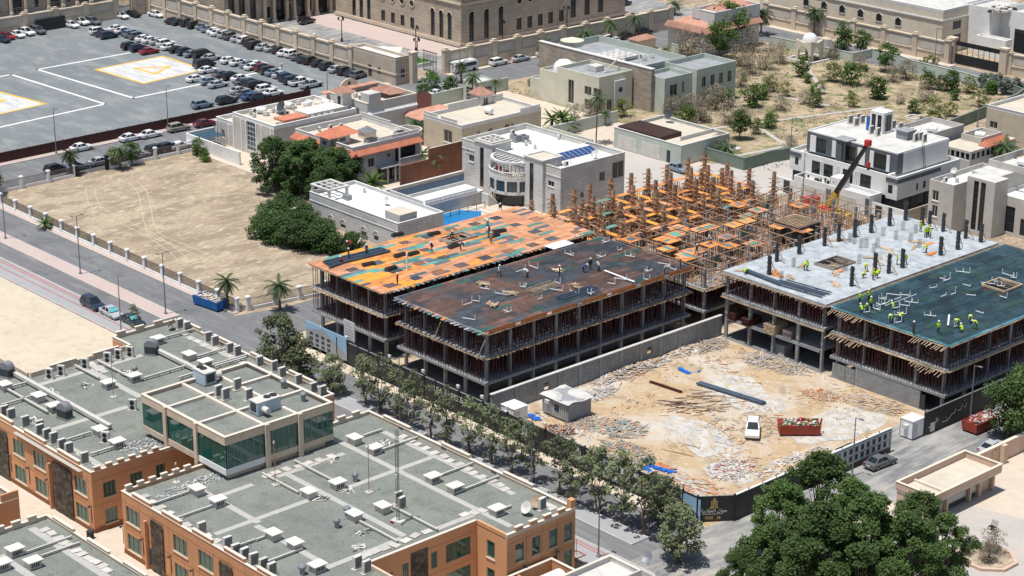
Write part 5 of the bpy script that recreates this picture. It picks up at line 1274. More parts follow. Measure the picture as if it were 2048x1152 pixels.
def chiller(label,x,y,z,L=3.2,rot=0):
    t=thing('chiller',label,'chiller',roofpt(x,y,z),rot); MB().box(-.85,-L/2,.2,.85,L/2,1.65).build('casing','unit_blue',t); MB().box(-.9,-L/2-.05,1.65,.9,L/2+.05,1.72).build('top','unit_white',t); MB().box(-.95,-L/2,0,.95,L/2,.18).build('skid','steel_grey',t)
    for k in (.25,.7): MB().tube((0,L/2-k*L/1.7,1.721),(0,L/2-k*L/1.7,1.85),.45,n=16).build('fan','fan_black',t)
    MB().box(-.6,-L/2-.012,.4,.6,-L/2-.002,1.5).build('grille','steel_dark',t); MB().tube((.9,-L/4,.8),(1.9,-L/4,.8),.4,n=10).build('insulated_duct','unit_white',t)
chiller('pale blue packaged chiller with two roof fans on glass bridge roof',*c2(75,985),12.4,3.4); chiller('light blue chiller unit with lagged ducts beside glass bridge roof',*c1(1640,755),12.4,2.6,PI/2)
def turbine(label,x,y,z=ZR,group=None):
    t=thing('turbine_vent',label,'vent',roofpt(x,y,z),0,group); MB().tube((0,0,0),(0,0,.6),.28,n=12).build('base','steel_grey',t); MB().lathe([(.25,.6),(.42,.7),(.44,.95),(.3,1.15),(.02,1.2)],0,0,12).build('head','steel_grey',t)
for x,y in (c6(795,395),c6(730,670),c6(648,765),c6(372,1140)): turbine('grey turbine vent connected to duct box on mast roof',x,y,ZR,'turbine vents on the mast roof')
turbine('domed turbine vent on corner of glass bridge roof',*c2(380,905),12.4); turbine('rusty turbine vent between ducts on left office roof',*c1(1080,690)); turbine('turbine vent above bridge roof edge',*c2(218,800),12.4)
# mast, aerials, dish
ms=thing('lattice_mast','slender lattice radio mast on white and red base on gravel roof','mast',roofpt(796,1046),.3)
MB().box(-.7,-.5,0,.7,.5,.35).build('base','concrete_pale',ms); MB().box(-.7,-.52,.02,-.2,-.502,.33).build('base_stripe','cloth_red',ms)
mb=MB(); hm=11.2
for k in range(3):
    a=2*PI*k/3; mb.tube((.2*math.cos(a),.2*math.sin(a),.35),(.2*math.cos(a),.2*math.sin(a),hm),.028,n=5)
for i in range(28):
    z=.4+i*.385
    for k in range(3): a,b=2*PI*k/3,2*PI*((k+1)%3)/3; mb.tube((.2*math.cos(a),.2*math.sin(a),z),(.2*math.cos(b),.2*math.sin(b),z+.38),.014,n=4)
mb.build('lattice','steel_dark',ms); MB().box(-.12,-.35,5.6,.12,-.2,6.0).build('antenna','unit_white',ms)
def aerial(label,x,y,h,z=ZR,rust=0):
    t=thing('aerial_pole',label,'aerial',roofpt(x,y,z)); MB().tube((0,0,.1),(0,0,h),.045,n=6).build('pole','form_rust' if rust else 'steel_grey',t); MB().box(-.4,-.4,0,.4,.4,.1).build('base','paver',t); MB().box(-.08,-.08,h,.08,.08,h+.3).build('head','unit_white',t)
aerial('rust red aerial pole on gravel roof beside mast',*c6(903,485),5.6,rust=1); aerial('tall thin aerial with square base on left office roof',*c1(908,875),5.6); aerial('thin dark aerial on rubble strip beside glass bridge',*c6(155,425),5.2,rust=1); aerial('short aerial at corner beside stepped parapet of mast roof',*c5(1413,405),2.2)
def dish(label,x,y,z=ZR,r=.75,mat='unit_white',rot=0,par=None):
    t=thing('satellite_dish',label,'satellite dish',roofpt(x,y,z),rot); MB().tube((0,0,0),(0,0,.8),.05,n=6).build('stand','steel_dark',t)
    d=MB().lathe([(0.01,.0),(r*.5,.06),(r,.2)],0,0,16).build('reflector',mat,t,smooth=True); d.location=(0,0,.9); d.rotation_euler=(1.0,0,0); MB().bar((0,0,.95),(0,-.5,1.35),.03).build('feed_arm','steel_dark',t); return t
dish('white satellite dish at street corner of mast roof',1054,1030); dish('rusty orange satellite dish beside white dish on mast roof corner',1075,1018,mat='timber',rot=.6); dish('rusty round dish at far corner of left office roof',345,660,mat='timber',rot=-1)
# rubble by the bridge
heap('rubble_pile','crushed pale rubble on gravel roof between stepped parapet and glass bridge','rubble',395,968,1.2,5.5,240,['debris_white','concrete','debris_grey'],.08,.4,.12,.08,z=ZR,hz=.2)
heap('rubble_pile','crushed pale rubble on left office roof under bridge corner','rubble',290,893,2.0,3.2,220,['debris_white','concrete','debris_grey'],.08,.4,.12,.08,z=ZR,hz=.2)
for q in ((520,545),(1030,100),(620,230),(720,480),(870,800),(830,920)): heap('litter','loose boards and scraps lying on mast roof','litter',*c6(*q),.8,.9,9,['debris_white','steel_dark','duct_white'],.4,1.6,.12,.04,z=ZR+.02,hz=.03,group='scraps on the mast roof')
for q in ((1000,680),(700,780),(250,1060),(420,830)): heap('litter','loose boards and scraps lying on left office roof','litter',*c1(*q),.8,.9,9,['debris_white','steel_dark','duct_white'],.4,1.6,.12,.04,z=ZR+.02,hz=.03,group='scraps on the left office roof')
# wall lamps on the clay fronts
WL=MB().box(-.05,-.3,0,.05,0,.12).box(-.12,-.42,-.08,.12,-.3,.15).box(-.04,-.06,-2.2,.04,-.005,-.1).mesh('wall_lamp','steel_dark')
for x,y in ((85,190),(232,285),(385,380),(575,498),(730,595),(985,755),(1145,858),(1368,995),(1545,1105)):
    u_,z_=onv(x/4,864+y/4,v0); place('wall_lamp',WL,OL if x<900 else OR,(u_,v0-.01,z_))
for v_,z_ in ((-43.4,3.4),(-48.3,3.2)): place('wall_lamp',WL,OR,(54.91,v_,z_),PI/2)
VS=MB()
for k in range(4): VS.box(k*.22,-.02,0,k*.22+.1,0,.4)
VS=VS.mesh('louvre_slots','fan_black')
for u_ in (-22,-14,-6,3): place('louvre_slots',VS,OL,(u_,-40.74-.01,ZP-.38))
for u_ in (24,32,41,50): place('louvre_slots',VS,OR,(u_,-40.74-.01,ZP-.38))
# ================================================================ VILLAS
def balustrade(par,p,q,z,h=.9,mat='stone_white',step=.28):
    p=Vector((*p,0)); q=Vector((*q,0)); d=q-p; L=d.length; mb=MB(); n=max(2,int(L/step))
    mb.bar((p.x,p.y,z+h-.06),(q.x,q.y,z+h-.06),.2,.12); mb.bar((p.x,p.y,z+.06),(q.x,q.y,z+.06),.2,.12)
    for k in range(n): c=p+d*((k+.5)/n); mb.box(c.x-.06,c.y-.06,z+.12,c.x+.06,c.y+.06,z+h-.12)
    return mb.build('balustrade',mat,par)
def water_tank(label,u,v,z,rot=0,group=None):
    t=thing('water_tank',label,'water tank',(u,v,z),rot,group); mb=MB()
    prof=[(-1.05,.02),(-1.0,.4),(-.85,.6),(.85,.6),(1.0,.4),(1.05,.02)]; n=14
    for (x0,r0),(x1,r1) in zip(prof,prof[1:]):
        for k in range(n):
            a,b=2*PI*k/n,2*PI*(k+1)/n; mb.poly([(x0,r0*math.cos(a),.8+r0*math.sin(a)),(x0,r0*math.cos(b),.8+r0*math.sin(b)),(x1,r1*math.cos(b),.8+r1*math.sin(b)),(x1,r1*math.cos(a),.8+r1*math.sin(a))])
    mb.build('tank','tank',t,smooth=True)
    for x in (-.6,.6): MB().box(x-.1,-.45,0,x+.1,.45,.3).build('saddle','concrete_pale',t)
    MB().tube((0,0,1.4),(0,0,1.55),.22,n=10).build('lid','tank',t); return t
def split_ac():
    t=thing('air_conditioner','x','air conditioner'); MB().box(-.18,-.45,.1,.18,.45,.8).build('casing','unit_white',t); MB().tube((.181,.1,.45),(.2,.1,.45),.27,n=14).build('fan','fan_black',t); MB().box(-.2,-.4,0,.2,.4,.1).build('feet','steel_dark',t); return t
SA=split_ac(); sa_n=[0]
def tiled_strip(par,p,q,out,z_in,z_out,w,mat='terracotta',name='tiled_eave'):
    """sloping tiled strip along p-q made of raised tile courses"""
    p=Vector((*p,0)); q=Vector((*q,0)); d=(q-p); L=d.length; d/=L; o=Vector((*out,0)); mb=MB(); n=max(2,int(L/.45))
    for k in range(n):
        a=p+d*(L*k/n+.02); b=p+d*(L*(k+1)/n-.02); c=(a+b)/2
        mb.poly([(a.x,a.y,z_in),(b.x,b.y,z_in),(b.x+o.x*w,b.y+o.y*w,z_out),(a.x+o.x*w,a.y+o.y*w,z_out)])
        mb.bar((c.x,c.y,z_in+.06),(c.x+o.x*w,c.y+o.y*w,z_out+.06),.2,.12)
    a=p;b=q; mb.poly([(a.x,a.y,z_in-.2),(b.x,b.y,z_in-.2),(b.x+o.x*w,b.y+o.y*w,z_out-.1),(a.x+o.x*w,a.y+o.y*w,z_out-.1)])
    return mb.build(name,mat,par)
def hip_roof(par,u0,v0,u1,v1,z,h,mat='terracotta',name='tiled_roof'):
    L,W=u1-u0,v1-v0; mb=MB(); s=min(L,W)/2
    if L>=W: r0,r1=(u0+s,(v0+v1)/2,z+h),(u1-s,(v0+v1)/2,z+h)
    else: r0,r1=((u0+u1)/2,v0+s,z+h),((u0+u1)/2,v1-s,z+h)
    A,B_,C,D_=(u0,v0,z),(u1,v0,z),(u1,v1,z),(u0,v1,z)
    if L>=W: F=[[A,B_,r1,r0],[B_,C,r1],[C,D_,r0,r1],[D_,A,r0]]
    else: F=[[A,B_,r0],[B_,C,r1,r0],[C,D_,r1],[D_,A,r0,r1]]
    for f in F:
        mb.poly(f); e0,e1=Vector(f[0]),Vector(f[1]); top=[Vector(x) for x in f[2:]]; n=max(2,int((e1-e0).length/.45))
        for k in range(1,n):
            t=k/n; a=e0.lerp(e1,t)
            if len(top)==1: mn=top[0]; tt=min(t,1-t)*2; b=e0.lerp(mn,tt) if t<.5 else e1.lerp(mn,tt)
            else:
                l=top[1]; r=top[0]; Lg=(e1-e0).length; fl=(l-e0).dot(e1-e0)/Lg**2; fr=(r-e0).dot(e1-e0)/Lg**2
                if t<fl: b=e0.lerp(l,t/fl)
                elif t>fr: b=e1.lerp(r,(1-t)/(1-fr))
                else: b=l.lerp(r,(t-fl)/max(1e-6,fr-fl))
            b=a.lerp(b,.98); 
            if (b-a).length>.1: mb.bar(a+Vector((0,0,.05)),b+Vector((0,0,.05)),.16,.1)
    mb.poly([A,D_,C,B_]); return mb.build(name,mat,par)
def pergola_slab(par,u0,v0,u1,v1,z,mat='concrete_pale'):
    mb=MB().ring(u0,v0,u1,v1,z,z+.25,.5)
    cu,cv=(u0+u1)/2,(v0+v1)/2
    for k in (1,2): x=u0+.5+(u1-u0-1)*k/3; mb.box(x-.12,v0+.5,z+.02,x+.12,v1-.5,z+.23); y=v0+.5+(v1-v0-1)*k/3; mb.box(u0+.5,y-.12,z+.03,u1-.5,y+.12,z+.22)
    return mb.build('roof_grille',mat,par)
def door_(par,ax,c,a0,a1,z0,z1,mat='steel_grey',proud=.04,name='door'):
    mb=MB()
    if ax=='v': mb.box(a0,c-proud,z0,a1,c-.004,z1)
    else: mb.box(c+.004,a0,z0,c+proud,a1,z1)
    d=mb.build(name,mat,par); h=MB()
    if ax=='v': h.box(a1-.2,c-proud-.06,z0+(z1-z0)*.45,a1-.12,c-proud-.001,z0+(z1-z0)*.5)
    else: h.box(c+proud+.001,a1-.2,z0+(z1-z0)*.45,c+proud+.06,a1-.12,z0+(z1-z0)*.5)
    h.build('handle','steel_dark',d); return d
def band(par,u0,v0,u1,v1,z0,z1,mat,name='cornice',out=.12):
    mb=MB(); mb.box(u0-out,v0-out,z0,u1+out,v0-.003,z1); mb.box(u1+.003,v0-out+.001,z0+.001,u1+out,v1+out,z1-.001); return mb.build(name,mat,par)
# --- grey panelled villa by the lot
t=site('villa','grey panelled villa with white pilaster grid and roof full of water tanks','villa',(-106.5,41,0))
u0,u1,v0,v1,h=-113.3,-100.1,31.3,50.7,7.0
a=onv(493,245,v0)[0]; b=onv(510,250,v0)[0]
c0=onv(528,270,v0)[0]
wv=[(a,b,.6,6.3),(c0,c0+.9,2.0,4.0)]
wall_block(t,u0,v0,u1,v1,0,h-.7,h,'plaster_grey',wv,[],frame='white',mull=2,trans=5,pane='win_blue',parapet='white',roof='cream_roof',cope='white')
for u in (u0,u0+2.6,a-.35,b+.15,b+1.9,u1-1.2): MB().box(u,v0-.12,0,u+.28,v0-.003,h-.7).build('pilaster','white',t)
wall_block(t,-119.2,v0+.2,u0-.004,42,0,4.2,4.9,'plaster_grey',[(-117.6,-116.6,1.2,2.8)],[],frame='white',parapet='white',roof='cream_roof',cope='white')
for u in (-119.2,-118.2,-115.2,-113.6): MB().box(u,v0+.06,0,u+.24,v0+.197,4.2).build('pilaster','white',t)
MB().box(-120.6,25.3,0,-103,25.6,2.5).build('garden_wall','white',t); MB().box(-120.9,25.61,0,-120.6,32,2.5).build('garden_wall','white',t)
for i in range(3): MB().box(-119.8+i*1.6,26,2.3,-118.4+i*1.6,30.6,2.36).build('roof_light','win_blue',t)
MB().box(-103.8,34,h+.1,-100.5,39.5,h+.5).build('stair_cover','terracotta',t); MB().box(-105.5,40,h-.6,-101,49.5,h+.6).build('roof_room','duct_white',t)
for k in range(9): put(SA,sa_n,(-100.75,33.4+k*1.5,h-.66),0,'white split air conditioner in a row on villa parapet by sand lot','units on the grey panelled villa')
for k in range(14): put(SA,sa_n,(R(-112.5,-106.5),R(33,48),h-.66),R(0,6),'split air conditioner among water tanks on grey panelled villa','units among the tanks')
for k,(du,dv) in enumerate(((2.6,11),(4.4,14.5),(2.4,5),(6.0,17.8),(4.4,8))): water_tank('white water tank among air conditioners on grey panelled villa roof',u0+du,v0+dv,h-.66,R(0,PI),'tanks on the grey panelled villa')
dish('dark satellite dish on grey panelled villa roof',563,222,7,1.1,'steel_dark')
# --- tower villa
t=site('villa','bluish white villa with stair tower and small red tiled caps','villa',(-103,57,0))
u0,u1,v0,v1,h=-110,-97.2,51.2,63.5,8.4
wall_block(t,u0,v0,u1,v1,0,h-1.1,h,'stone_grey',[(-100.6,-99.8,5.6,7.0)],[],roof='cream_roof',parapet='stone_grey',cope='cream')
wall_block(t,-99.6,v0+.3,-97.0,v0+3.2,h+.1,h+1.7,h+1.7,'stone_grey',(),[],roof='concrete_pale') 
wall_block(t,-104.2,49.0,-102.0,51.196,0,9.8,9.8,'white',[(-103.6,-102.6,6.6,9.2)],[],roof='white',frame='steel_dark'); hip_roof(t,-105.2,48.3,-101.2,52,9.95,1.0,'tile_pale')
tiled_strip(t,(-97.2,51.2),(-97.2,63.5),(1,0),6.7,6.2,.4,'white','cornice'); hip_roof(t,-106,58.6,-99.4,63,h+.05,.9,'tile_pale')
MB().box(-110,50.5,6.6,-104.4,51.1,6.9).build('tile_coping','tile_pale',t); tiled_strip(t,(-110,49.8),(-110,63.5),(1,0),h+.12,h-.1,1.2,'tile_pale')
mb=MB(); pts=[(-110.1,57.0+2.2*math.cos(PI*k/12),h+1.6*math.sin(PI*k/12)) for k in range(13)]
mb.poly(pts); mb.poly([(p[0]-.25,p[1],p[2]) for p in pts][::-1])
for a,b in zip(pts,pts[1:]): mb.poly([a,b,(b[0]-.25,b[1],b[2]),(a[0]-.25,a[1],a[2])])
mb.build('curved_gable','cream',t); MB().tube((-110.09,57,h+.7),(-110.05,57,h+.7),.35,n=14).build('roundel','charcoal',t)
for k in range(5): put(SA,sa_n,(R(-107,-103),R(53,56),h-1.06),R(0,6),'split air conditioner behind stair tower of bluish villa','units on the tower villa')
# --- red roofed villa
t=site('villa','villa with terracotta eaves and flat cream roof above dark green trees','villa',(-85,39,0))
u0,u1,v0,v1=-94,-77,31.7,47.2
bw_=wu_px(u1,(738,315,750,330))
wall_block(t,u0,v0,u1,v1,0,6.7,7.7,'grey_ashlar',[(-80.5,-79.5,2.8,4.6)],[(35.2,36.6,3.4,5.0),(39.6,40.4,4.4,5.2)],roof='cream_roof',parapet='stone_white',cope='stone_white',sill='stone_white',frame='stone_white')
for p,q,o in (((u0-.0,v0),(u0+9.0,v0),(0,-1)),((u0+11,v0),(u1,v0),(0,-1)),((u1,v0-1.4),(u1,v1),(1,0))): tiled_strip(t,p,q,o,7.0,6.3,1.4)
tiled_strip(t,(u1-.01,v0),(u1+1.39,v0),(0,-1),6.99,6.29,1.38)
wall_block(t,u0+8.6,v0-.9,u0+11.2,v0+4,0,8.4,8.4,'stone_white',[(u0+9.3,u0+10.5,6.9,7.7)],[(v0-.3,v0+1.2,7.2,8.0),(v0+1.6,v0+3,7.2,8.0)],roof='cream_roof',frame='stone_white'); hip_roof(t,u0+8.0,v0-1.6,u0+12.2,v0+5.6,8.53,1.3)
hip_roof(t,u0+9.2,v0+7,u0+12,v0+9.8,8.0,.9,'steel_grey','skylight'); MB().box(u0+9.4,v0+7.2,6.72,u0+11.8,v0+9.6,7.99).build('skylight_base','cream',t)
MB().lathe([(2.6,6.72),(2.6,7.7),(2.35,7.7),(2.35,6.72)],u0+13.6,v1+.2,18,a0=-.6,a1=PI+.6).build('curved_parapet','cream',t)
balustrade(t,(u1-.2,v0+6),(u1-.2,v1),7.7,.7); balustrade(t,(u0+.2,v1-.2),(u0+9,v1-.2),7.7,.6)
MB().box(u1+.003,41.2,3.0,u1+1.6,46.6,3.25).build('balcony_slab','stone_white',t); balustrade(t,(u1+1.5,41.3),(u1+1.5,46.5),3.25,.95)
for v in (41.4,46.4): MB().tube((u1+1.3,v,0),(u1+1.3,v,6.3),.2,n=10).build('column','stone_white',t)
MB().box(u1+.004,37.4,.3,u1+.05,46.3,2.7).build('glazed_front','win_dark',t); MB().box(u1+.004,41.5,3.3,u1+.05,46.2,5.8).build('glazed_front','win_dark',t)
for v in (38.6,40.4): MB().tube((u1+1.3,v,0),(u1+1.3,v,3.0),.16,n=10).build('column','stone_white',t)
MB().box(u1+.003,37,2.98,u1+1.7,41.19,3.2).build('porch_roof','stone_grey',t)
for k,(du,dv) in enumerate(((15.6,4),(15.4,8.6),(15.6,2.4),(1.4,4.5),(14.6,11.5),(1.4,7),(2,9))): put(SA,sa_n,(u0+du,v0+dv,6.72),R(0,6),'rooftop air conditioner on flat cream roof of red eaved villa','units on the red eaved villa')
ch=site('chiller','grey boxy chiller behind parapet of red eaved villa','chiller',(u0+15.2,v0+5.6,6.72)); MB().box(u0+14.4,v0+4.6,6.8,u0+16,v0+6.6,8.0).build('casing','steel_grey',ch); MB().box(u0+14.5,v0+4.7,8.0,u0+15.9,v0+6.5,8.06).build('fan_deck','fan_black',ch)
ch=site('chiller','tan and black chiller near curved parapet of red eaved villa','chiller',(u0+15.2,v0+12.4,6.72)); MB().box(u0+14.4,v0+11.6,6.8,u0+15.9,v0+13.4,8.1).build('casing','plaster_tan',ch); MB().box(u0+14.5,v0+11.7,8.1,u0+15.8,v0+13.3,8.16).build('fan_deck','fan_black',ch)
dish('small white dish on red eaved villa roof',787,271,7,.6); dish('second small dish beside chiller on red eaved villa roof',796,270,7,.6,rot=.5)
# --- tan villa
t=site('villa','tan two storey villa with white balustraded roof terrace and single tank','villa',(-85,70,0))
u0,u1,v0,v1,h=-90.5,-79.3,59.6,80,6.5
wall_block(t,u0,v0,u1,v1,0,h-.9,h-.25,'plaster_tan',[(-84.6,-82.2,2.2,4.6)],wu_px(u1,(955,262,960,268),(977,257,986,265),(1010,249,1019,257),(1023,246,1027,252)),roof='cream_roof',parapet='stone_white',cope='stone_white',frame='stone_white',sill='stone_white')
for p,q in (((u0+.1,v0+.1),(u0+4,v0+.1)),((u0+5,v0+.1),(u1-1.5,v0+.1)),((u1-.1,v1-5.5),(u1-.1,v1-.2)),((u0+.1,v1-7),(u0+.1,v1))): balustrade(t,p,q,h-.16,.65)
MB().box(u0,v0+6,h-.16,u0+.25,v0+16,h+.7).build('screen_wall','stone_white',t)
water_tank('white tank on tan villa roof terrace',-84,70.5,h-.85); hip_roof(t,-93.4,73.2,-89.4,77.0,7.6,1.4,'tile_pale'); wall_block(t,-93,73.6,-89.8,76.6,0,7.5,7.5,'stone_white',[(-92,-91.4,5.6,6.4)],[(74.4,75.6,5.2,7)],roof='cream_roof')
hip_roof(t,-98,60,-92,70.5,4.6,1.3,'tile_pale'); MB().box(-97.6,60.4,0,-92.4,70.2,4.55).build('garage','stone_white',t)
# brick screen wall
bwl=site('brick_wall','tall stepped red brick wall between two villas','wall',(-71.6,47,0)); MB().box(-71.8,44.9,0,-71.5,53,6.2).build('wall','brick_wall',bwl); MB().box(-71.8,38.2,0,-71.5,44.896,4.3).build('wall','brick_wall',bwl)
MB().box(-71.84,44.9,6.2,-71.46,53,6.26).build('coping','stone_warm',bwl)
# --- white ashlar villa with solar panels
t=site('villa','white stone villa with curved glazed balcony and rooftop solar panels','villa',(-53.5,56,0))
u0,u1,v0,v1,h=-66.4,-40.7,48.4,64,8.6
wu=wu_px(u1,(1199,345,1210,360),(1225,326,1247,352),(1161,385,1168,394))
wv=wv_px(v0,(938,308,948,325),(1096,360,1108,375))+[(-65.2,-64.6,6.4,7.2)]
wall_block(t,u0,v0,u1,v1,0,h-.95,h,'white_ashlar',wv,wu,roof='white_roof',parapet='concrete_pale',cope='concrete_pale',sill='stone_white',frame='stone_white')
mb=MB(); MB().box(u0+.02,v0-.1,h-1.7,u1+.1,v0-.003,h-1.45).build('string_course','stone_white',t)
for a,b in ((-62.3,-57.7),(-49.3,-44.6)):
    wall_block(t,a,v0-.6,b,v0+4,0,h+.5,h+.5,'white_ashlar',[(a+1.4,a+2.4,1.0,h-.3)],[],roof='cream_roof',frame='steel_dark',trans=5,mull=0); MB().ring(a-.2,v0-.8,b+.2,v0+4.2,h+.63,h+.8,.6).build('roof_slab','concrete_pale',t)
pergola_slab(t,-62.2,v0-.5,-57.8,v0+3.9,h+.82)
# curved bay
cx,cy,r=-53.4,v0+1.2,4.8
def arc_wall(z0,z1,rr,mat,name,n=22,a0=PI*1.06,a1=PI*1.94,th=.25):
    return MB().lathe([(rr,z0),(rr,z1),(rr-th,z1),(rr-th,z0),(rr,z0)],cx,cy,n,a0=a0,a1=a1).build(name,mat,t)
arc_wall(2.1,2.6,r,'stone_white','bay_sill'); arc_wall(4.6,5.3,r,'stone_white','bay_band'); arc_wall(2.6,4.6,r-.15,'win_blue','bay_glazing',th=.1); arc_wall(6.05,6.2,r,'stone_white','balcony_rail'); arc_wall(0,2.1,r-.8,'win_dark','bay_glazing',th=.1)
for k in range(34):
    a=PI*1.06+PI*.88*(k+.5)/34; MB().box(-.07,-.07,0,.07,.07,.75).build('baluster','stone_white',t,loc=(cx+(r-.12)*math.cos(a),cy+(r-.12)*math.sin(a),5.3),rotz=a)
for k in range(7):
    a=PI*1.06+PI*.88*k/6; MB().box(-.2,-.2,0,.08,.2,2.0).build('bay_pier','stone_white',t,loc=(cx+r*math.cos(a),cy+r*math.sin(a),2.6),rotz=a)
for k in range(18):
    a=PI*1.06+PI*.88*(k+.5)/18; MB().box(-.05,-.03,0,.03,.03,2.0).build('glazing_bar','steel_dark',t,loc=(cx+(r-.1)*math.cos(a),cy+(r-.1)*math.sin(a),2.6),rotz=a)
MB().lathe([(.1,5.28),(r-.2,5.28)],cx,cy,22,a0=PI*1.06,a1=PI*1.94).build('balcony_floor','cream_roof',t)
arc_wall(7.6,8.0,r-.3,'stone_white','pergola_beam',th=.5)
for k in range(9): MB().box(-57.4+k*1.0,v0-2.4+abs(k-4)*.35,7.7,-57.1+k*1.0,v0-.01,7.95).build('pergola_slat','stone_white',t)
for u in (-56,-50.8): MB().box(u-.15,v0-2.6,5.3,u+.15,v0-2.3,7.6).build('pergola_post','stone_white',t)
for k in range(7): MB().box(-55.5+k*.55,v0-1.6+R(-.3,.3),5.3,-55.2+k*.55,v0-1.3+R(-.3,.3),6.0+R(0,.3)).build('balcony_furniture',random.choice(('cloth_blue','cloth_red','steel_dark','cloth_tan')),t)
sp=site('solar_array','row of blue solar panels tilted on white villa roof','solar panels',(-48,57,h-.9)); 
a=G(1105,296,8.4); b=G(1160,282,8.4)
for k in range(8):
    f=k/8; uu=-48.6; vv=54.2+k*1.12
    pl=MB(); pl.poly([(uu,vv,h-.2),(uu+2.2,vv,h-.85),(uu+2.2,vv+1.02,h-.85),(uu,vv+1.02,h-.2)]); pl.poly([(uu,vv,h-.25),(uu,vv+1.02,h-.25),(uu+2.2,vv+1.02,h-.9),(uu+2.2,vv,h-.9)]); o=pl.build('solar_panel','solar',sp)
    MB().bar((uu,vv+1.07,h-.19),(uu+2.2,vv+1.07,h-.84),.06,.04).build('panel_edge','unit_white',o)
MB().box(-50.4,54,h-.93,-48.62,63.2,h-.22).build('panel_kerb','white_roof',sp)
for (x,y,r_) in ((1025,268,0),(1117,278,1),(1128,279,2),(1172,293,0),(1060,287,1),(1052,290,1),(1070,297,1),(1132,331,0),(1188,312,2)):
    u_,v_=G(x,y,h-.9); put(SA,sa_n,(u_,v_,h-.93),r_,'rooftop air conditioner on white stone villa with solar panels','units on the solar villa')
for k in range(2):
    u_,v_=G(1030+k*18,283,h-.9); ch=site('chiller','grey box chiller on white roof beside grille tower of solar villa','chiller',(u_,v_,h-.93),'chillers on the solar villa'); MB().box(u_-.8,v_-.6,h-.9,u_+.8,v_+.6,h+.3).build('casing','steel_grey',ch); MB().tube((u_,v_,h+.3),(u_,v_,h+.36),.4,n=12).build('fan','fan_black',ch)
dish('white dish near corner of white stone villa roof',1192,317,h-.9,.7)
mb=MB()
for p,q in (((-44.3,v0+.5),(-44.3,v0+6)),((-44.3,v0+6),(-41,v0+6))): mb.bar((*p,h+.6),(*q,h+.6),.05); mb.bar((*p,h+.1),(*q,h+.1),.05)
for k in range(5): mb.box(-44.33,v0+.5+k*1.3,h-.9,-44.27,v0+.56+k*1.3,h+.6)
mb.build('roof_railing','steel_grey',t)
# --- annex with white roof
t=site('villa_annex','long white roofed annex with arched windows beside orange plywood deck','annex',(-57,20.5,0))
u0,u1,v0,v1,h=-68.7,-44.9,15.7,25.5,4.75
wv=wv_px(v0,(657.5,437,666,457),(681.5,447,691,470),(723,461,733,486),(748,470,757,490))
wv=[(a,b,max(.5,c),d) for a,b,c,d in wv]
wall_block(t,u0,v0,u1,v1,0,h-.55,h,'white_ashlar',wv,[],roof='white_roof',parapet='stone_white',cope='stone_white',frame='steel_dark')
for a,b,c,d in wv:
    mb=MB()
    for k in range(8):
        t0,t1=PI*k/8,PI*(k+1)/8; m_=(a+b)/2; rr=(b-a)/2+.15; mb.bar((m_+rr*math.cos(t0),v0-.05,d+.1+rr*math.sin(t0)),(m_+rr*math.cos(t1),v0-.05,d+.1+rr*math.sin(t1)),.1,.1)
    mb.build('window_arch','stone_white',t)
MB().box(u0,v0-.08,h-1.5,u1+.08,v0-.003,h-1.35).build('string_course','stone_white',t)
wall_block(t,u1-4.4,v0+.9,u1-.6,v0+4.6,h-.5,h+1.0,h+1.0,'stone_grey',(),[],roof='cream_roof')
for u in (u0+.4,u0+5.0):
    for v in (v0+.4,v0+4.2): MB().box(u-.2,v-.2,h-.5,u+.2,v+.2,h+1.2).build('pergola_post','stone_white',t)
pergola_slab(t,u0+.1,v0+.1,u0+5.4,v0+4.6,h+1.2); balustrade(t,(u0+10,v1-.15),(u1-5,v1-.15),h+.02,.7)
MB().box(u0+5.9,v0+2.6,h-.53,u0+7.2,v0+3.6,h+.3).build('chiller','steel_grey',t); put(SA,sa_n,(u0+5.0,v0+8,h-.53),1,'split air conditioner at parapet of white roofed annex','units on the annex'); dish('white dish beside roof hatch of white roofed annex',774,410,h-.5,.6)
gw=site('garden_wall','low cream wall between annex and hedge','wall',(-66,12,0)); MB().box(-69.4,8.6,0,-69.15,15.7,2.2).build('wall','cream',gw); MB().box(-69.5,8.5,2.2,-69.05,15.7,2.3).build('coping','stone_white',gw)
# pool terrace
t=site('pool_terrace','raised white terrace with balustrade and stairs between annex and white stone villa','terrace',(-58,36,0))
MB().box(-60.6,27,0,-55.6,44,2.3).build('terrace','white_roof',t); balustrade(t,(-55.7,30.5),(-55.7,42.5),2.3,.8); MB().box(-60.7,27,2.3,-60.5,44,2.9).build('edge_wall','stone_white',t)
MB().box(-55.598,29.8,0,-55.45,43,2.2).build('stone_face','grey_ashlar',t)
for k in range(8): MB().box(-55.3,43.2+k*.3,0,-53.5,43.5+k*.3,2.1-k*.26).build('stair','stone_white',t)
wl=site('garden_wall','grey and blue garden wall along terrace behind annex','wall',(-66,38,0)); MB().box(-66.3,27,0,-66,48.3,2.6).build('wall','plaster_grey',wl); MB().box(-65.998,27,0,-65.9,48.2,2.0).build('blue_face','blue_wall',wl); MB().box(-66.4,27,2.6,-65.9,48.3,2.7).build('coping','stone_white',wl)
pw=sheet('swimming_pool',[(-55,29.5),(-49.5,29.5),(-49.5,38),(-52,40.2),(-55,38)],.05,'pool'); kb=MB().ring(-55.5,29,-49,40.8,0,.12,.4); kb.build('pool_edge','stone_white',pw)
sheet('paddling_pool',rect(-71.2,33.5,-68.6,39.5),.05,'pool')
fl=site('inflatable','bright red inflatable float lying on small blue pool','inflatable',(-70.3,36,.06)); MB().lathe([(.5,0.02),(.9,.2),(.5,.4),(.3,.2),(.5,.02)],-70.3,36,12).build('ring','cloth_red',fl); MB().box(-70.6,36.6,.02,-69.9,37.6,.3).build('float_body','cloth_red',fl)
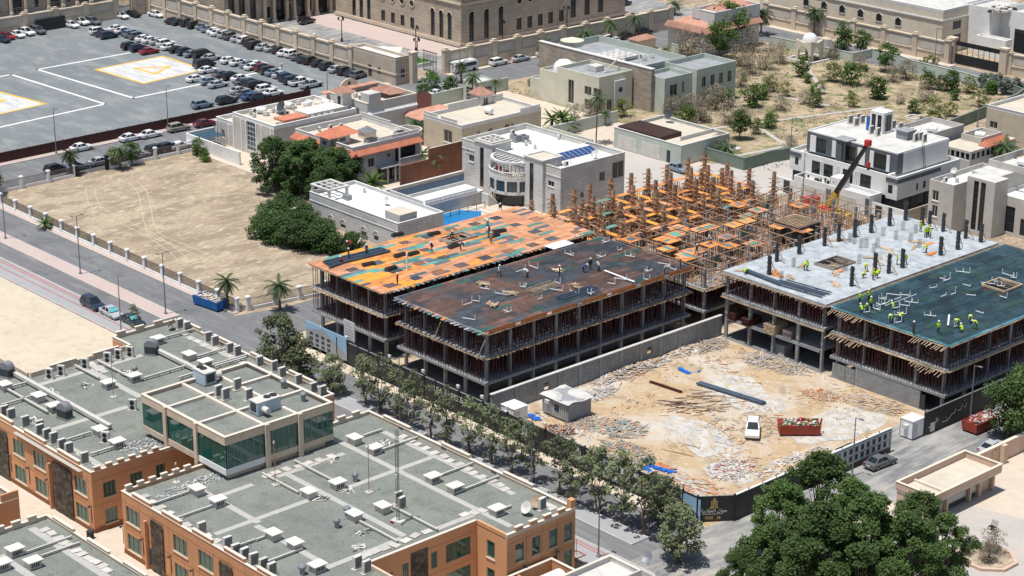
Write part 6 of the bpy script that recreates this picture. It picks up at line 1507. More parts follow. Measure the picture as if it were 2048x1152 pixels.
fc=site('pool_fence','black rail fence in front of pool terrace','fence',(-52.8,36,0))
for k in range(7): MB().box(-53.05+.0,30+k*2-.04,0,-52.97,30+k*2+.04,1.2).build('post','steel_dark',fc)
for z in (.3,1.1): MB().box(-53.03,30,z,-52.99,42,z+.06).build('rail','steel_dark',fc)
# --- modern black and white villa
t=site('villa','modern white and charcoal villa with crane boom rising in front','villa',(-14,100,0))
MB()
u0,u1,v0,v1=-24.4,-4.2,94.0,108.6; z0_,z1_=6.7,10.4
def px(ua,ub,za,zb,*m): return (ua,ub,za,zb,*m)
wall_block(t,u0,v0,u1,v1,z0_,z1_,z1_+.25,'grey_panel',[px(-22.2,-20.0,7.0,9.7),px(-15.6,-13.4,7.0,9.7),px(-9.2,-6.6,7.0,9.7)],[px(106.2,106.7,8.2,9.0)],pane='win_dark',frame='steel_dark',parapet='white',roof='concrete_pale')
MB().box(u1+.004,v0+1.6,z0_,u1+.05,v1,z1_).build('white_side','white',t)
for a,b in ((-23.6,-22.3),(-18.6,-16.6),(-12.9,-11.2),(-10.2,-9.3),(-6.5,-5.8)): MB().box(a,v0-.08,6.9,b,v0-.005,9.9).build('white_panel','white',t)
for a in (-16.5,-16.0): MB().box(a,v0-.3,3.8,a+.18,v0-.006,10.6).build('fin','white',t)
MB().box(-17.0,v0-1.0,3.8,-15.7,v0-.31,10.65).build('pier','grey_panel',t)
MB().box(-17.6,v0-1.2,10.66,-14.4,v0+1.5,10.8).build('canopy','concrete',t)
u0,u1,v0,v1=-26.4,-2.2,91.9,109.6
wall_block(t,u0,v0,u1-2.4,v1,3.4,6.4,7.1,'white',[px(-25.2,-24.4,4.4,5.9),px(-21.3,-19.4,3.7,6.1),px(-18.6,-16.5,3.7,6.1),px(-14.3,-12.0,3.7,6.1),px(-10.4,-8.0,3.7,6.1)],[],pane='win_dark',frame='steel_dark',parapet='white',roof='concrete_pale')
wall_block(t,u1-2.396,v0-.1,u1,v1,3.0,6.4,7.1,'white',[px(u1-2.0,u1-1.0,3.9,5.5)],wu_px(u1,(1833,367,1836,380),(1847,362,1851,375)),pane='win_dark',frame='steel_dark',parapet='white',roof='concrete_pale')
MB().box(u1-2.5,v0-.2,6.0,u1+.12,v0-.102,6.75).build('charcoal_band','grey_panel',t); MB().box(u1+.004,v0-.1,6.0,u1+.1,v0+12,6.75).build('charcoal_band','grey_panel',t); MB().box(u0-.1,v0-.12,6.0,u0+2.6,v0-.004,6.75).build('charcoal_band','grey_panel',t)
for u in (-19.2,-18.9,-15.6,-15.2,-11.6,-11.2,-10.8): MB().box(u,v0-.15,3.5,u+.14,v0-.006,6.3).build('fin','white',t)
wall_block(t,-22.4,88.4,-5.4,91.79,0,3.1,3.75,'white',[],[],parapet='white',roof='stone_grey'); wall_block(t,-26,92.4,-3,109,0,3.38,3.38,'charcoal',[],[(95,97,.6,2.6),(99,101,.6,2.6),(103,105,.6,2.6)],roof='charcoal',frame=None)
for a,b in ((-20.6,-15.2),(-13.6,-8.2)): door_(t,'v',88.4,a,b,.2,2.6,'unit_white',.05,'garage_door')
for k in range(4): MB().box(-14.9+k*.3,88.3,.3,-14.75+k*.3,88.396,3.0).build('fin','grey_panel',t)
MB().box(-6.2,88.3,0,-5.42,88.396,3.2).build('charcoal_pier','grey_panel',t); wall_block(t,-14.6,89.0,-12.4,91.6,3.12,5.0,5.0,'white',[(-14.1,-13.7,3.9,4.3)],[],roof='white')
yard=site('garden_wall','white yard wall with dark gate beside modern villa','wall',(-25,90,0)); MB().box(-27.4,88.6,0,-22.41,88.85,2.6).build('wall','white',yard); MB().box(-5.39,89.2,0,1.5,89.4,2.6).build('wall','white',yard); door_(yard,'v',88.6,-24.8,-23.4,0,2.3,'charcoal'); door_(yard,'v',89.2,-4.6,-3.2,0,2.2,'charcoal'); MB().box(1.3,89.41,0,1.5,106,2.4).build('wall','stone_warm',yard)
ld=site('roof_ladder','steel ladder leaning on white side of modern villa','ladder',(-3.6,101,7)); 
for s in (0,.5): MB().bar((-3.2,100.4+s,6.5),(-4.1,100.6+s,11.2),.07).build('rail','steel_dark',ld)
for k in range(9): MB().bar((-3.2-.09*k-.05,100.4,6.9+k*.46),(-3.2-.09*k-.05,100.95,6.9+k*.46),.05).build('rung','steel_dark',ld)
hs_=site('roof_hatch','small grey roof room with flat slab on modern villa roof','roof room',(-9.5,103,10.5)); MB().box(-11,102.2,10.42,-8.6,104.6,11.9).build('wall','blockwork',hs_); MB().box(-11.2,102,11.9,-8.4,104.8,12.05).build('slab','concrete',hs_)
st=site('stair_house','tall white glazed stair house on modern villa roof','stair house',(-15.5,103.5,10.5)); wall_block(st,-17,102.2,-14,105,10.42,14.2,14.2,'white',[(-16.6,-15.7,10.8,13.8),(-15.3,-14.4,10.8,13.8)],[(102.8,104.6,10.8,13.8)],roof='white',frame='steel_dark',trans=3)
bp=site('blue_panel','blue plastic sheet beside stair house on modern villa roof','sheet',(-17.6,103,10.5)); MB().box(-17.9,102.4,10.44,-17.4,102.9,13.0).build('sheet','blue_tarp',bp)
for p in [(1700,247),(1712,252),(1724,247),(1716,243),(1742,268),(1755,272),(1773,256),(1786,257),(1800,262),(1830,283),(1848,285),(1840,281),(1822,272)]:
    u_,v_=G(*p,10.4); put(AC,ac_n,(u_,v_,10.42),PI+R(-.2,.2),'white rooftop condenser on modern black and white villa','condensers on the modern villa')
pot=site('terrace_plants','dark potted plants and furniture on modern villa garage terrace','plants',(-20,90,3.2)); mb=MB()
for k in range(26): mb.cbox(R(-21.8,-15.4),R(88.8,91.2),3.13,R(.15,.5),R(.15,.5),R(.2,.8),random.randrange(2),R(0,3))
mb.build('pots',['steel_dark','leaf_dark'],pot,kind='stuff')
# --- grey villa
t=site('villa','weathered grey villa with tall twin slit windows beyond pale poured deck','villa',(10,104,0))
wall_block(t,5.0,91.0,10.0,106,0,7.8,8.7,'plaster_grey',[(5.7,7.0,5.2,7.0),(5.8,7.0,2.4,4.4)],[],roof='white_roof',parapet='plaster_grey',frame='white',sill='stone_white')
wall_block(t,8.2,98.4,13.4,110,0,9.3,9.3,'plaster_grey',(),[],roof='concrete_pale'); 
wall_block(t,10.004,94.6,15.6,98.396,0,9.6,9.6,'plaster_grey',[(11.4,12.4,.6,9.2),(12.8,13.8,.6,9.2)],[],roof='concrete_pale',frame='steel_dark',trans=7)
wall_block(t,13.404,98.4,22,112,0,6.0,6.7,'plaster_grey',[(14.4,17.4,.5,5.0),(18.6,21,.5,3.4)],[(100,102,3,4.4)],roof='white_roof',frame='steel_dark',mull=3,trans=2)
MB().ring(8.2,103,15.6,113,9.43,10.6,.25).build('roof_parapet','plaster_grey',t)
water_tank('white tank behind roof parapet of weathered grey villa',12.4,107,9.43); put(SA,sa_n,(6,94,7.82),0,'split air conditioner on weathered grey villa','units on the grey villa'); put(SA,sa_n,(7.4,95.4,7.82),1,'split air conditioner on weathered grey villa','units on the grey villa'); put(SA,sa_n,(15.75,103,4.4),0,'wall air conditioner on side of weathered grey villa','units on the grey villa'); dish('white dish on front roof of weathered grey villa',1908,352,8,.6)
# --- cream house with ribbon windows, and houses behind
t=site('house','low cream roofed house with dark ribbon windows behind weathered grey villa','house',(-6,127,0))
wall_block(t,-14,119.8,-7.2,134,0,5.2,5.2,'stone_grey',[(-13.8+k*1.1,-12.9+k*1.1,3.6,4.9) for k in range(6)],[(120.3+k*1.5,121.5+k*1.5,3.6,4.9) for k in range(8)],roof='cream_roof',frame='white',mull=0)
MB().ring(-13.5,125.5,-9,132,5.33,6.5,.25).build('roof_parapet','plaster_grey',t); hip_roof(t,-9,124.4,-6.8,132,5.4,1.0); water_tank('white tank on low cream roofed house',-11.4,128.5,5.33,.4)
t=site('house','plain house with two white roof tanks behind modern villa','house',(-20,122,0)); wall_block(t,-23,115,-15.5,129,0,6.2,7.2,'plaster_grey',(),(),roof='concrete_pale'); water_tank('white roof tank nearer the modern villa behind its condensers',-19.2,119,6.22,.5); water_tank('white roof tank next to another on plain house',-18,122.5,6.22,.5)
t=site('house','white walled house with flat roof beside tall palm','house',(4,130,0)); wall_block(t,0,126,10,140,0,4.4,4.6,'white',(),[(128,129.4,1.5,3)],roof='white_roof')
t=site('building','tan brick building with small dark window at road bend','building',(-14,146,0)); wall_block(t,-19.5,141.8,4,158,0,7.3,7.9,'plaster_tan',[(-18.6,-16.8,3.6,5.0)],(),roof='cream_roof',parapet='stone_white',cope='stone_white')
# --- garage house
t=site('garage_house','pale green garage house with dark brown roof panel and grey shutters','garage',(-57,93,0))
u0,u1,v0,v1,h=-65.8,-48.2,86.6,100,3.9
wall_block(t,u0,v0,u1,v1,0,h-.6,h,'mint',(),(),roof='cream_roof',parapet='mint',cope='stone_white')
MB().box(u0+.5,v0+.6,h-.55,u0+11.5,v0+6.6,h+.3).build('roof_panel','tile_brown',t); 
for k in range(22): MB().box(u0+.6+k*.5,v0+.62,h+.302,u0+.8+k*.5,v0+6.58,h+.36).build('roof_slat','tile_brown',t)
for a,b in ((u0+1.2,u0+6.2),(u0+7.4,u0+12.4)): door_(t,'v',v0,a,b,.1,2.7,'unit_white',.06,'shutter')
door_(t,'v',v0,u0+14.0,u0+14.9,.1,2.4,'charcoal'); dish('black satellite dish on garage house roof',1338,238,4,1.0,'steel_dark'); balustrade(t,(u1-4,v0+4),(u1-4,v1),h-.5,.7,'stone_white')
# --- pale green villa
t=site('villa','pale green villa split by long tan stone wall, with white dome','villa',(-90,112,0))
wall_block(t,-96.3,100.4,-84.0,110,0,7.2,8.0,'pale_green',wv_px(100.4,(1136.5,158,1147,208),(1169,171,1182.5,192),(1187,175,1201,196),(1169,197,1182.5,222),(1187,200,1201,228)),[(102.8,104.2,.6,2.9)],roof='concrete',frame='pale_green',pane='win_dark')
wall_block(t,-101.8,100.6,-96.304,110,0,6.0,6.6,'pale_green',(),(),roof='concrete')
MB().lathe([(2.3,6.02),(2.25,6.9),(1.9,7.7),(1.2,8.3),(.02,8.6)],-98.4,104.4,20).build('dome','white',t,smooth=True)
wall_block(t,-105.6,101.5,-101.804,108,0,3.6,3.9,'pale_green',(),(),roof='concrete')
MB().box(-112.5,110.4,0,-79.0,111.3,8.9).build('stone_wall','tan_ashlar',t); MB().box(-112.6,110.3,8.9,-78.9,111.4,9.05).build('wall_coping','stone_white',t)
wall_block(t,-82.6,111.41,-76.2,119.5,0,6.6,7.4,'mint',(),[(113.0,115.2,3.2,5.8),(116.6,117.3,3.6,6.0)],roof='concrete',frame='pale_green')
wall_block(t,-84,119.51,-74.9,131.5,0,7.2,8.2,'mint',(),[(121.2+k*2.6,122.4+k*2.6,4.0,6.4) for k in range(4)],roof='concrete',frame='pale_green')
wall_block(t,-110,111.41,-84.01,126,0,7.0,8.4,'mint',(),(),roof='concrete',parapet='mint')
MB().lathe([(2.4,8.45),(2.4,9.6),(2.6,9.62),(.02,10.3)],-106.5,114.5,12).build('octagon_roof','pale_green',t)
sk=MB()
for i in range(3):
    for j in range(4): sk.lathe([(.8,7.9),(.75,8.1),(.5,8.4),(.02,8.5)],-97.6+i*1.8,113.8+j*1.8,10)
sk.box(-98.8,112.6,7.3,-92.8,120.8,7.9); sk.build('domed_skylights','concrete_pale',t)
for k in range(9): put(SA,sa_n,(R(-94,-86),R(113,124),7.03),R(0,6),'scattered air conditioner on grey roof of pale green villa','units on the pale green villa')
ch=site('chiller','white box unit and ladder on front roof of pale green villa','chiller',(-91,106,7.2)); MB().box(-92,105,7.3,-89.6,107.4,8.4).build('casing','unit_white',ch); MB().bar((-88.4,106,7.25),(-87.6,109.9,10.2),.35,.06).build('ladder','timber_grey',ch)
en=MB().box(-83.9,104.6,0,-83.6,107.8,6.6).build('entrance_frame','stone_white',t); MB().box(-83.59,105.4,0,-83.55,107,2.6).build('entrance_door','charcoal',t); MB().tube((-83.59,106.2,4.6),(-83.5,106.2,4.6),.55,n=16).build('round_window','charcoal',t)
wl=site('garden_wall','pale green wall running from garage house to tan villa','wall',(-72,84,0)); MB().box(-78,81,0,-66,81.3,2.4).build('wall','mint',wl); MB().box(-78.3,81,0,-78,100,2.4).build('wall','mint',wl)
# --- red tiled house at the ring road
t=site('house','white house with broken red tiled roof amid dry garden trees','house',(-110,163,0))
wall_block(t,-116.3,154.5,-104.8,173,0,5.6,5.6,'stone_white',(),[(158,159,2,3.6)],roof='cream_roof'); tiled_strip(t,(-116.3,154.5),(-104.8,154.5),(0,-1),6.6,5.5,1.4,'tile_pale'); tiled_strip(t,(-104.8,153.1),(-104.8,173),(1,0),6.6,5.5,1.4,'tile_pale')
hip_roof(t,-117,154.6,-105,162,5.8,1.8,'tile_pale'); wall_block(t,-111.6,157.5,-104.79,173,5.73,9.0,9.6,'stone_white',[(-110,-109.2,6.6,7.8)],[(160,161.2,6.4,7.8),(163,163.7,7,7.7),(166,167,6.6,8),(169.5,170.2,7,7.7)],roof='cream_roof',cope='stone_white'); hip_roof(t,-111,161,-105.6,172.4,9.1,1.6,'tile_pale')
mb=MB(); mb.poly([(-111.7,157.4,7.5),(-109,157.4,7.5),(-109.6,157.4,9.8),(-110.4,157.4,10.8),(-111.2,157.4,9.8)]); mb.build('bell_gable','stone_white',t)
heap('rubble_pile','broken tiles and slabs heaped on roof terrace of red tiled house','rubble',1445,16,1.2,3.5,60,['tile_pale','debris_white','debris_grey'],.4,1.4,.3,.06,z=9.1,hz=.5)
pa=site('porch','small red tiled porch roof beside red tiled house','porch',(-118,149,0)); hip_roof(pa,-121,146,-117.4,152.5,2.6,.8,'tile_pale'); MB().box(-120.6,146.4,0,-117.8,152.2,2.58).build('wall','cream',pa)
# --- gazebo
t=site('gazebo','white domed garden gazebo with pointed arches and scalloped crown','gazebo',(-87.6,170.8,0)); u0,v0=-89.8,168.5; L=4.4
def pointed(ax,c,a0,a1,zt,par):
    """pier, pier and pointed-arch head"""
    w_=.75; m_=(a0+a1)/2; n=10; o=[]
    sp_=2.0; ap=3.3; half=(a1-a0)/2-w_
    for s in (-1,1):
        pts=[(m_+s*((a1-a0)/2),0),(m_+s*half,0),(m_+s*half,sp_)]
        for k in range(1,n+1): x=half*(1-k/n); pts.append((m_+s*x,sp_+(ap-sp_)*math.sin(PI/2*k/n)**.8))
        pts+= [(m_,zt),(m_+s*((a1-a0)/2),zt+.5)]
        o.append(pts)
    mb=MB()
    for pts in o:
        for d in (0,.3):
            q=[((x,c+d,z) if ax=='v' else (c-d,x,z)) for x,z in pts]; mb.poly(q); 
        for a,b in zip(pts,pts[1:]+pts[:1]):
            A_=[((a[0],c,a[1]) if ax=='v' else (c,a[0],a[1])),((b[0],c,b[1]) if ax=='v' else (c,b[0],b[1])),((b[0],c+.3,b[1]) if ax=='v' else (c-.3,b[0],b[1])),((a[0],c+.3,a[1]) if ax=='v' else (c-.3,a[0],a[1]))]; mb.poly(A_)
    return mb.build('arched_side','cream',par)
pointed('v',v0,u0,u0+L,4.1,t); pointed('v',v0+L-.3,u0,u0+L,4.1,t); pointed('u',u0+L,v0+.31,v0+L-.31,4.1,t); pointed('u',u0+.3,v0+.31,v0+L-.31,4.1,t)
MB().lathe([(1.75,4.05),(1.72,4.6),(1.4,5.4),(.8,5.9),(.02,6.1)],u0+L/2,v0+L/2,20).build('dome','white',t,smooth=True); MB().box(u0+.31,v0+.31,3.95,u0+L-.31,v0+L-.31,4.08).build('roof','cream',t); MB().ring(u0-1.6,v0-1.6,u0+L+1.6,v0+L+1.6,0,.35,.5).build('plinth','stone_white',t)
# --- garden walls
def long_wall(name,label,pts,h,mat,th=.25,cope='mint'):
    t=site(name,label,'wall',(*pts[0],0))
    for a,b in zip(pts,pts[1:]):
        d=Vector((b[0]-a[0],b[1]-a[1],0)); L=d.length; mb=MB(); ang=math.atan2(d.y,d.x); m_=((a[0]+b[0])/2,(a[1]+b[1])/2)
        mb.cbox(0,0,0,L,th,h); mb.build('wall',mat,t,loc=(m_[0],m_[1],0),rotz=ang); MB().cbox(0,0,h,L,th+.1,.08).build('coping',cope,t,loc=(m_[0],m_[1],0),rotz=ang)
    return t
long_wall('garden_wall','dark green boundary wall of the dry garden curving to the road',[(-52,93.5),(-38.6,93.5),(-38.6,101),(-29.3,141.5),(-33,172),(-34.6,176.5),(-38,178)],2.3,'garden_wall',cope='garden_wall')
long_wall('garden_wall','pale green boundary wall between dry garden and ring road',[(-112.5,152),(-104,153)],2.0,'mint'); long_wall('garden_wall','mint wall behind gazebo along ring road',[(-103,175),(-79.5,176.2),(-79.2,182.6),(-73,183),(-66,180.5),(-52,180),(-44,178.6)],2.0,'mint')
long_wall('garden_wall','pale green wall with dark red gate facing palace guardhouse',[(-112,66),(-112,82),(-112,101)],2.6,'mint')
gt=site('garden_gate','dark red curved gate in pale green wall','gate',(-111.6,77,0)); mb=MB(); mb.poly([(-111.8,74.4,0),(-111.8,79.6,0),(-111.8,79.6,2.6),(-111.8,78.6,3.3),(-111.8,77,3.6),(-111.8,75.4,3.3),(-111.8,74.4,2.6)]); mb.poly([(-111.9,74.4,0),(-111.9,74.4,2.6),(-111.9,75.4,3.3),(-111.9,77,3.6),(-111.9,78.6,3.3),(-111.9,79.6,2.6),(-111.9,79.6,0)]); mb.build('gate_leaf','car_maroon',gt)
kio=site('kiosk','pale green kiosk with tiled porch near palms','kiosk',(-110,90,0)); wall_block(kio,-111.5,88,-107.5,93,0,4.2,4.4,'mint',[(-110.6,-108.4,.3,3.2)],[(88.8,92.2,.3,3.2)],roof='concrete_pale',frame='mint',trans=3,mull=3)
for a,b,z in (((-60,120),(-44,112),.0),((-44,112),(-46,98),.0),((-64,104),(-50,150),0),((-70,140),(-58,142),0),((-84,165),(-66,150),0)):
    d=Vector((b[0]-a[0],b[1]-a[1],0)); struct('garden_path',MB().cbox(0,0,0,d.length,1.0,.08),'court_grey',loc=((a[0]+b[0])/2,(a[1]+b[1])/2,0),rotz=math.atan2(d.y,d.x))
fb=site('fire_bowl','dark star shaped fire bowl on pale disc in garden','fire bowl',(-50,103,0)); MB().lathe([(1.6,0),(1.6,.12),(.02,.13)],-50,103,20).build('disc','concrete_pale',fb)
for k in range(5): a=2*PI*k/5; MB().bar((-50,103,.4),(-50+.8*math.cos(a),103+.8*math.sin(a),.55),.3,.2).build('arm','iron',fb)
mc=MB().ring(-42,146,-39,149,0,.3,.3); tag(mc.build('sand_box','stone_white'),'square white kerbed bed in garden near green wall','planter')
# ================================================================ PALACE AND ITS WALLS
def arch_window(par,ax,c,o,wall,pane='win_dark',sur='palace_wall'):
    """slot opening with arched head: spandrels close the corners, a moulding follows the arch"""
    a0,a1,z0,z1=o[:4]; r=(a1-a0)/2; m_=(a0+a1)/2; w_=window(par,ax,c,o,.3,pane,'steel_dark',0,3)
    P=lambda a,z,d=0:(a,c-d,z) if ax=='v-' else (c+d,a,z)
    mb=MB(); n=8
    for s in (-1,1):
        pts=[(m_+s*r,z1),(m_+s*r,z1-r)]+[(m_+s*r*math.cos(PI/2*k/n),z1-r+r*math.sin(PI/2*k/n)) for k in range(1,n+1)]
        q=[P(a,z,-.05) for a,z in pts]; mb.poly(q); mb.poly(q[::-1])
    mb.build('arch_spandrel',wall,w_); mb=MB()
    for k in range(12):
        t0,t1=PI*k/12,PI*(k+1)/12; rr=r+.22; mb.bar(P(m_+rr*math.cos(t0),z1-r+rr*math.sin(t0),.05),P(m_+rr*math.cos(t1),z1-r+rr*math.sin(t1),.05),.2,.2)
    mb.build('arch_moulding',sur,w_)
def roundel(par,ax,c,a,z,r=.75):
    P=(lambda d:(a,c-d,z)) if ax=='v-' else (lambda d:(c+d,a,z))
    g=MB().tube(P(.0),P(.05),r,n=20).build('round_window','win_dark',par); mb=MB()
    for k in range(20):
        t0,t1=2*PI*k/20,2*PI*(k+1)/20; rr=r+.12; f=lambda t:(a+rr*math.cos(t),c-.06,z+rr*math.sin(t)) if ax=='v-' else (c+.06,a+rr*math.cos(t),z+rr*math.sin(t))
        mb.bar(f(t0),f(t1),.22,.22)
    mb.build('round_moulding','palace_wall',g)
PL=site('palace','grand beige stone palace with arched slots and round windows behind panelled wall','palace',(-170,140,0))
u0,u1,v0,v1,H=-194,-147.3,118.6,172,14.0
q2=lambda x,y:(512+x/4,y/4); q3=lambda x,y:(1024+x/4,y/4)
def vbox(x0,y0,x1,y1): return wv_px(v0,(*q2(x0,y0),*q2(x1,y1)))[0]
tall=[vbox(x,t,x+22,b) for x,t,b in ((1403,65,322),(1471,82,342),(1538,97,357))]
tall=[((a+b)/2-.7,(a+b)/2+.7,1.2,7.6) for a,b,_,_ in tall]; 
slots=[vbox(x,0,x+18,b) for x,b in ((775,125),(833,155),(893,178))]; slots=[((a+b)/2-.7,(a+b)/2+.7,1.0,9.0) for a,b,_,_ in slots]
rectw=[vbox(x,100,x+28,190) for x in (1004,1081,1158,1236)]; rectw=[((a+b)/2-.75,(a+b)/2+.75,1.6,4.2) for a,b,_,_ in rectw]
def ub(x,q): return onu(*q(x,120),u1)[0]
tallu=[(ub(x,q2)-.75,ub(x,q2)+.75,1.2,8.0) for x in (1725,1845,1960)]; slotu=[(ub(x,q3)-.9,ub(x,q3)+.9,2.0,11) for x in (490,600,708)]; rectu=[(ub(x,q3)-.8,ub(x,q3)+.8,1.6,4.4) for x in (57,143,227,310,395)]
mb=MB(); facade(mb,'v-',v0,u0,u1,0,H,tall+slots+rectw,.3); facade(mb,'u+',u1,v0,v1,0,H,tallu+slotu+rectu,.3); facade(mb,'v+',v1,u0,u1,0,H,()); facade(mb,'u-',u0,v0,v1,0,H,()); mb.build('wall','palace_ashlar',PL)
for o in tall: arch_window(PL,'v-',v0,o,'palace_stone')
for o in slots+rectw: window(PL,'v-',v0,o,.3,'win_dark','steel_dark',0,2)
for o in tallu: arch_window(PL,'u+',u1,o,'palace_stone')
for o in slotu+rectu: window(PL,'u+',u1,o,.3,'win_dark','steel_dark',0,2)
for x in (1015,1092,1170,1248): roundel(PL,'v-',v0,onv(*q2(x,60),v0)[0],7.6)
for x in (57,143,227,310,395): roundel(PL,'u+',u1,ub(x,q3),8.6)
MB().box(u0,v0,H,u1,v1,H+.2).build('roof','concrete_pale',PL); band(PL,u0,v0,u1,v1,0.2,1.0,'palace_wall','plinth',.25); band(PL,u0,v0,u1,v1,9.9,10.3,'palace_wall','string_course',.3); band(PL,u0,v0,u1,v1,13.3,13.99,'palace_wall','cornice',.6)
WW=site('palace_wing','beige palace wing with columned arched portals across the forecourt','palace',(-200,103,0))
u1=-198.0; ar=[(v_-1.7,v_+1.7,.1,6.4) for v_ in (104.4,110.6,117.4)]; wd_=[(v_-.5,v_+.5,1.2,3.8) for v_ in (101.4,107.4,113.8)]; sl=[(v_-.9,v_+.9,1.5,9) for v_ in (90.6,93.6,96.8)]
mb=MB(); facade(mb,'u+',u1,88.5,123,0,14,ar+wd_+sl,.6); facade(mb,'v-',88.5,-230,u1,0,14,[]); mb.build('wall','palace_ashlar',WW)
for o in ar: arch_window(WW,'u+',u1,o,'palace_stone')
for o in wd_+sl: window(WW,'u+',u1,o,.5,'win_dark','steel_dark',0,1)
for v_ in (102.4,106.3,108.5,112.6,115.2,119.6,99.6): MB().lathe([(.7,0),(.7,.7),(.5,.8),(.42,1.2),(.36,9)],u1+.8,v_,12).build('column','palace_wall',WW,smooth=True)
MB().box(u1+.01,88.5,9,u1+1.4,123,10).build('entablature','palace_wall',WW)
T2=site('palace_wing','beige palace wing with dark doorways behind railed car park wall','palace',(-249,50,0)); u1=-246
ar=[(v_-1.5,v_+1.5,.2,6) for v_ in (60.5,71,79)]; wd_=[(v_-.6,v_+.6,1,3.8) for v_ in (55.5,66,75)]
mb=MB(); facade(mb,'u+',u1,20,100,0,12,ar+wd_,.5); mb.build('wall','palace_ashlar',T2)
for o in ar+wd_: window(T2,'u+',u1,o,.5,'win_dark','steel_dark',0,1)
for v_ in (58.6,62.6,69,73,77,81): MB().lathe([(.6,0),(.6,.6),(.4,1),(.36,8)],u1+.7,v_,10).build('column','palace_wall',T2)
# panelled walls
def panel_wall(label,p,q,n,h,gap=(),rail=False):
    p=Vector((*p,0)); q=Vector((*q,0)); d=q-p; L=d.length; a=math.atan2(d.y,d.x); t=thing('palace_wall',label,'wall',tuple(p),a); st=L/n; hp=h*.95
    pm=MB().box(-.65,-.5,0,.65,.5,hp).box(-.8,-.65,hp,.8,.65,hp+.25).box(-.5,-.4,hp+.25,.5,.4,hp+.6).mesh('pillar','palace_wall')
    pn=MB(); pn.box(.66,-.25,0,st-.66,.25,h*.36,0); pn.box(.66,-.4,h*.36,st-.66,.4,h*.41,0); pn.box(.66,-.22,h*.41,st-.66,.22,h*.88,0); pn.box(.66,-.4,h*.88,st-.66,.4,h*.93,0)
    a0,a1,z0,z1=1.3,st-1.3,h*.47,h*.82; c=.4
    for s in (-1,1):
        for b in ((a0+c,z0,a1-c,z0),(a0+c,z1,a1-c,z1),(a0,z0+c,a0,z1-c),(a1,z0+c,a1,z1-c),(a0,z0+c,a0+c,z0),(a1-c,z0,a1,z0+c),(a0,z1-c,a0+c,z1),(a1-c,z1,a1,z1-c)): pn.bar((b[0],s*.24,b[1]),(b[2],s*.24,b[3]),.06,.08,2)
    pn=pn.mesh('wall_panel',['palace_wall','wall_panel','palace_stone'])
    if len(pn.polygons)>12:
        for k in range(12,18): pn.polygons[k].material_index=1
    for i in range(n+1):
        place('pillar',pm,t,(st*i,0,0))
        if i<n and i not in gap:
            o=place('wall_panel',pn,t,(st*i,0,0))
    return t
panel_wall('long panelled beige wall with pillars between car park and palace forecourt',(-225,85.3),(-145.5,85.3),12,6.0)
panel_wall('panelled beige wall with urn-capped pillars along palace side of parked cars',(-131.4,100.2),(-129.6,169.5),10,5.4)
panel_wall('panelled beige wall of compound beyond the dry garden',(-118,190.8),(-64.5,190.8),6,5.4)
panel_wall('railed beige wall with dark shutter at end of car park',(-226,18),(-226,76),7,4.8); panel_wall('short beige wall between iron gate and car park corner',(-226,81),(-226,85),1,4.8)
g=site('vehicle_shutter','dark roller shutter set in car park end wall','shutter',(-225.4,57,0)); MB().box(-225.45,53.6,0,-225.3,61.6,2.9).build('shutter','charcoal',g)
for k in range(12): MB().box(-225.29,53.6,.1+k*.23,-225.26,61.6,.25+k*.23).build('slat','steel_dark',g)
g=site('iron_gate','tall iron bar gate in car park end wall','gate',(-226,78.5,0))
for k in range(14): MB().box(-226.05,76.4+k*.32,0,-225.95,76.48+k*.32,5).build('bar','iron',g)
for z in (.3,2.5,4.7): MB().box(-226.06,76.2,z,-225.94,80.9,z+.15).build('rail','iron',g)
rl=MB()
for k in range(60): rl.box(-226.03,19+k*.95,4.9,-225.97,19.08+k*.95,6.3)
for z in (5.3,5.8,6.25): rl.box(-226.04,18,z,-225.96,76,z+.06)
tag(rl.build('wall_railing','iron_fence'),'iron railing on top of car park end wall','railing')
t=site('guard_house','beige guard house with white roof court at palace gate','guard house',(-138,88,0)); wall_block(t,-145.4,85.2,-130.2,88.8,0,5.4,6.0,'palace_stone',[(-139.6,-138.4,.2,3.0),(-136.2,-135.4,1.4,3.0)],[(86.6,87.8,1.4,3.4)],roof='white_roof',parapet='wall_panel',cope='palace_wall',frame='palace_wall'); band(t,-145.4,85.2,-130.2,88.8,2.2,2.5,'palace_wall','string_course',.15)
MB().box(-130.2,88.81,0,-128.9,90.2,6.6).build('gate_pillar','palace_wall',t); MB().box(-130.4,88.7,6.6,-128.7,90.4,6.9).build('pillar_cap','palace_wall',t)
wl=site('forecourt_wall','white forecourt walls with lawn planter inside palace gate','wall',(-143,95,0)); MB().box(-158,89.8,0,-140,90.2,2.6).build('wall','white',wl); MB().box(-148,94,0,-140.5,94.4,2.6).build('wall','white',wl); MB().box(-146,97,0,-139,103,.9).build('planter','white',wl); MB().box(-145.7,97.3,.9,-139.3,102.7,1.0).build('lawn','leaf_lime',wl); MB().box(-139.6,94.6,0,-139.4,96,2.4).build('blue_door','blue_skip',wl)
gt=site('palace_gate','open black iron gate leaf at palace entrance','gate',(-131.8,98.6,0))
for k in range(10): MB().box(-137+k*.5,98.55,.1,-136.92+k*.5,98.63,4.6).build('bar','iron',gt)
for z in (.2,2.4,4.4): MB().box(-137,98.54,z,-132.4,98.64,z+.15).build('rail','iron',gt)
bb=site('barrier','white rising arm barrier at palace entrance','barrier',(-128.4,91.6,0)); MB().box(-128.8,91.2,0,-128,92,1.1).build('housing','unit_white',bb); MB().bar((-128.4,91.8,1.0),(-128.6,97.6,2.2),.12).build('arm','unit_white',bb)
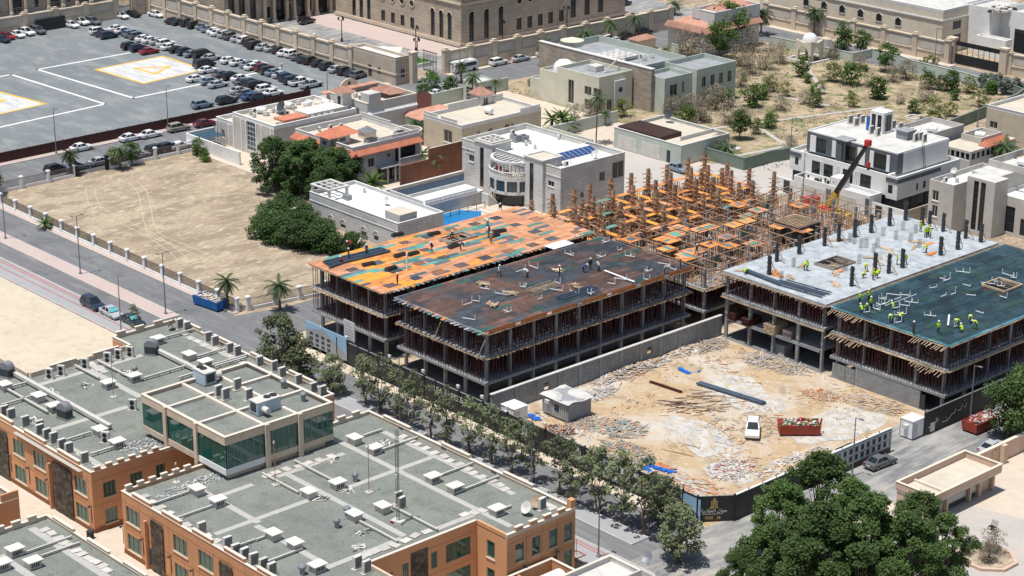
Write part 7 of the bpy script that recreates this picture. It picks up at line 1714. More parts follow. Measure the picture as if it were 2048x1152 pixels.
pb=site('security_booth','narrow blue booth beside palace gate pillar','booth',(-130.4,101.3,0)); MB().box(-130.8,100.9,0,-129.8,101.9,2.4).build('wall','unit_white',pb); MB().box(-129.79,101,.1,-129.74,101.8,2.2).build('door','blue_skip',pb); MB().box(-130.9,100.8,2.4,-129.7,102,2.5).build('roof','unit_white',pb)
hd=[(-186+k*3.4,87.6) for k in range(7)]
hp_=struct('hatched_marking',MB().cbox(0,0,.02,6,6,.005,0,.785),'pale_green',loc=(-157,105,0))
for k in range(9): MB().cbox(-2.4+k*.6,0,.026,.22,5.4 if 0 else 4.4,.004,0,.785).build('painted_line','line_white',hp_)
# NE compound
NE=site('compound_building','long pale compound building with pentagonal windows behind beige wall','building',(-90,196,0))
u0,u1,v0,v1,H=-125,-70.5,196.5,216,9.4
pw_=[]
mb=MB(); facade(mb,'v-',v0,u0,u1,0,H,()); facade(mb,'u+',u1,v0,v1,0,H,[(200.6,203.8,2,4),(200.4,203.6,5.2,7.2)],.2); mb.build('wall','cream',NE)
for o in ((200.6,203.8,2,4),(200.4,203.6,5.2,7.2)): window(NE,'u+',u1,o,.2,'win_dark','stone_grey',2)
for x,y in ((307,15),(450,42),(595,72),(742,105),(890,138),(1043,172)):
    a,z=onv(1536+x/4,y/4,v0); m=MB(); pts=[(-.9,-1),(.9,-1),(.9,.5),(0,1.15),(-.9,.5)]
    m.poly([(a+p,v0-.05,z+q) for p,q in pts]); w_=m.build('pentagon_window','win_dark',NE); fm=MB()
    for p,q in zip(pts,pts[1:]+pts[:1]): fm.bar((a+p[0],v0-.08,z+p[1]),(a+q[0],v0-.08,z+q[1]),.14,.14)
    fm.build('window_frame','stone_white',w_)
band(NE,u0,v0,u1,v1,7.7,8.0,'stone_white','string_course',.25); MB().box(u0,v0,H,u1,v1,H+.3).build('roof','concrete_pale',NE); MB().ring(u0,v0,u1,v1,H+.301,H+.9,.4).build('parapet','stone_white',NE)
NW=site('compound_building','white blocky building with roof plant beside black sliding gate','building',(-60,212,0)); wall_block(NW,-72,206,-64,216,0,9.8,10.4,'white',(),(),roof='concrete_pale'); wall_block(NW,-63.996,209.5,-40,222,0,8.6,10,'white',[(-60,-52,.5,6)],(),roof='concrete_pale',frame=None); wall_block(NW,-66,203.4,-58,205.9,0,4.0,4.4,'white',(),(204.2,205,1,3) and [(204.2,205.0,1,3)],roof='concrete_pale')
heap('roof_plant','pale pipes and plant cluttering white compound roof','plant',2000,18,2.5,4,70,['unit_white','steel_dark','duct_white'],.6,2.4,.5,.4,z=9.8,hz=.8)
gt=site('sliding_gate','wide black sliding gate with open bar band on ring road','gate',(-57,192.5,0)); MB().box(-63.4,192.2,.2,-51.4,192.4,2.3).build('lower_sheet','iron',gt); MB().box(-63.4,192.2,4.2,-51.4,192.4,5.2).build('upper_sheet','iron',gt)
for k in range(9): MB().box(-63.3+k*1.47,192.25,2.3,-63.2+k*1.47,192.35,4.2).build('bar','iron',gt)
for u in (-64.6,-50.6): MB().box(u-.9,191.8,0,u+.9,193.2,5.4).box(u-1.05,191.65,5.4,u+1.05,193.35,5.8).build('gate_pillar','palace_wall',gt)
panel_wall('beige panelled wall after black sliding gate',(-49.6,193),(-30,196),2,5.0)
# ================================================================ GATE COURT (right front)
t=site('gate_lodge','pink beige flat roofed gate lodge with open shaded front onto paved court','gate lodge',(72,6,0)); u0,u1,v0,v1=69.6,75.0,-.8,12.8
MB().box(u0,v0,0,u0+.3,v1,2.6).build('wall','beige',t); MB().box(u0+.3,v1-.3,0,u1-1.2,v1,2.6).build('wall','beige',t); MB().box(u0+.3,v0,0,u1-1.2,v0+.3,2.6).build('wall','beige',t)
MB().box(u1-1.5,v0+.31,0,u1-1.3,v1-.31,2.59).build('inner_wall','plaster_tan',t)
for v in (v0+.1,3.0,7.6,9.6,v1-.4): MB().box(u1-1.1,v,0,u1-.75,v+.35,2.6).build('pillar','beige',t)
for a,b in ((3.6,7.4),(8.1,9.4)): MB().box(u1-1.29,a,.1,u1-1.2,b,2.2).build('gate_leaf','steel_dark',t); MB().box(u1-1.19,a+.1,.8,u1-1.15,b-.1,1.6).build('panel','debris_white',t)
MB().box(u0-.1,v0-.1,2.6,u1,v1,2.9).build('roof_slab','cream_roof',t); MB().ring(u0-.15,v0-.15,u1+.05,v1+.05,2.901,3.75,.22).build('parapet','beige',t); MB().ring(u0-.2,v0-.2,u1+.1,v1+.1,3.751,3.82,.34).build('coping','cream',t); MB().box(u0+.1,2.2,2.901,u1-.2,2.5,3.2).build('upstand','cream',t)
wl=site('court_wall','salmon court wall running from gate lodge toward roadside tree','wall',(71,22,0)); MB().box(69.6,12.85,0,69.9,38,2.5).build('wall','beige',wl); MB().box(69.5,12.85,2.5,70,38,2.6).build('coping','cream',wl); MB().box(69.91,19.8,0,70.6,20.6,2.6).build('pier','beige',wl); MB().box(69.91,18.2,.1,69.96,19.7,2.1).build('doorway','timber',wl)
wl=site('court_wall','stepped salmon wall edging raised bed at court side','wall',(82,16,0)); 
for k in range(3): MB().box(80.5+k*2.2,17-k*.2,0,82.7+k*2.2,17.3-k*.2,3.4-k*.9).build('wall','beige',wl)
MB().ring(82,12,90,16.5,0,.9,.3).build('bed_wall','stone_warm',wl)
t=site('planter','octagonal salmon kerbed planter with dry shrubs in paved court','planter',(84.5,-3,0)); pts=[(84.6+3.6*math.cos(PI/8+PI*k/4),-3.2+3.4*math.sin(PI/8+PI*k/4)) for k in range(8)]
mb=MB().prism(pts,0,.35); mb.build('kerb','beige',t); MB().prism([(84.6+(p[0]-84.6)*.85,-3.2+(p[1]+3.2)*.85) for p in pts],.351,.40).build('soil','sand',t)
b=site('bench','dark iron chair alone on paved court','chair',(80.6,3.4,0)); MB().box(80.2,3.1,.42,81,3.7,.48).build('seat','iron',b); 
for k in range(6): MB().bar((80.2+k*.16,3.75,.5),(80.2+k*.16,3.95,1.1),.04).build('back_slat','iron',b)
for x,y in ((80.22,3.12),(80.98,3.12),(80.22,3.68),(80.98,3.68)): MB().box(x-.03,y-.03,0,x+.03,y+.03,.42).build('leg','iron',b)
t=site('flat_roof_house','grey flat roofed house with roof dish at street corner','house',(62,-52,0)); 
a=G(1330,1105,4.2); wall_block(t,60.8,-60,69,-40.8,0,3.6,4.2,'plaster_grey',(),(),roof='concrete_pale',parapet='concrete_pale',cope='parapet_white'); MB().ring(66,-46.5,68.8,-41.2,3.63,4.7,.25).build('roof_well','plaster_grey',t); dish('grey satellite dish on flat roofed corner house',1296,1130,4,.7,'steel_grey')
# ================================================================ STREET FURNITURE
def lamp(label,u,v,h,arms=((1,0),),group=None,mat='lamp_metal'):
    t=thing('street_lamp',label,'street lamp',(u,v,0),0,group); MB().tube((0,0,0),(0,0,h),.11,.06,n=8,m=0).build('pole',mat,t); MB().box(-.2,-.2,0,.2,.2,.4).build('base','concrete',t)
    for a,b in arms: MB().bar((0,0,h-.1),(a*.9,b*.9,h),.06).build('arm',mat,t); MB().box(a*.9-.32,b*.9-.13,h-.04,a*.9+.32,b*.9+.13,h+.08).build('lantern',mat,t)
for (u,v),lb in zip(((-93,-29.2),(-69.5,-29.2),(-45.3,-29.2)),('twin-arm street lamp on pink median farthest along from site','twin-arm street lamp mid way along pink median','twin-arm street lamp at end of pink median near blue skip')): lamp(lb,u,v,9.8,((0,1),(0,-1)))
lamp('single street lamp beside parked navy car on grey pavement',-43.4,-38.2,9.0); lamp('street lamp rising from tree median behind mast roof',10.8,-29.8,10,((0,1),(0,-1))); lamp('street lamp among trees in front of grey printed hoarding picture',36.2,-29.8,10,((0,1),(0,-1))); lamp('short street lamp on office pavement near corner house',54.6,-36.4,6,((0,1),)); lamp('street lamp by gate against grey printed road hoarding',60.0,2.8,8,((1,0),)); lamp('street lamp in front of black arabic script hoarding',60.0,27.4,8.4,((1,0),)); lamp('street lamp on ring road pavement by sliding gate',-66.5,189,8); lamp('thin street lamp beside dark green garden wall',-28,151.5,8); lamp('street lamp in front of maroon car park fence',-132.4,29,9); lamp('lamp post standing by lot fence at back road',-131.8,3.5,9); lamp('slim lamp by palace gate booth',-127.5,101,7); lamp('slim lamp in front of modern villa terrace',-18.5,86.4,9.5); lamp('lamp post beside guard house end of car park',-135,70.5,5); lamp('lamp pole by dark green garden wall near modern villa',-38,106,8)
def lantern_post(label,u,v):
    t=thing('lantern_post',label,'lamp post',(u,v,0),0,'palace lantern posts'); MB().lathe([(.3,0),(.3,.5),(.12,.9),(.09,5.2)],0,0,8).build('post','iron',t)
    for a in (0,2.1,4.2): MB().bar((0,0,4.9),(.7*math.cos(a),.7*math.sin(a),5.1),.06).build('arm','iron',t); MB().lathe([(.12,5.1),(.26,5.6),(.1,5.8),(.02,5.95)],.7*math.cos(a),.7*math.sin(a),8).build('lantern','iron',t)
for u,v in ((-170.4,102),(-152,109),(-142.5,101.5),(-196,106),(-143.5,128),(-145,150)): lantern_post('black three-arm lantern post in palace forecourt',u,v)
def cone(u,v,label,g=None):
    t=thing('traffic_cone',label,'cone',(u,v,0),0,g); MB().lathe([(.2,.05),(.05,.75),(.02,.76)],0,0,10).build('cone_body','crane_red',t); MB().box(-.25,-.25,0,.25,.25,.05).build('base','iron',t); MB().lathe([(.142,.32),(.112,.48)],0,0,10).build('stripe','white_paint',t)
cone(59.3,10.4,'traffic cone against grey hoarding behind dark sedan'); cone(-129,117,'orange cone on pavement by palace wall','palace cones'); cone(-129,118,'orange cone on pavement by palace wall','palace cones')
b=site('bollard_bin','dark standing bin at corner of left office block','bin',(11.6,-77.2,0)); MB().cbox(11.6,-77.2,0,.6,.6,.9,0,.3).build('body','iron',b); MB().cbox(11.6,-77.2,.9,.7,.7,.12,0,.3).build('lid','steel_dark',b)
tr=site('tree_pit','square red kerbed tree pit with young sapling beside office pavement','tree pit',(52.6,-38,0)); MB().ring(51.8,-38.8,53.4,-37.2,.13,.25,.15).build('kerb','line_red',tr); MB().tube((52.6,-38,.1),(52.6,-38,2.2),.03).build('stem','trunk',tr)
# ================================================================ MOBILE CRANE
t=site('mobile_crane','mobile crane with black telescopic boom and red hook before modern villa','crane',(-12,82.5,0)); vb=82.5
bu,bz=onv(1655,412,vb); tu,tz=onv(1736,287,vb); P0=Vector((bu,vb,bz)); P1=Vector((tu,vb,tz)); d=P1-P0
MB().bar(P0,P0+d*.22,.95,.95).build('boom_base','crane_yellow',t); MB().bar(P0+d*.2,P0+d*.72,.75,.75).build('boom_section','crane_black',t); MB().bar(P0+d*.7,P0+d*.97,.55,.55).build('boom_section','crane_black',t); MB().cbox(P1.x,P1.y,P1.z-.4,.9,.9,1.0,0).build('boom_head','crane_red',t)
MB().tube((P1.x+.4,vb,P1.z),(P1.x+.4,vb,P1.z-3.2),.04).build('hoist_rope','steel_dark',t); MB().cbox(P1.x+.4,vb,P1.z-4.1,.5,.4,.9).build('hook_block','crane_red',t); MB().lathe([(.1,P1.z-4.6),(.25,P1.z-4.4),(.1,P1.z-4.15)],P1.x+.4,vb,8).build('hook','crane_black',t)
MB().box(bu-5,vb-1.3,.9,bu+4.5,vb+1.3,1.6).build('chassis','crane_yellow',t); MB().box(bu-4.6,vb-1.2,1.6,bu-2.6,vb+1.2,3.0).build('cab','crane_red',t); MB().box(bu-1.2,vb-1.1,1.61,bu+1.2,vb+1.1,bz-.3 if bz>2.2 else 2.0).build('turret','crane_red',t); MB().bar((bu+2,vb,1.7),P0+d*.3+Vector((0,0,-.3)),.25).build('luffing_ram','crane_yellow',t)
for k in range(4):
    for s in (-1,1): MB().tube((bu-4+k*2.4,vb+s*1.31,.55),(bu-4+k*2.4,vb+s*.9,.55),.55,n=14).build('wheel','tyre',t)
# ================================================================ VEHICLES
def loft(mb, secs, m=0):
    """secs: list of (x, [(y,z)...]) rings joined lengthwise"""
    k0=len(mb.v); n=len(secs[0][1])
    for x,ring in secs: mb.v += [(x,y,z) for y,z in ring]
    for i in range(len(secs)-1):
        for j in range(n):
            a=k0+i*n+j; b=k0+i*n+(j+1)%n; mb.f.append((a,b,b+n,a+n)); mb.m.append(m)
    mb.f.append(tuple(k0+j for j in range(n))[::-1]); mb.m.append(m); e=k0+(len(secs)-1)*n; mb.f.append(tuple(e+j for j in range(n))); mb.m.append(m)
def ring(w,z0,z1,ch=.12): return [(-w*.94,z0),(w*.94,z0),(w,z0+.18),(w,z1-ch),(w*.9,z1),(-w*.9,z1),(-w,z1-ch),(-w,z0+.18)]
SPEC=dict(
 sedan=dict(L=4.7,W=.9,body=[(-2.35,.5,.85),(-2.25,.3,.98),(-1.4,.26,1.0),(.9,.26,.94),(1.9,.28,.84),(2.3,.34,.72),(2.36,.45,.62)],cab=[(-1.75,.98,.02),(-1.05,1.0,.44),(.15,1.0,.46),(.95,.95,.02)],wheel=.33,ax=(-1.4,1.42)),
 suv=dict(L=4.7,W=.95,body=[(-2.35,.6,1.0),(-2.28,.36,1.12),(-1.4,.32,1.12),(.9,.32,1.08),(1.9,.34,1.0),(2.3,.4,.86),(2.36,.5,.74)],cab=[(-2.2,1.1,.1),(-1.9,1.12,.58),(.1,1.12,.62),(1.05,1.08,.02)],wheel=.38,ax=(-1.4,1.45)),
 pickup=dict(L=5.5,W=1.0,body=[(-2.75,.6,1.05),(-2.7,.4,1.1),(-1.0,.38,1.1),(1.2,.38,1.12),(2.3,.4,1.08),(2.7,.45,.98),(2.76,.55,.8)],cab=[(-1.0,1.08,.2),(-.8,1.1,.64),(.5,1.1,.66),(1.3,1.1,.04)],wheel=.42,ax=(-1.7,1.75)),
 van=dict(L=5.2,W=1.0,body=[(-2.6,.5,1.2),(-2.55,.34,1.25),(-1.4,.32,1.25),(1.2,.32,1.2),(2.1,.34,1.1),(2.5,.4,.95),(2.6,.5,.8)],cab=[(-2.5,1.22,.2),(-2.35,1.24,.75),(.6,1.24,.78),(1.8,1.15,.02)],wheel=.36,ax=(-1.6,1.6)))
PROTO={}
def car_meshes(kind,col):
    if (kind,col) in PROTO: return PROTO[kind,col]
    s=SPEC[kind]; mb=MB(); loft(mb,[(x,ring(s['W'],z0,z1)) for x,z0,z1 in s['body']]); body=mb.mesh('body','car_'+col); body.polygons.foreach_set('use_smooth',[False]*len(body.polygons))
    c=s['cab']; W=s['W']*.88
    def cr(x,zb,h): return [(-W,zb-.03),(W,zb-.03),(W*(1-.22*min(1,h/.5)),zb+h),(-W*(1-.22*min(1,h/.5)),zb+h)]
    mb=MB(); loft(mb,[(x,cr(x,zb,h)) for x,zb,h in c]); gl=mb.mesh('windows','car_glass')
    x1,z1,h1=c[1]; x2,z2,h2=c[2]; wr=W*.80; mb=MB(); loft(mb,[(x1-.08,[(-wr,z1+h1-.03),(wr,z1+h1-.03),(wr*.97,z1+h1+.035),(-wr*.97,z1+h1+.035)]),(x2+.05,[(-wr,z2+h2-.03),(wr,z2+h2-.03),(wr*.97,z2+h2+.035),(-wr*.97,z2+h2+.035)])])
    for sd in (-1,1):
        for xa,xb in ((c[0],c[1]),(c[3],c[2])): mb.bar((xa[0],sd*W*.97,xa[1]+xa[2]),(xb[0],sd*W*.79,xb[1]+xb[2]),.1,.07)
        mb.bar(((x1+x2)/2-.05,sd*W*1.0,z1),((x1+x2)/2-.1,sd*W*.8,z1+h1),.1,.05)
    rf=mb.mesh('roof','car_'+col)
    r=s['wheel']; ty=MB().tube((0,-.11,0),(0,.11,0),r,n=16).mesh('wheel','tyre'); rm=MB().tube((0,-.125,0),(0,.125,0),r*.62,n=12).mesh('rim','rim')
    hl=MB().box(-.03,-.18,-.06,.05,.18,.07).mesh('headlight','headlight'); tl=MB().box(-.04,-.15,-.08,.04,.15,.1).mesh('taillight','taillight')
    extra=[]
    if kind=='pickup':
        b=MB().box(-2.6,-.78,.7,-1.08,.78,1.115); extra.append(('cargo_bed',b.mesh('cargo_bed','steel_dark')))
    mr=MB()
    for sd in (-1,1): mr.box(x2+.35,sd*(W+.02)-.1,z2,x2+.5,sd*(W+.02)+.1,z2+.14)
    extra.append(('mirrors',mr.mesh('mirrors','car_'+col))); bp=MB().box(-s['L']/2-.01,-.28,.62,-s['L']/2+.1,.28,.74); extra.append(('number_plate',bp.mesh('number_plate','white_paint')))
    PROTO[kind,col]=(s,body,gl,rf,ty,rm,hl,tl,extra); return PROTO[kind,col]
GEN={'sedan':'saloon','suv':'four-wheel drive','pickup':'pickup truck','van':'van'}
def car(kind,col,u,v,heading,label,group=None,small=False,shade=False):
    s,body,gl,rf,ty,rm,hl,tl,extra=car_meshes(kind,col); t=thing('parked_car',label,'car',(u,v,.02),heading,group)
    place('body',body,t); place('windows',gl,t); place('roof',rf,t)
    for x in s['ax']:
        for sd in (-1,1):
            w_=place('wheel',ty,t,(x,sd*(s['W']-.1),s['wheel'])); place('rim',rm,w_) if not small else None
    zf=s['body'][-2][2]-.12; zr=s['body'][1][2]-.15; L=s['L']/2
    for sd in (-1,1): place('headlight',hl,t,(L-.07,sd*s['W']*.68,zf)); place('taillight',tl,t,(-L+.03,sd*s['W']*.72,zr))
    if not small:
        for n_,m_ in extra: place(n_,m_,t)
    else:
        for n_,m_ in extra[:1]: place(n_,m_,t)
    if shade: MB().bar((s['cab'][3][0]-.08,0,s['cab'][3][1]+.1),(s['cab'][2][0]+.1,0,s['cab'][2][1]+s['cab'][2][2]-.05),1.2,.03).build('sunshade','sunshade',t)
    return t
HU,HV_=0,PI/2
rows={'A':'in the car park row along its railed end wall','B':'in the car park row along the long panelled wall','C':'in the middle rows of the car park','D':'in the car park rows beside the yellow helipad','E':'at the car park side nearest the villas'}
A_=[(20,335,'navy','sedan'),(60,310,'red','sedan'),(140,297,'white','sedan'),(215,280,'white','suv'),(305,268,'grey','suv'),(572,218,'white','sedan'),(650,197,'white','suv'),(745,195,'grey','suv'),(970,146,'white','sedan'),(1065,132,'black','sedan'),(1250,135,'white','sedan')]
B_=[(1390,185),(1435,195),(1505,205),(1560,222),(1635,232),(1672,252),(1725,268),(1752,282),(1810,298),(1855,312),(1915,328),(1970,343),(2008,362),(2040,385)]
Bc='black navy black black slate slate white white silver grey silver white black black'.split()
B2=[(20,373),(65,397),(135,407),(190,422),(240,443),(300,455),(345,476),(390,495),(440,508),(505,525),(575,552),(650,575),(715,592),(775,603),(825,622)]
B2c='navy silver silver black white white grey navy black black navy silver black navy grey'.split()
C_=[(790,272,'white','suv'),(830,288,'black','sedan'),(870,306,'navy','suv'),(940,248,'white','sedan'),(990,266,'white','sedan'),(1035,280,'navy','sedan'),(1062,294,'slate','suv'),(1105,310,'grey','suv'),(1160,328,'white','sedan'),(1210,341,'white','sedan'),(1270,352,'silver','sedan'),(1330,370,'white','suv'),(1362,396,'white','sedan'),(1425,416,'black','sedan'),(1490,436,'navy','suv'),(1548,452,'slate','sedan'),(1625,462,'black','van'),(1690,482,'silver','sedan'),(1840,504,'white','sedan'),(1915,521,'white','sedan'),(1995,537,'slate','sedan'),(2032,556,'white','sedan')]
C2=[(10,536,'white','sedan'),(62,566,'maroon','suv'),(105,588,'black','suv'),(152,602,'slate','sedan'),(208,620,'silver','sedan'),(250,642,'navy','suv'),(290,668,'navy','suv'),(358,680,'white','pickup'),(440,700,'silver','pickup')]
D_=[(1050,392,'black','suv'),(1110,408,'navy','suv'),(1195,430,'red','sedan'),(1635,540,'black','van'),(1665,582,'white','sedan'),(1570,652,'white','sedan'),(1680,672,'slate','sedan'),(1745,698,'silver','sedan'),(1780,616,'grey','sedan'),(1850,633,'black','suv'),(1930,648,'white','sedan'),(1950,675,'grey','sedan'),(2012,688,'navy','suv'),(2042,708,'black','suv')]
D2=[(35,697,'black','sedan'),(85,737,'white','suv'),(140,764,'white','sedan'),(10,796,'navy','sedan')]
E_=[(1620,862,'slate','suv'),(1815,828,'black','suv'),(1915,746,'silver','sedan'),(1965,770,'grey','sedan'),(2010,795,'blue','sedan')]
def addrow(row,lst,f,hd):
    for x,y,c,k in lst:
        u,v=G(*f(x,y)); car(k,c,u,v,hd+R(-.05,.05),f'{c} {GEN[k]} parked {rows[row]}','cars '+rows[row],small=True)
k1=lambda x,y:(x/4,y/4); k2=lambda x,y:(512+x/4,y/4)
addrow('A',A_,k1,HU+.1); addrow('B',[(*p,c,random.choice(('sedan','sedan','suv'))) for p,c in zip(B_,Bc)],k1,HV_+.15); addrow('B',[(*p,c,random.choice(('sedan','sedan','suv'))) for p,c in zip(B2,B2c)],k2,HV_+.15)
addrow('C',C_,k1,HV_); addrow('C',C2,k2,HV_); addrow('D',D_,k1,HV_); addrow('D',D2,k2,HV_); addrow('E',E_,k1,HV_)
def street(lst,where,g,hd,f=lambda x,y:(x,y),**kw):
    for x,y,c,k in lst: u,v=G(*f(x,y)); car(k,c,u,v,hd+R(-.04,.04),f'{c} {GEN[k]} {where}',g,**kw)
k5=lambda x,y:(x/4,288+y/4); k3=lambda x,y:(1024+x/4,y/4); kc=lambda x,y:(x/4,576+y/4)
street([(1045,1125,'white','sedan'),(1205,1098,'white','sedan'),(1430,1048,'gold','suv'),(1640,1010,'maroon','sedan')],'parked on back road beside maroon fence','cars along the maroon fence',HV_,k1)
street([(655,52,'white','sedan')],'on back road behind first palm','cars along the maroon fence',HV_,k5)
street([(455,228,'black','suv'),(620,205,'slate','sedan'),(805,165,'silver','sedan'),(1030,118,'silver','suv'),(1105,108,'silver','sedan'),(1255,72,'black','suv'),(1350,55,'black','suv'),(1440,38,'white','sedan')],'parked on back road along lot fence','cars along the lot fence',HV_,k5)
street([(745,160,'navy','suv')],'parked first in line on near street pavement',None,HU,kc); street([(895,228,'silver','sedan')],'with teal sunshade parked on near street',None,HU,kc,shade=True); street([(1062,290,'navy','sedan')],'with teal sunshade parked behind lamp on near street',None,HU,kc,shade=True)
street([(68,488,'silver','sedan'),(262,446,'silver','sedan'),(362,425,'silver','sedan'),(775,333,'white','suv'),(920,308,'black','sedan'),(1052,278,'black','suv'),(545,378,'black','sedan')],'parked on road below panelled palace wall','cars below the palace wall',HV_,k3)
street([(1940,520,'white','suv')],'near palace gate past the minibus',None,HV_,k2); street([(890,45,'navy','suv')],'behind far palace wall',None,HV_,k3); street([(405,188,'black','suv')],'standing alone in palace forecourt',None,HV_+.2,k2)
street([(1440,755,'black','sedan'),(1490,742,'white','sedan'),(1535,725,'white','sedan'),(1450,775,'white','sedan')],'parked between tiled garage and pale green wall','cars by the tiled garage',HU+.2,k2); street([(885,715,'navy','sedan')],'half hidden behind curved gable villa',None,HV_,k2)
u,v=G(1505,868); car('suv','white',u,v,-PI*.28,'white four-wheel drive parked alone in sandy yard'); u,v=G(1760,932); car('sedan','grey',u,v,HV_-.05,'dark grey saloon driving on site road past hoarding'); u,v=G(1985,903); car('sedan','silver',u,v,HV_,'silver car half hidden in roadside tree shade'); u,v=G(1355,343); car('sedan','slate',u,v,HU,'silver blue saloon in villa lane behind column forms')
t=thing('minibus','white minibus with dark windows waiting at palace gate','minibus',(*G(928,143),0),HV_); mb=MB(); loft(mb,[(x,ring(1.05,z0,z1,.3)) for x,z0,z1 in ((-3.4,.5,2.3),(-3.3,.4,2.6),(2.6,.4,2.6),(3.2,.45,2.2),(3.45,.5,1.4))]); mb.build('body','car_white',t)
for s in (-1,1): MB().box(-3.1,s*1.06-.02,1.35,2.7,s*1.06+.02,2.1).build('side_windows','car_glass',t)
MB().bar((3.42,0,1.5),(3.0,0,2.35),1.7,.05).build('windscreen','car_glass',t)
for x in (-2.1,2.1):
    for s in (-1,1): MB().tube((x,s*1.08,.42),(x,s*.85,.42),.42,n=14).build('wheel','tyre',t)
# ================================================================ VEGETATION
def leaf_cloud(mb,rr,clumps,n,size,flat=.6):
    """leaf quads spread over the shells of many small clumps"""
    tot=sum(c[3]**2 for c in clumps)
    for cx,cy,cz,cr in clumps:
        for k in range(int(n*cr**2/tot)):
            a=rr.uniform(0,2*PI); s=rr.uniform(-.75,1); q=math.sqrt(1-s*s); r=cr*(rr.random()**.35)*rr.uniform(.75,1.12)
            c=Vector((cx+r*q*math.cos(a),cy+r*q*math.sin(a),cz+r*s*.8)); L=size*rr.uniform(.6,1.35)
            d=Vector((rr.gauss(0,1),rr.gauss(0,1),rr.gauss(0,.5)-.1)).normalized(); nn=Vector((rr.gauss(0,flat)+q*math.cos(a)*.6,rr.gauss(0,flat)+q*math.sin(a)*.6,1)).normalized(); w=d.cross(nn).normalized()*L*.36; d=d*L*.5
            k0=len(mb.v); mb.v += [tuple(c-d),tuple(c+w),tuple(c+d),tuple(c-w)]; mb.f.append((k0,k0+1,k0+2,k0+3)); mb.m.append(0)
def crown_clumps(rr,h0,h1,rad,n,cr,shape=1.0):
    out=[]
    for k in range(n):
        t=(k+.5)/n; z=h0+(h1-h0)*t; pr=rad*math.sqrt(max(.05,1-(2*t-.9)**2*shape)); a=k*2.4+rr.uniform(-.4,.4); r=pr*rr.uniform(.35,1.0)
        out.append((r*math.cos(a),r*math.sin(a),z+rr.uniform(-.3,.3),cr*rr.uniform(.5,1.45)))
    return out
def limbs(mb,rr,h,r0,clumps,lean=.1,forks=1):
    P=Vector((0,0,0)); top=Vector((rr.uniform(-lean,lean)*h,rr.uniform(-lean,lean)*h,h*.45)); 
    for k in range(forks):
        o=Vector((rr.uniform(-.25,.25),rr.uniform(-.25,.25),0))*(forks>1); tp=top+Vector((rr.uniform(-.5,.5),rr.uniform(-.5,.5),0))*(forks>1); mb.tube(P+o,tp,r0,r0*.6,n=7)
    for cx,cy,cz,cr in clumps:
        if rr.random()<.75:
            s=top*rr.uniform(.75,1.0); m_=s.lerp(Vector((cx,cy,cz)),.55)+Vector((0,0,-.15*h*.3)); mb.tube(s,m_,r0*.38,r0*.2,n=5,cap=False); mb.tube(m_,(cx,cy,cz),r0*.2,r0*.06,n=4,cap=False)
TREES={}
def tree_proto(key,h0,h1,rad,nc,cr,leaves,size,leaf,r0,seed,forks=1,shape=1.0,lean=.05):
    rr=random.Random(seed); cl=crown_clumps(rr,h0,h1,rad,nc,cr,shape); mb=MB(); leaf_cloud(mb,rr,cl,leaves,size); cm=mb.mesh('crown',leaf); tb=MB(); limbs(tb,rr,h0+ (h1-h0)*.6,r0,cl,lean,forks); TREES[key]=(cm,tb.mesh('trunk','trunk'))
for k in range(5): tree_proto(('street',k),1.6,7.2,1.9,20,.55,1000,.30,'leaf_street',.10,40+k,forks=3)
for k in range(3): tree_proto(('big',k),1.6,11.8,5.4,66,.95,19000,.32,'leaf_big',.35,60+k)
for k in range(3): tree_proto(('dense',k),1.0,8.8,4.7,70,.95,14000,.32,'leaf_dark',.28,70+k)
for k in range(2): tree_proto(('hedge',k),.5,3.8,3.2,30,1.15,6000,.34,'leaf_dark',.16,80+k)
for k in range(3): tree_proto(('bush',k),.3,2.4,1.3,14,.65,1100,.26,'leaf_bush',.07,90+k,forks=2)
for k in range(2): tree_proto(('yellow',k),.4,2.6,1.4,12,.65,700,.26,'leaf_yellow',.07,95+k,forks=2)
for k in range(3): tree_proto(('dry',k),.2,2.8,1.6,20,.6,1500,.16,'leaf_dry',.07,100+k,forks=3)
for k in range(2): tree_proto(('mid',k),1.4,5.6,2.2,18,1.0,2300,.32,'leaf_bush',.13,110+k,forks=2)
tree_proto(('corner',0),1.4,7.6,3.1,28,.9,3300,.34,'leaf_street',.18,120,forks=2); tree_proto(('road',0),1.6,7.6,3.6,30,1.35,6500,.34,'leaf_big',.22,121,forks=2); tree_proto(('lime',0),.6,5.0,2.6,18,1.0,2600,.34,'leaf_lime',.13,122)
def tree(name,key,u,v,label,cat='tree',group=None,s=1.0,rot=None,z=0):
    cm,tm=TREES[key]; t=thing(name,label,cat,(u,v,z),R(0,2*PI) if rot is None else rot,group); t.scale=(s,s,s*R(.93,1.07)); place('crown',cm,t); place('trunk',tm,t); return t
us_=[1.8,5.0,9.0,12.4,16.2,19.8,23.4,27.3,31.0,34.6,39.4,43.0,46.6,50.6,54.2]
for k,u in enumerate(us_): tree('street_tree',('street',k%5),u+R(-.5,.5),-28.9+R(-.6,.8),'slim grey green street tree on median in front of black hoarding',group='street trees on the median',s=R(.9,1.15) if k<12 else 1.3)
for k,u in enumerate((-3,7,14,25.5,29,38,41.6,47.4,52)): tree('street_tree',('street',(k+2)%5),u,-24.6+R(-.4,.6),'young street tree at kerb right beside black hoarding',group='young trees at the hoarding kerb',s=R(.6,.8))
tree('street_tree',('corner',0),*G(562,757),'full rounded tree nearest the side street junction',s=1.25); tree('street_tree',('corner',0),*G(600,768),'full tree leaning against junction tree',s=1.0); tree('street_tree',('corner',0),-4.0,-29.6,'leafy tree between junction tree and slim median trees',s=.78)
tree('street_tree',('corner',0),61.6,-30.5,'pale barked street tree standing alone in front of big dark canopy',s=1.0); tree('street_tree',('corner',0),53.6,-24.6,'broad street tree beside angled corner hoarding',s=.8)
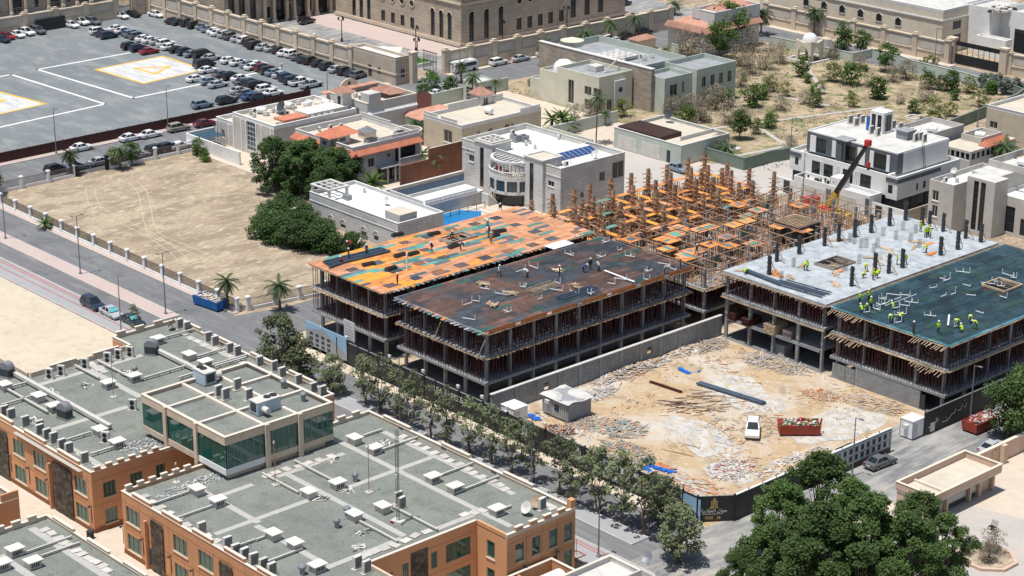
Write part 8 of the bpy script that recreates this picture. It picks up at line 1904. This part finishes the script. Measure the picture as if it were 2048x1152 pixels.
for k,(u,v,s) in enumerate([(*G(x,y,7*s),s) for x,y,s in ((1640,985,.85),(1565,1035,.8),(1700,1022,.82),(1640,1085,1),(1740,1085,1),(1545,1118,.85),(1838,1040,.72),(1820,1105,.9),(1890,1095,.7),(1490,1150,.6),(1600,1160,1),(1720,1165,1))]): tree('shade_tree',('big',k%3),u,v,'large dark green shade tree in dense grove beside paved court',group='grove beside the paved court',s=s)
tree('roadside_tree',('road',0),*G(2018,880),'round green tree overhanging red skip by black hoarding',s=1.05); tree('roadside_tree',('road',0),*G(2060,850),'roadside tree behind the one over red skip',s=1.0)
for k,(u,v,s) in enumerate(((-85.5,20.5,1.0),(-80.5,22.5,1.05),(-75.5,25.8,1.0),(-83,26.5,.95),(-78,29.3,.9),(-72.5,22,.8),(-88,26,.8))): tree('shade_tree',('dense',k%3),u,v,'dark dense tree in thicket at edge of sand lot below red eaved villa',group='thicket below the red eaved villa',s=s)
for k,(u,v,s) in enumerate(((-66,4.5,1.0),(-61.5,4.2,1.05),(-57,5.2,1.0),(-53,7,.95),(-62,8.2,.95),(-70,9.5,.95),(-57.5,9.5,.9),(-73,13.5,.9),(-49.5,9.5,.8),(-66.5,12.5,.85))): tree('hedge_shrub',('hedge',k%2),u,v,'dense green hedge shrub between sand lot and annex','shrub','hedge in front of the annex',s=s)
tree('lime_tree',('lime',0),-90.5,28.6,'bright lime green tree behind dark thicket'); tree('cypress_bush',('bush',0),-114.2,23.4,'rounded bush at far corner of sand lot','bush','corner bushes',s=1.1); tree('cypress_bush',('bush',1),-110.8,22.6,'rounded bush at far corner of sand lot','bush','corner bushes',s=.8); tree('cypress_bush',('bush',2),-109.2,22.0,'rounded bush at far corner of sand lot','bush','corner bushes',s=.7)
tree('fence_tree',('mid',0),-116.2,-18.5,'grey green tree at sand lot corner by back road',s=.9); tree('fence_shrub',('yellow',0),-117.4,7.2,'yellow green shrub beside black lot gate','shrub',s=1.2); tree('fence_shrub',('mid',1),-116.3,10.4,'dark shrub growing through lot fence beside second palm','shrub',s=.7); tree('fence_shrub',('dry',0),-82.2,-19.4,'grey shrub inside street fence of sand lot','shrub',s=.5); tree('fence_shrub',('dry',1),-51,-19.2,'small grey shrub inside street fence near junction','shrub',s=.35)
tree('gate_shrub',('lime',0),-121,87.5,'green shrub clump outside palace guard house','shrub',s=.8); tree('gate_shrub',('mid',0),-114.5,87,'dark feathery shrub near tiled garage','shrub',s=.8); tree('gate_shrub',('mid',1),-116,81,'leafy shrub beside dark red garden gate','shrub',s=.7)
gd=[(1605,145,'bush',1.1),(1560,118,'dry',1.1),(1480,125,'dry',1.3),(1505,205,'bush',1.2),(1700,160,'bush',1.25),(1665,155,'yellow',1.1),(1757,190,'bush',1.25),(1640,180,'yellow',.7),(1570,185,'yellow',.8),(1540,175,'yellow',.9),(1545,235,'yellow',.6),(1770,135,'mid',.8),(1685,105,'mid',.8),(1660,110,'dry',1.0),(1430,210,'dry',1.3),(1400,235,'dry',1.2),(1375,240,'bush',1.0),(1455,205,'bush',.9),(1460,240,'dry',1.3),(1855,170,'bush',1.0),(1880,172,'bush',.8),(1905,175,'bush',1.1),(1935,178,'yellow',.9),(1812,150,'dry',1.1),(1785,155,'dry',.9),(1860,135,'yellow',1.0),(1865,230,'yellow',1.2),(1900,225,'yellow',.8),(1960,205,'yellow',.9),(1390,125,'dry',1.6),(1370,105,'dry',1.4),(1440,110,'mid',1.0),(1500,140,'dry',1.2),(1530,130,'dry',1.2),(1480,270,'mid',.7),(1440,300,'dry',1.0),(1245,225,'yellow',.9),(1300,165,'dry',.7),(1180,225,'dry',.9),(1150,235,'dry',.9),(1095,140,'dry',.6),(1330,160,'dry',.6),(1720,130,'dry',.9),(1740,165,'dry',.8),(1610,200,'dry',.7),(1560,212,'dry',.8),(1420,75,'dry',1.5),(1455,90,'mid',1.3),(1500,95,'dry',1.3),(1850,195,'dry',.9),(1480,165,'dry',1.0),(1720,100,'mid',.7),(1800,200,'dry',.5),(1380,215,'dry',1.0),(1345,222,'dry',.9)]
gr=random.Random(31)
for k in range(36):
    gu,gv=gr.uniform(-112,-40),gr.uniform(98,176)
    if (-104<gu<-72 and gv<134) or (-92<gu<-82 and 165<gv<176) or (-106<gu and gv<100) or (gu>-36-(gv-100)*.0 and gv<140) or (-118<gu<-103 and gv>152): continue
    q=sight(0,0)*0+Vector((gu,gv,0))-CAM; ww=q.dot(FW); gd.append((1024+FPX*q.dot(RT)/ww,568-FPX*q.dot(UP)/ww,gr.choice(('dry','bush','bush','yellow','dry')),gr.uniform(.35,.8)))
nm={'bush':('garden_bush','leafy green bush in dry garden around white gazebo'),'dry':('dry_shrub','bare grey brown shrub in dry garden around white gazebo'),'yellow':('garden_bush','yellow green sparse bush in dry garden around white gazebo'),'mid':('garden_tree','small green tree in dry garden around white gazebo')}
cnt={'bush':3,'dry':3,'yellow':2,'mid':2}
for k,(x,y,ty,s) in enumerate(gd): u,v=G(x,y+8); tree(nm[ty][0],(ty,k%cnt[ty]),u,v,nm[ty][1],'tree' if ty=='mid' else 'bush',ty+' plants of the dry garden',s=s*1.4)
# silver clump at the road bend
mb=MB(); rr=random.Random(5); cl=[(rr.uniform(-4,4),rr.uniform(-3.5,3.5),rr.uniform(.6,2.6),.9) for _ in range(30)]
leaf_cloud(mb,rr,cl,3200,.5); u,v=G(1995,180); t=thing('oleander','silvery grey leafed clump at garden wall bend','shrub',(u,v,0)); mb.build('crown','leaf_silver',t); tb=MB()
for c in cl[:14]: tb.tube((c[0]*.4,c[1]*.4,0),(c[0],c[1],c[2]),.06,.03,n=4)
tb.build('stems','trunk',t)
for u,v,s in ((84.2,-1.6,.95),(85.4,-4.2,.8),(82.6,-4.6,.6)): tree('planter_shrub',('dry',int(u)%3),u,v,'bare brown shrub in octagonal court planter','bush','planter shrubs',s=s,z=.35)
tree('court_shrub',('dry',1),84.5,13.8,'dark dry shrub in raised bed at court side','bush',s=.7)
# ground cover tufts in the garden
mb=MB(); rr=random.Random(9)
for k in range(5200):
    x,y=rr.uniform(-112,-34),rr.uniform(96,178)
    if mnoise.noise(Vector((x*.09,y*.09,1)))<.05: continue
    if -105<x<-74 and y<134: continue
    for q in range(3):
        a=rr.uniform(0,2*PI); h=rr.uniform(.08,.3); w=rr.uniform(.06,.2); mb.poly([(x-w*math.cos(a),y-w*math.sin(a),0),(x+w*math.cos(a),y+w*math.sin(a),0),(x+rr.uniform(-.2,.2),y+rr.uniform(-.2,.2),h)],0 if mnoise.noise(Vector((x*.06,y*.06,7)))>.05 else 1)
o=mb.build('ground_cover',['leaf_bush','leaf_dry'],kind='stuff'); tag(o,'patchy low weeds and dry grass over garden soil','ground cover')
# palms -----------------------------------------------------------------
def palm_meshes(seed,n,L,droop,leaf='leaf_palm',up=.9,dead=0):
    rr=random.Random(seed); out=[]
    for part,(cnt,d0,u0_,mat) in (('crown',(n,droop,up,leaf)),('dry',(dead,1.5,-.5,'dry_frond'))):
        mb=MB()
        for k in range(cnt):
            a=2.4*k+rr.uniform(-.2,.2); e=u0_-(k/max(1,cnt))*(1.5 if part=='crown' else .6)+rr.uniform(-.1,.1); l=L*rr.uniform(.8,1.1)*(1 if part=='crown' else .8); p=Vector((0,0,0)); dirv=Vector((math.cos(a)*math.cos(e),math.sin(a)*math.cos(e),math.sin(e))); side=Vector((-math.sin(a),math.cos(a),0)); N=9; pts=[p]
            for i in range(N): dirv=(dirv+Vector((0,0,-d0/N))).normalized(); p=p+dirv*l/N; pts.append(p)
            for i in range(N):
                p0,p1=pts[i],pts[i+1]; mb.bar(p0,p1,.05,.03); w=l*.16*math.sin(PI*(.15+.8*i/N))+.06
                for s in (-1,1):
                    for h in (.25,.75):
                        b=p0.lerp(p1,h); tip=b+side*s*w+(p1-p0)*1.3+Vector((0,0,-w*.35)); c=(p1-p0).normalized()*.07; mb.poly([tuple(b-c),tuple(b+c),tuple(tip)])
        out.append(mb.mesh('crown' if part=='crown' else 'dry_skirt',mat) if cnt else None)
    return out
PM=[palm_meshes(1,34,2.3,1.1,dead=20),palm_meshes(2,26,2.2,1.0,dead=10),palm_meshes(3,22,2.4,1.3,dead=0),palm_meshes(4,20,1.8,.7,'leaf_bush',1.2)]
def palm(u,v,h,var,label,s=1.0,group=None,r=.2):
    t=thing('palm_tree',label,'palm',(u,v,0),R(0,6),group); tb=MB(); n=6; x=y=0
    for i in range(n):
        a=Vector((x,y,h*i/n)); x+=R(-.06,.06); y+=R(-.06,.06); tb.tube(a,(x,y,h*(i+1)/n),r*(1.15-.05*i),r*(1.0-.05*i),n=8,cap=False)
    tb.build('trunk','palm_trunk',t); c,d=PM[var]
    o=place('crown',c,t,(x,y,h)); o.scale=(s,s,s)
    if d: o=place('dry_skirt',d,t,(x,y,h-.15)); o.scale=(s,s,s)
def pp(x,y): return G(x,y)
palm(*pp(143,350),4.2,0,'date palm with dry skirt on lot side of back road beside black gate'); palm(*pp(241,338),3.6,0,'date palm second along back road above dark fence shrub'); palm(*pp(455,618),4.6,1,'date palm behind blue skip on street',1.05); palm(*pp(561,622),4.2,1,'date palm between blue skip and building site',1.15); palm(*pp(90,458),1.0,3,'short fan palm on lot pavement',1.0)
palm(*pp(922,166),4.0,1,'palm at minibus outside palace gate',.95); palm(*pp(945,212),6.4,1,'tall palm with drooping dry fronds beside dark red garden gate',1.1); palm(*pp(990,210),5.0,2,'tall palm at pale green kiosk',.8); palm(*pp(1192,288),9.2,2,'very tall thin palm in front of pale green villa',1.0,r=.13); palm(*pp(1087,132),5.6,2,'leafy palm by road first along palace wall',1.15); palm(*pp(1172,103),4.4,2,'leafy palm by road second along palace wall',1.3); palm(*pp(1222,96),6.0,2,'leafy palm by road third along palace wall',1.3); palm(*pp(1270,92),6.6,2,'leafy palm by road nearest red tiled house',1.25)
palm(*pp(1522,70),5.4,0,'shaggy date palm beside red tiled house',1.6); palm(*pp(1628,72),6.0,0,'tall shaggy palm behind white gazebo',1.35); palm(*pp(1682,102),6.6,2,'slim palm near compound wall behind gazebo',.8); palm(*pp(1727,112),3.6,1,'short palm by ring road past gazebo',1.0); palm(*pp(2005,345),5.0,0,'big shaggy date palm behind weathered grey villa',1.5); palm(*pp(865,355),4.4,2,'palm rising between brick wall and tan villa',1.2); palm(*pp(835,285),3.0,3,'low palm fronds beside tan villa corner',1.5); palm(*pp(745,385),2.0,3,'bushy palm behind annex roof',1.6); palm(*pp(843,335),2.6,3,'bushy palm on balcony side of red eaved villa',1.4); palm(*pp(1125,262),2.6,3,'bushy palm clump behind white stone villa',1.6); palm(*pp(1105,258),2.0,3,'second bushy palm behind white stone villa',1.4); palm(*pp(1140,265),1.4,3,'low broadleaf palm at white stone villa corner',1.3); palm(*pp(1450,318),2.2,2,'drooping palm beside garage house',1.3); palm(*pp(1210,250),2.6,1,'stubby palm in front of pale green villa door',.7); palm(*pp(1350,30),3.0,2,'palm at corner of palace wall by red tiled house',1.1); palm(*pp(1625,190),.8,3,'spiky agave like palm in dry garden',.9); palm(-142,100,1.4,3,'small palm on palace lawn planter',.9)
# forecourt hedge
for k in range(9): u=-182+k*2.6; tree('clipped_hedge',('yellow',k%2),u,87.6,'clipped yellow green hedge shrub inside palace forecourt wall','hedge','forecourt hedge shrubs',s=.7)
for k,(u,v,s) in enumerate(((-96,-44,.35),(-30,-62,.5),(-28.6,-52.5,.55),(-41.5,-37,.6))): tree('sapling',('street',k),u,v,'thin young sapling at edge of vacant plot','tree','saplings by the vacant plot',s=s)
# ================================================================ PEOPLE
def figure(joints,edges,radii,root):
    me=bpy.data.meshes.new('f'); me.from_pydata(joints,edges,[]); o=bpy.data.objects.new('f',me); COL.objects.link(o); md=o.modifiers.new('s','SKIN'); 
    sv=me.skin_vertices[0].data
    for i,r in enumerate(radii): sv[i].radius=(r,r); sv[i].use_root=(i==root)
    o.modifiers.new('ss','SUBSURF').levels=1
    dg=bpy.context.evaluated_depsgraph_get(); m=bpy.data.meshes.new_from_object(o.evaluated_get(dg)); bpy.data.objects.remove(o); return m
ED=[(0,1),(1,2),(2,3),(3,4),(2,5),(5,6),(6,7),(2,8),(8,9),(9,10),(0,11),(11,12),(12,13),(13,14),(0,15),(15,16),(16,17),(17,18)]
RAD=[.15,.15,.16,.065,.11,.075,.055,.05,.075,.055,.05,.10,.075,.06,.06,.10,.075,.06,.06]
POSES={'standing':[(0,0,.95),(0,0,1.2),(0,0,1.42),(0,0,1.54),(.02,0,1.68),(0,.2,1.38),(.02,.26,1.1),(.08,.24,.85),(0,-.2,1.38),(.02,-.26,1.1),(.08,-.24,.85),(0,.1,.9),(.02,.11,.5),(0,.11,.08),(.14,.12,.04),(0,-.1,.9),(.02,-.11,.5),(0,-.11,.08),(.14,-.12,.04)],
 'walking':[(0,0,.93),(.02,0,1.2),(.04,0,1.42),(.06,0,1.54),(.09,0,1.68),(.04,.2,1.38),(-.08,.25,1.12),(-.05,.24,.88),(.04,-.2,1.38),(.14,-.25,1.12),(.3,-.22,.95),(0,.1,.88),(.2,.1,.5),(.28,.1,.1),(.42,.1,.06),(0,-.1,.88),(-.1,-.1,.5),(-.32,-.1,.14),(-.2,-.1,.05)],
 'bending':[(-.15,0,.88),(.05,0,1.08),(.3,0,1.14),(.42,0,1.12),(.54,0,1.06),(.3,.2,1.1),(.38,.24,.8),(.46,.18,.5),(.3,-.2,1.1),(.38,-.24,.8),(.46,-.16,.5),(-.15,.11,.84),(-.05,.14,.46),(-.08,.14,.08),(.06,.15,.04),(-.15,-.11,.84),(-.05,-.14,.46),(-.08,-.14,.08),(.06,-.15,.04)],
 'crouching':[(-.15,0,.36),(-.02,0,.6),(.14,0,.82),(.22,0,.92),(.3,0,1.02),(.14,.2,.78),(.3,.24,.55),(.48,.16,.4),(.14,-.2,.78),(.3,-.24,.55),(.48,-.16,.4),(-.15,.12,.34),(.2,.18,.5),(.02,.18,.08),(.16,.19,.04),(-.15,-.12,.34),(.2,-.18,.5),(.02,-.18,.08),(.16,-.19,.04)]}
BASEM={}
for nm_,J in POSES.items(): BASEM[nm_]=(figure(J,ED,RAD,0),J)
PM_={}
def person_mesh(pose,top,legs):
    if (pose,top,legs) in PM_: return PM_[pose,top,legs]
    src,J=BASEM[pose]; m=src.copy(); m.materials.clear()
    for x in (top,legs,'skin'): m.materials.append(MT[x])
    hip=Vector(J[0]); neck=Vector(J[3]); hd=Vector(J[4])
    for p in m.polygons:
        c=p.center; i=0; dl=min((c-Vector(J[k])).length for k in (12,13,14,16,17,18)); dt=min((c-Vector(J[k])).length for k in (1,2,5,8)); dh=(c-hd).length; hand=min((c-Vector(J[k])).length for k in (7,10))
        if dh<.16: i=2
        elif hand<.1: i=2
        elif dl<dt and (c-Vector(J[1])).length>.2: i=1
        p.material_index=i; p.use_smooth=True
    PM_[pose,top,legs]=m; return m
HEL={}
for hm in ('helmet','helmet_yellow'): HEL[hm]=MB().lathe([(.17,-.02),(.13,0),(.125,.06),(.09,.12),(.01,.14)],0,0,10).mesh('hard_hat',hm)
HEAD=MB().lathe([(.01,-.12),(.085,-.08),(.1,.0),(.09,.07),(.01,.12)],0,0,10)
def person(x,y,z,pose,top,legs,label,group=None,hat='helmet',rot=None):
    u,v=G(x,y,z); t=thing('person',label,'person',(u,v,z+.03),R(0,6.2) if rot is None else rot,group); b=place('body',person_mesh(pose,top,legs),t); J=POSES[pose]; h=J[4]; place('hard_hat',HEL[hat],t,(h[0],h[1],h[2]+.06)); t.scale=(.98,.98,.98)
W=lambda x,y:(1536+x/4,576+y/4); V_=lambda x,y:(1536+x/4,288+y/4)
zz=Z3+.12
for (x,y),ps in zip([(732,125),(805,105),(748,190),(785,180),(822,165),(997,165),(984,270),(1055,268),(1163,365),(1520,310),(1548,350),(1622,275),(1662,325)],'standing standing crouching crouching standing crouching bending bending standing bending crouching bending bending'.split()):
    lg='cloth_dark'; person(*W(x,y),zz,ps,'hivis' if x!=1163 else 'cloth_dark',lg,f'{ps} worker in yellow vest laying pipes on teal deck' if x!=1163 else 'worker in dark clothes standing at edge of teal deck','workers on the teal deck' if x!=1163 else None)
person(*W(1360,362),zz,'standing','hivis','cloth_dark','worker in yellow vest standing beside white pipe pair on teal deck',rot=2)
for (x,y),ps in zip([(1220,705),(1258,750),(1275,745),(1298,755),(1285,735),(1262,870),(1032,965),(1098,965),(292,1010),(312,1015),(785,1015),(840,1090),(870,1075),(760,1070)],'standing standing standing standing standing bending standing standing bending standing bending standing bending crouching'.split()):
    person(*V_(x,y),Z3+.02,ps,'hivis','cloth_blue' if x==1298 else 'cloth_dark',f'{ps} worker in yellow vest among column forms on pale deck','workers on the pale deck',hat=random.choice(('helmet','helmet_yellow')))
K=lambda x,y:(512+x/4,288+y/4)
for (x,y),ps,tp,lb in [((742,925),'standing','cloth_dark','worker in dark clothes standing on bar bundle of orange deck'),((885,890),'standing','cloth_blue','worker in blue standing at end of bar bundle'),((690,955),'crouching','cloth_red','crouching worker in dark red beside bar bundle'),((757,835),'bending','cloth_red','bending worker at tree side edge of orange deck'),((822,815),'crouching','cloth_tan','crouching worker at tree side edge of orange deck'),((1407,870),'walking','cloth_dark','worker striding across orange deck past shaft frame'),((1565,745),'crouching','cloth_tan','worker bent over shaft opening of orange deck'),((1640,850),'bending','cloth_dark','bending worker beside dark cage box on orange deck'),((1862,715),'bending','cloth_blue','worker bent double on far part of orange deck'),((1880,795),'standing','cloth_tan','worker standing by cage boxes on orange deck'),((1850,655),'bending','cloth_white','worker in white leaning near far edge of orange deck'),((1132,1125),'standing','cloth_red','worker in red at open edge of orange deck'),((1955,525),'crouching','cloth_dark','worker crouching at pool side edge of orange deck'),((1945,1060),'walking','cloth_white','worker in white walking on dark rebar deck')]:
    person(*K(x,y),Z3+.08,ps,tp,'cloth_dark',lb)
Q=lambda x,y:(1024+x/4,288+y/4)
for (x,y),ps,tp,lb in [((120,1065),'bending','cloth_white','worker in white bending beside pipes on dark deck'),((627,1005),'standing','cloth_dark','worker in dark clothes standing mid dark deck'),((575,1025),'bending','cloth_blue','worker in blue bending over pipes mid dark deck'),((692,1015),'bending','cloth_tan','worker in tan bending beside sacks on dark deck'),((380,1065),'standing','cloth_dark','worker standing beside white riser on dark deck'),((1222,1035),'bending','cloth_tan','worker bending near open edge of dark deck'),((1347,1000),'standing','cloth_dark','worker at far corner of dark deck'),((1475,890),'walking','cloth_dark','worker climbing among plywood tables beyond dark deck'),((1588,785),'crouching','cloth_white','worker crouching on plywood table beyond dark deck')]:
    person(*Q(x,y),Z3+.1 if x<1400 else ZT,ps,tp,'cloth_dark',lb)
person(1490,548,Z3+.05,'crouching','hivis','cloth_dark','crouching worker in yellow vest beside bar bundle at deck corner'); person(564,142,0,'standing','cloth_dark','cloth_dark','person in dark clothes walking alone across car park',hat='helmet')
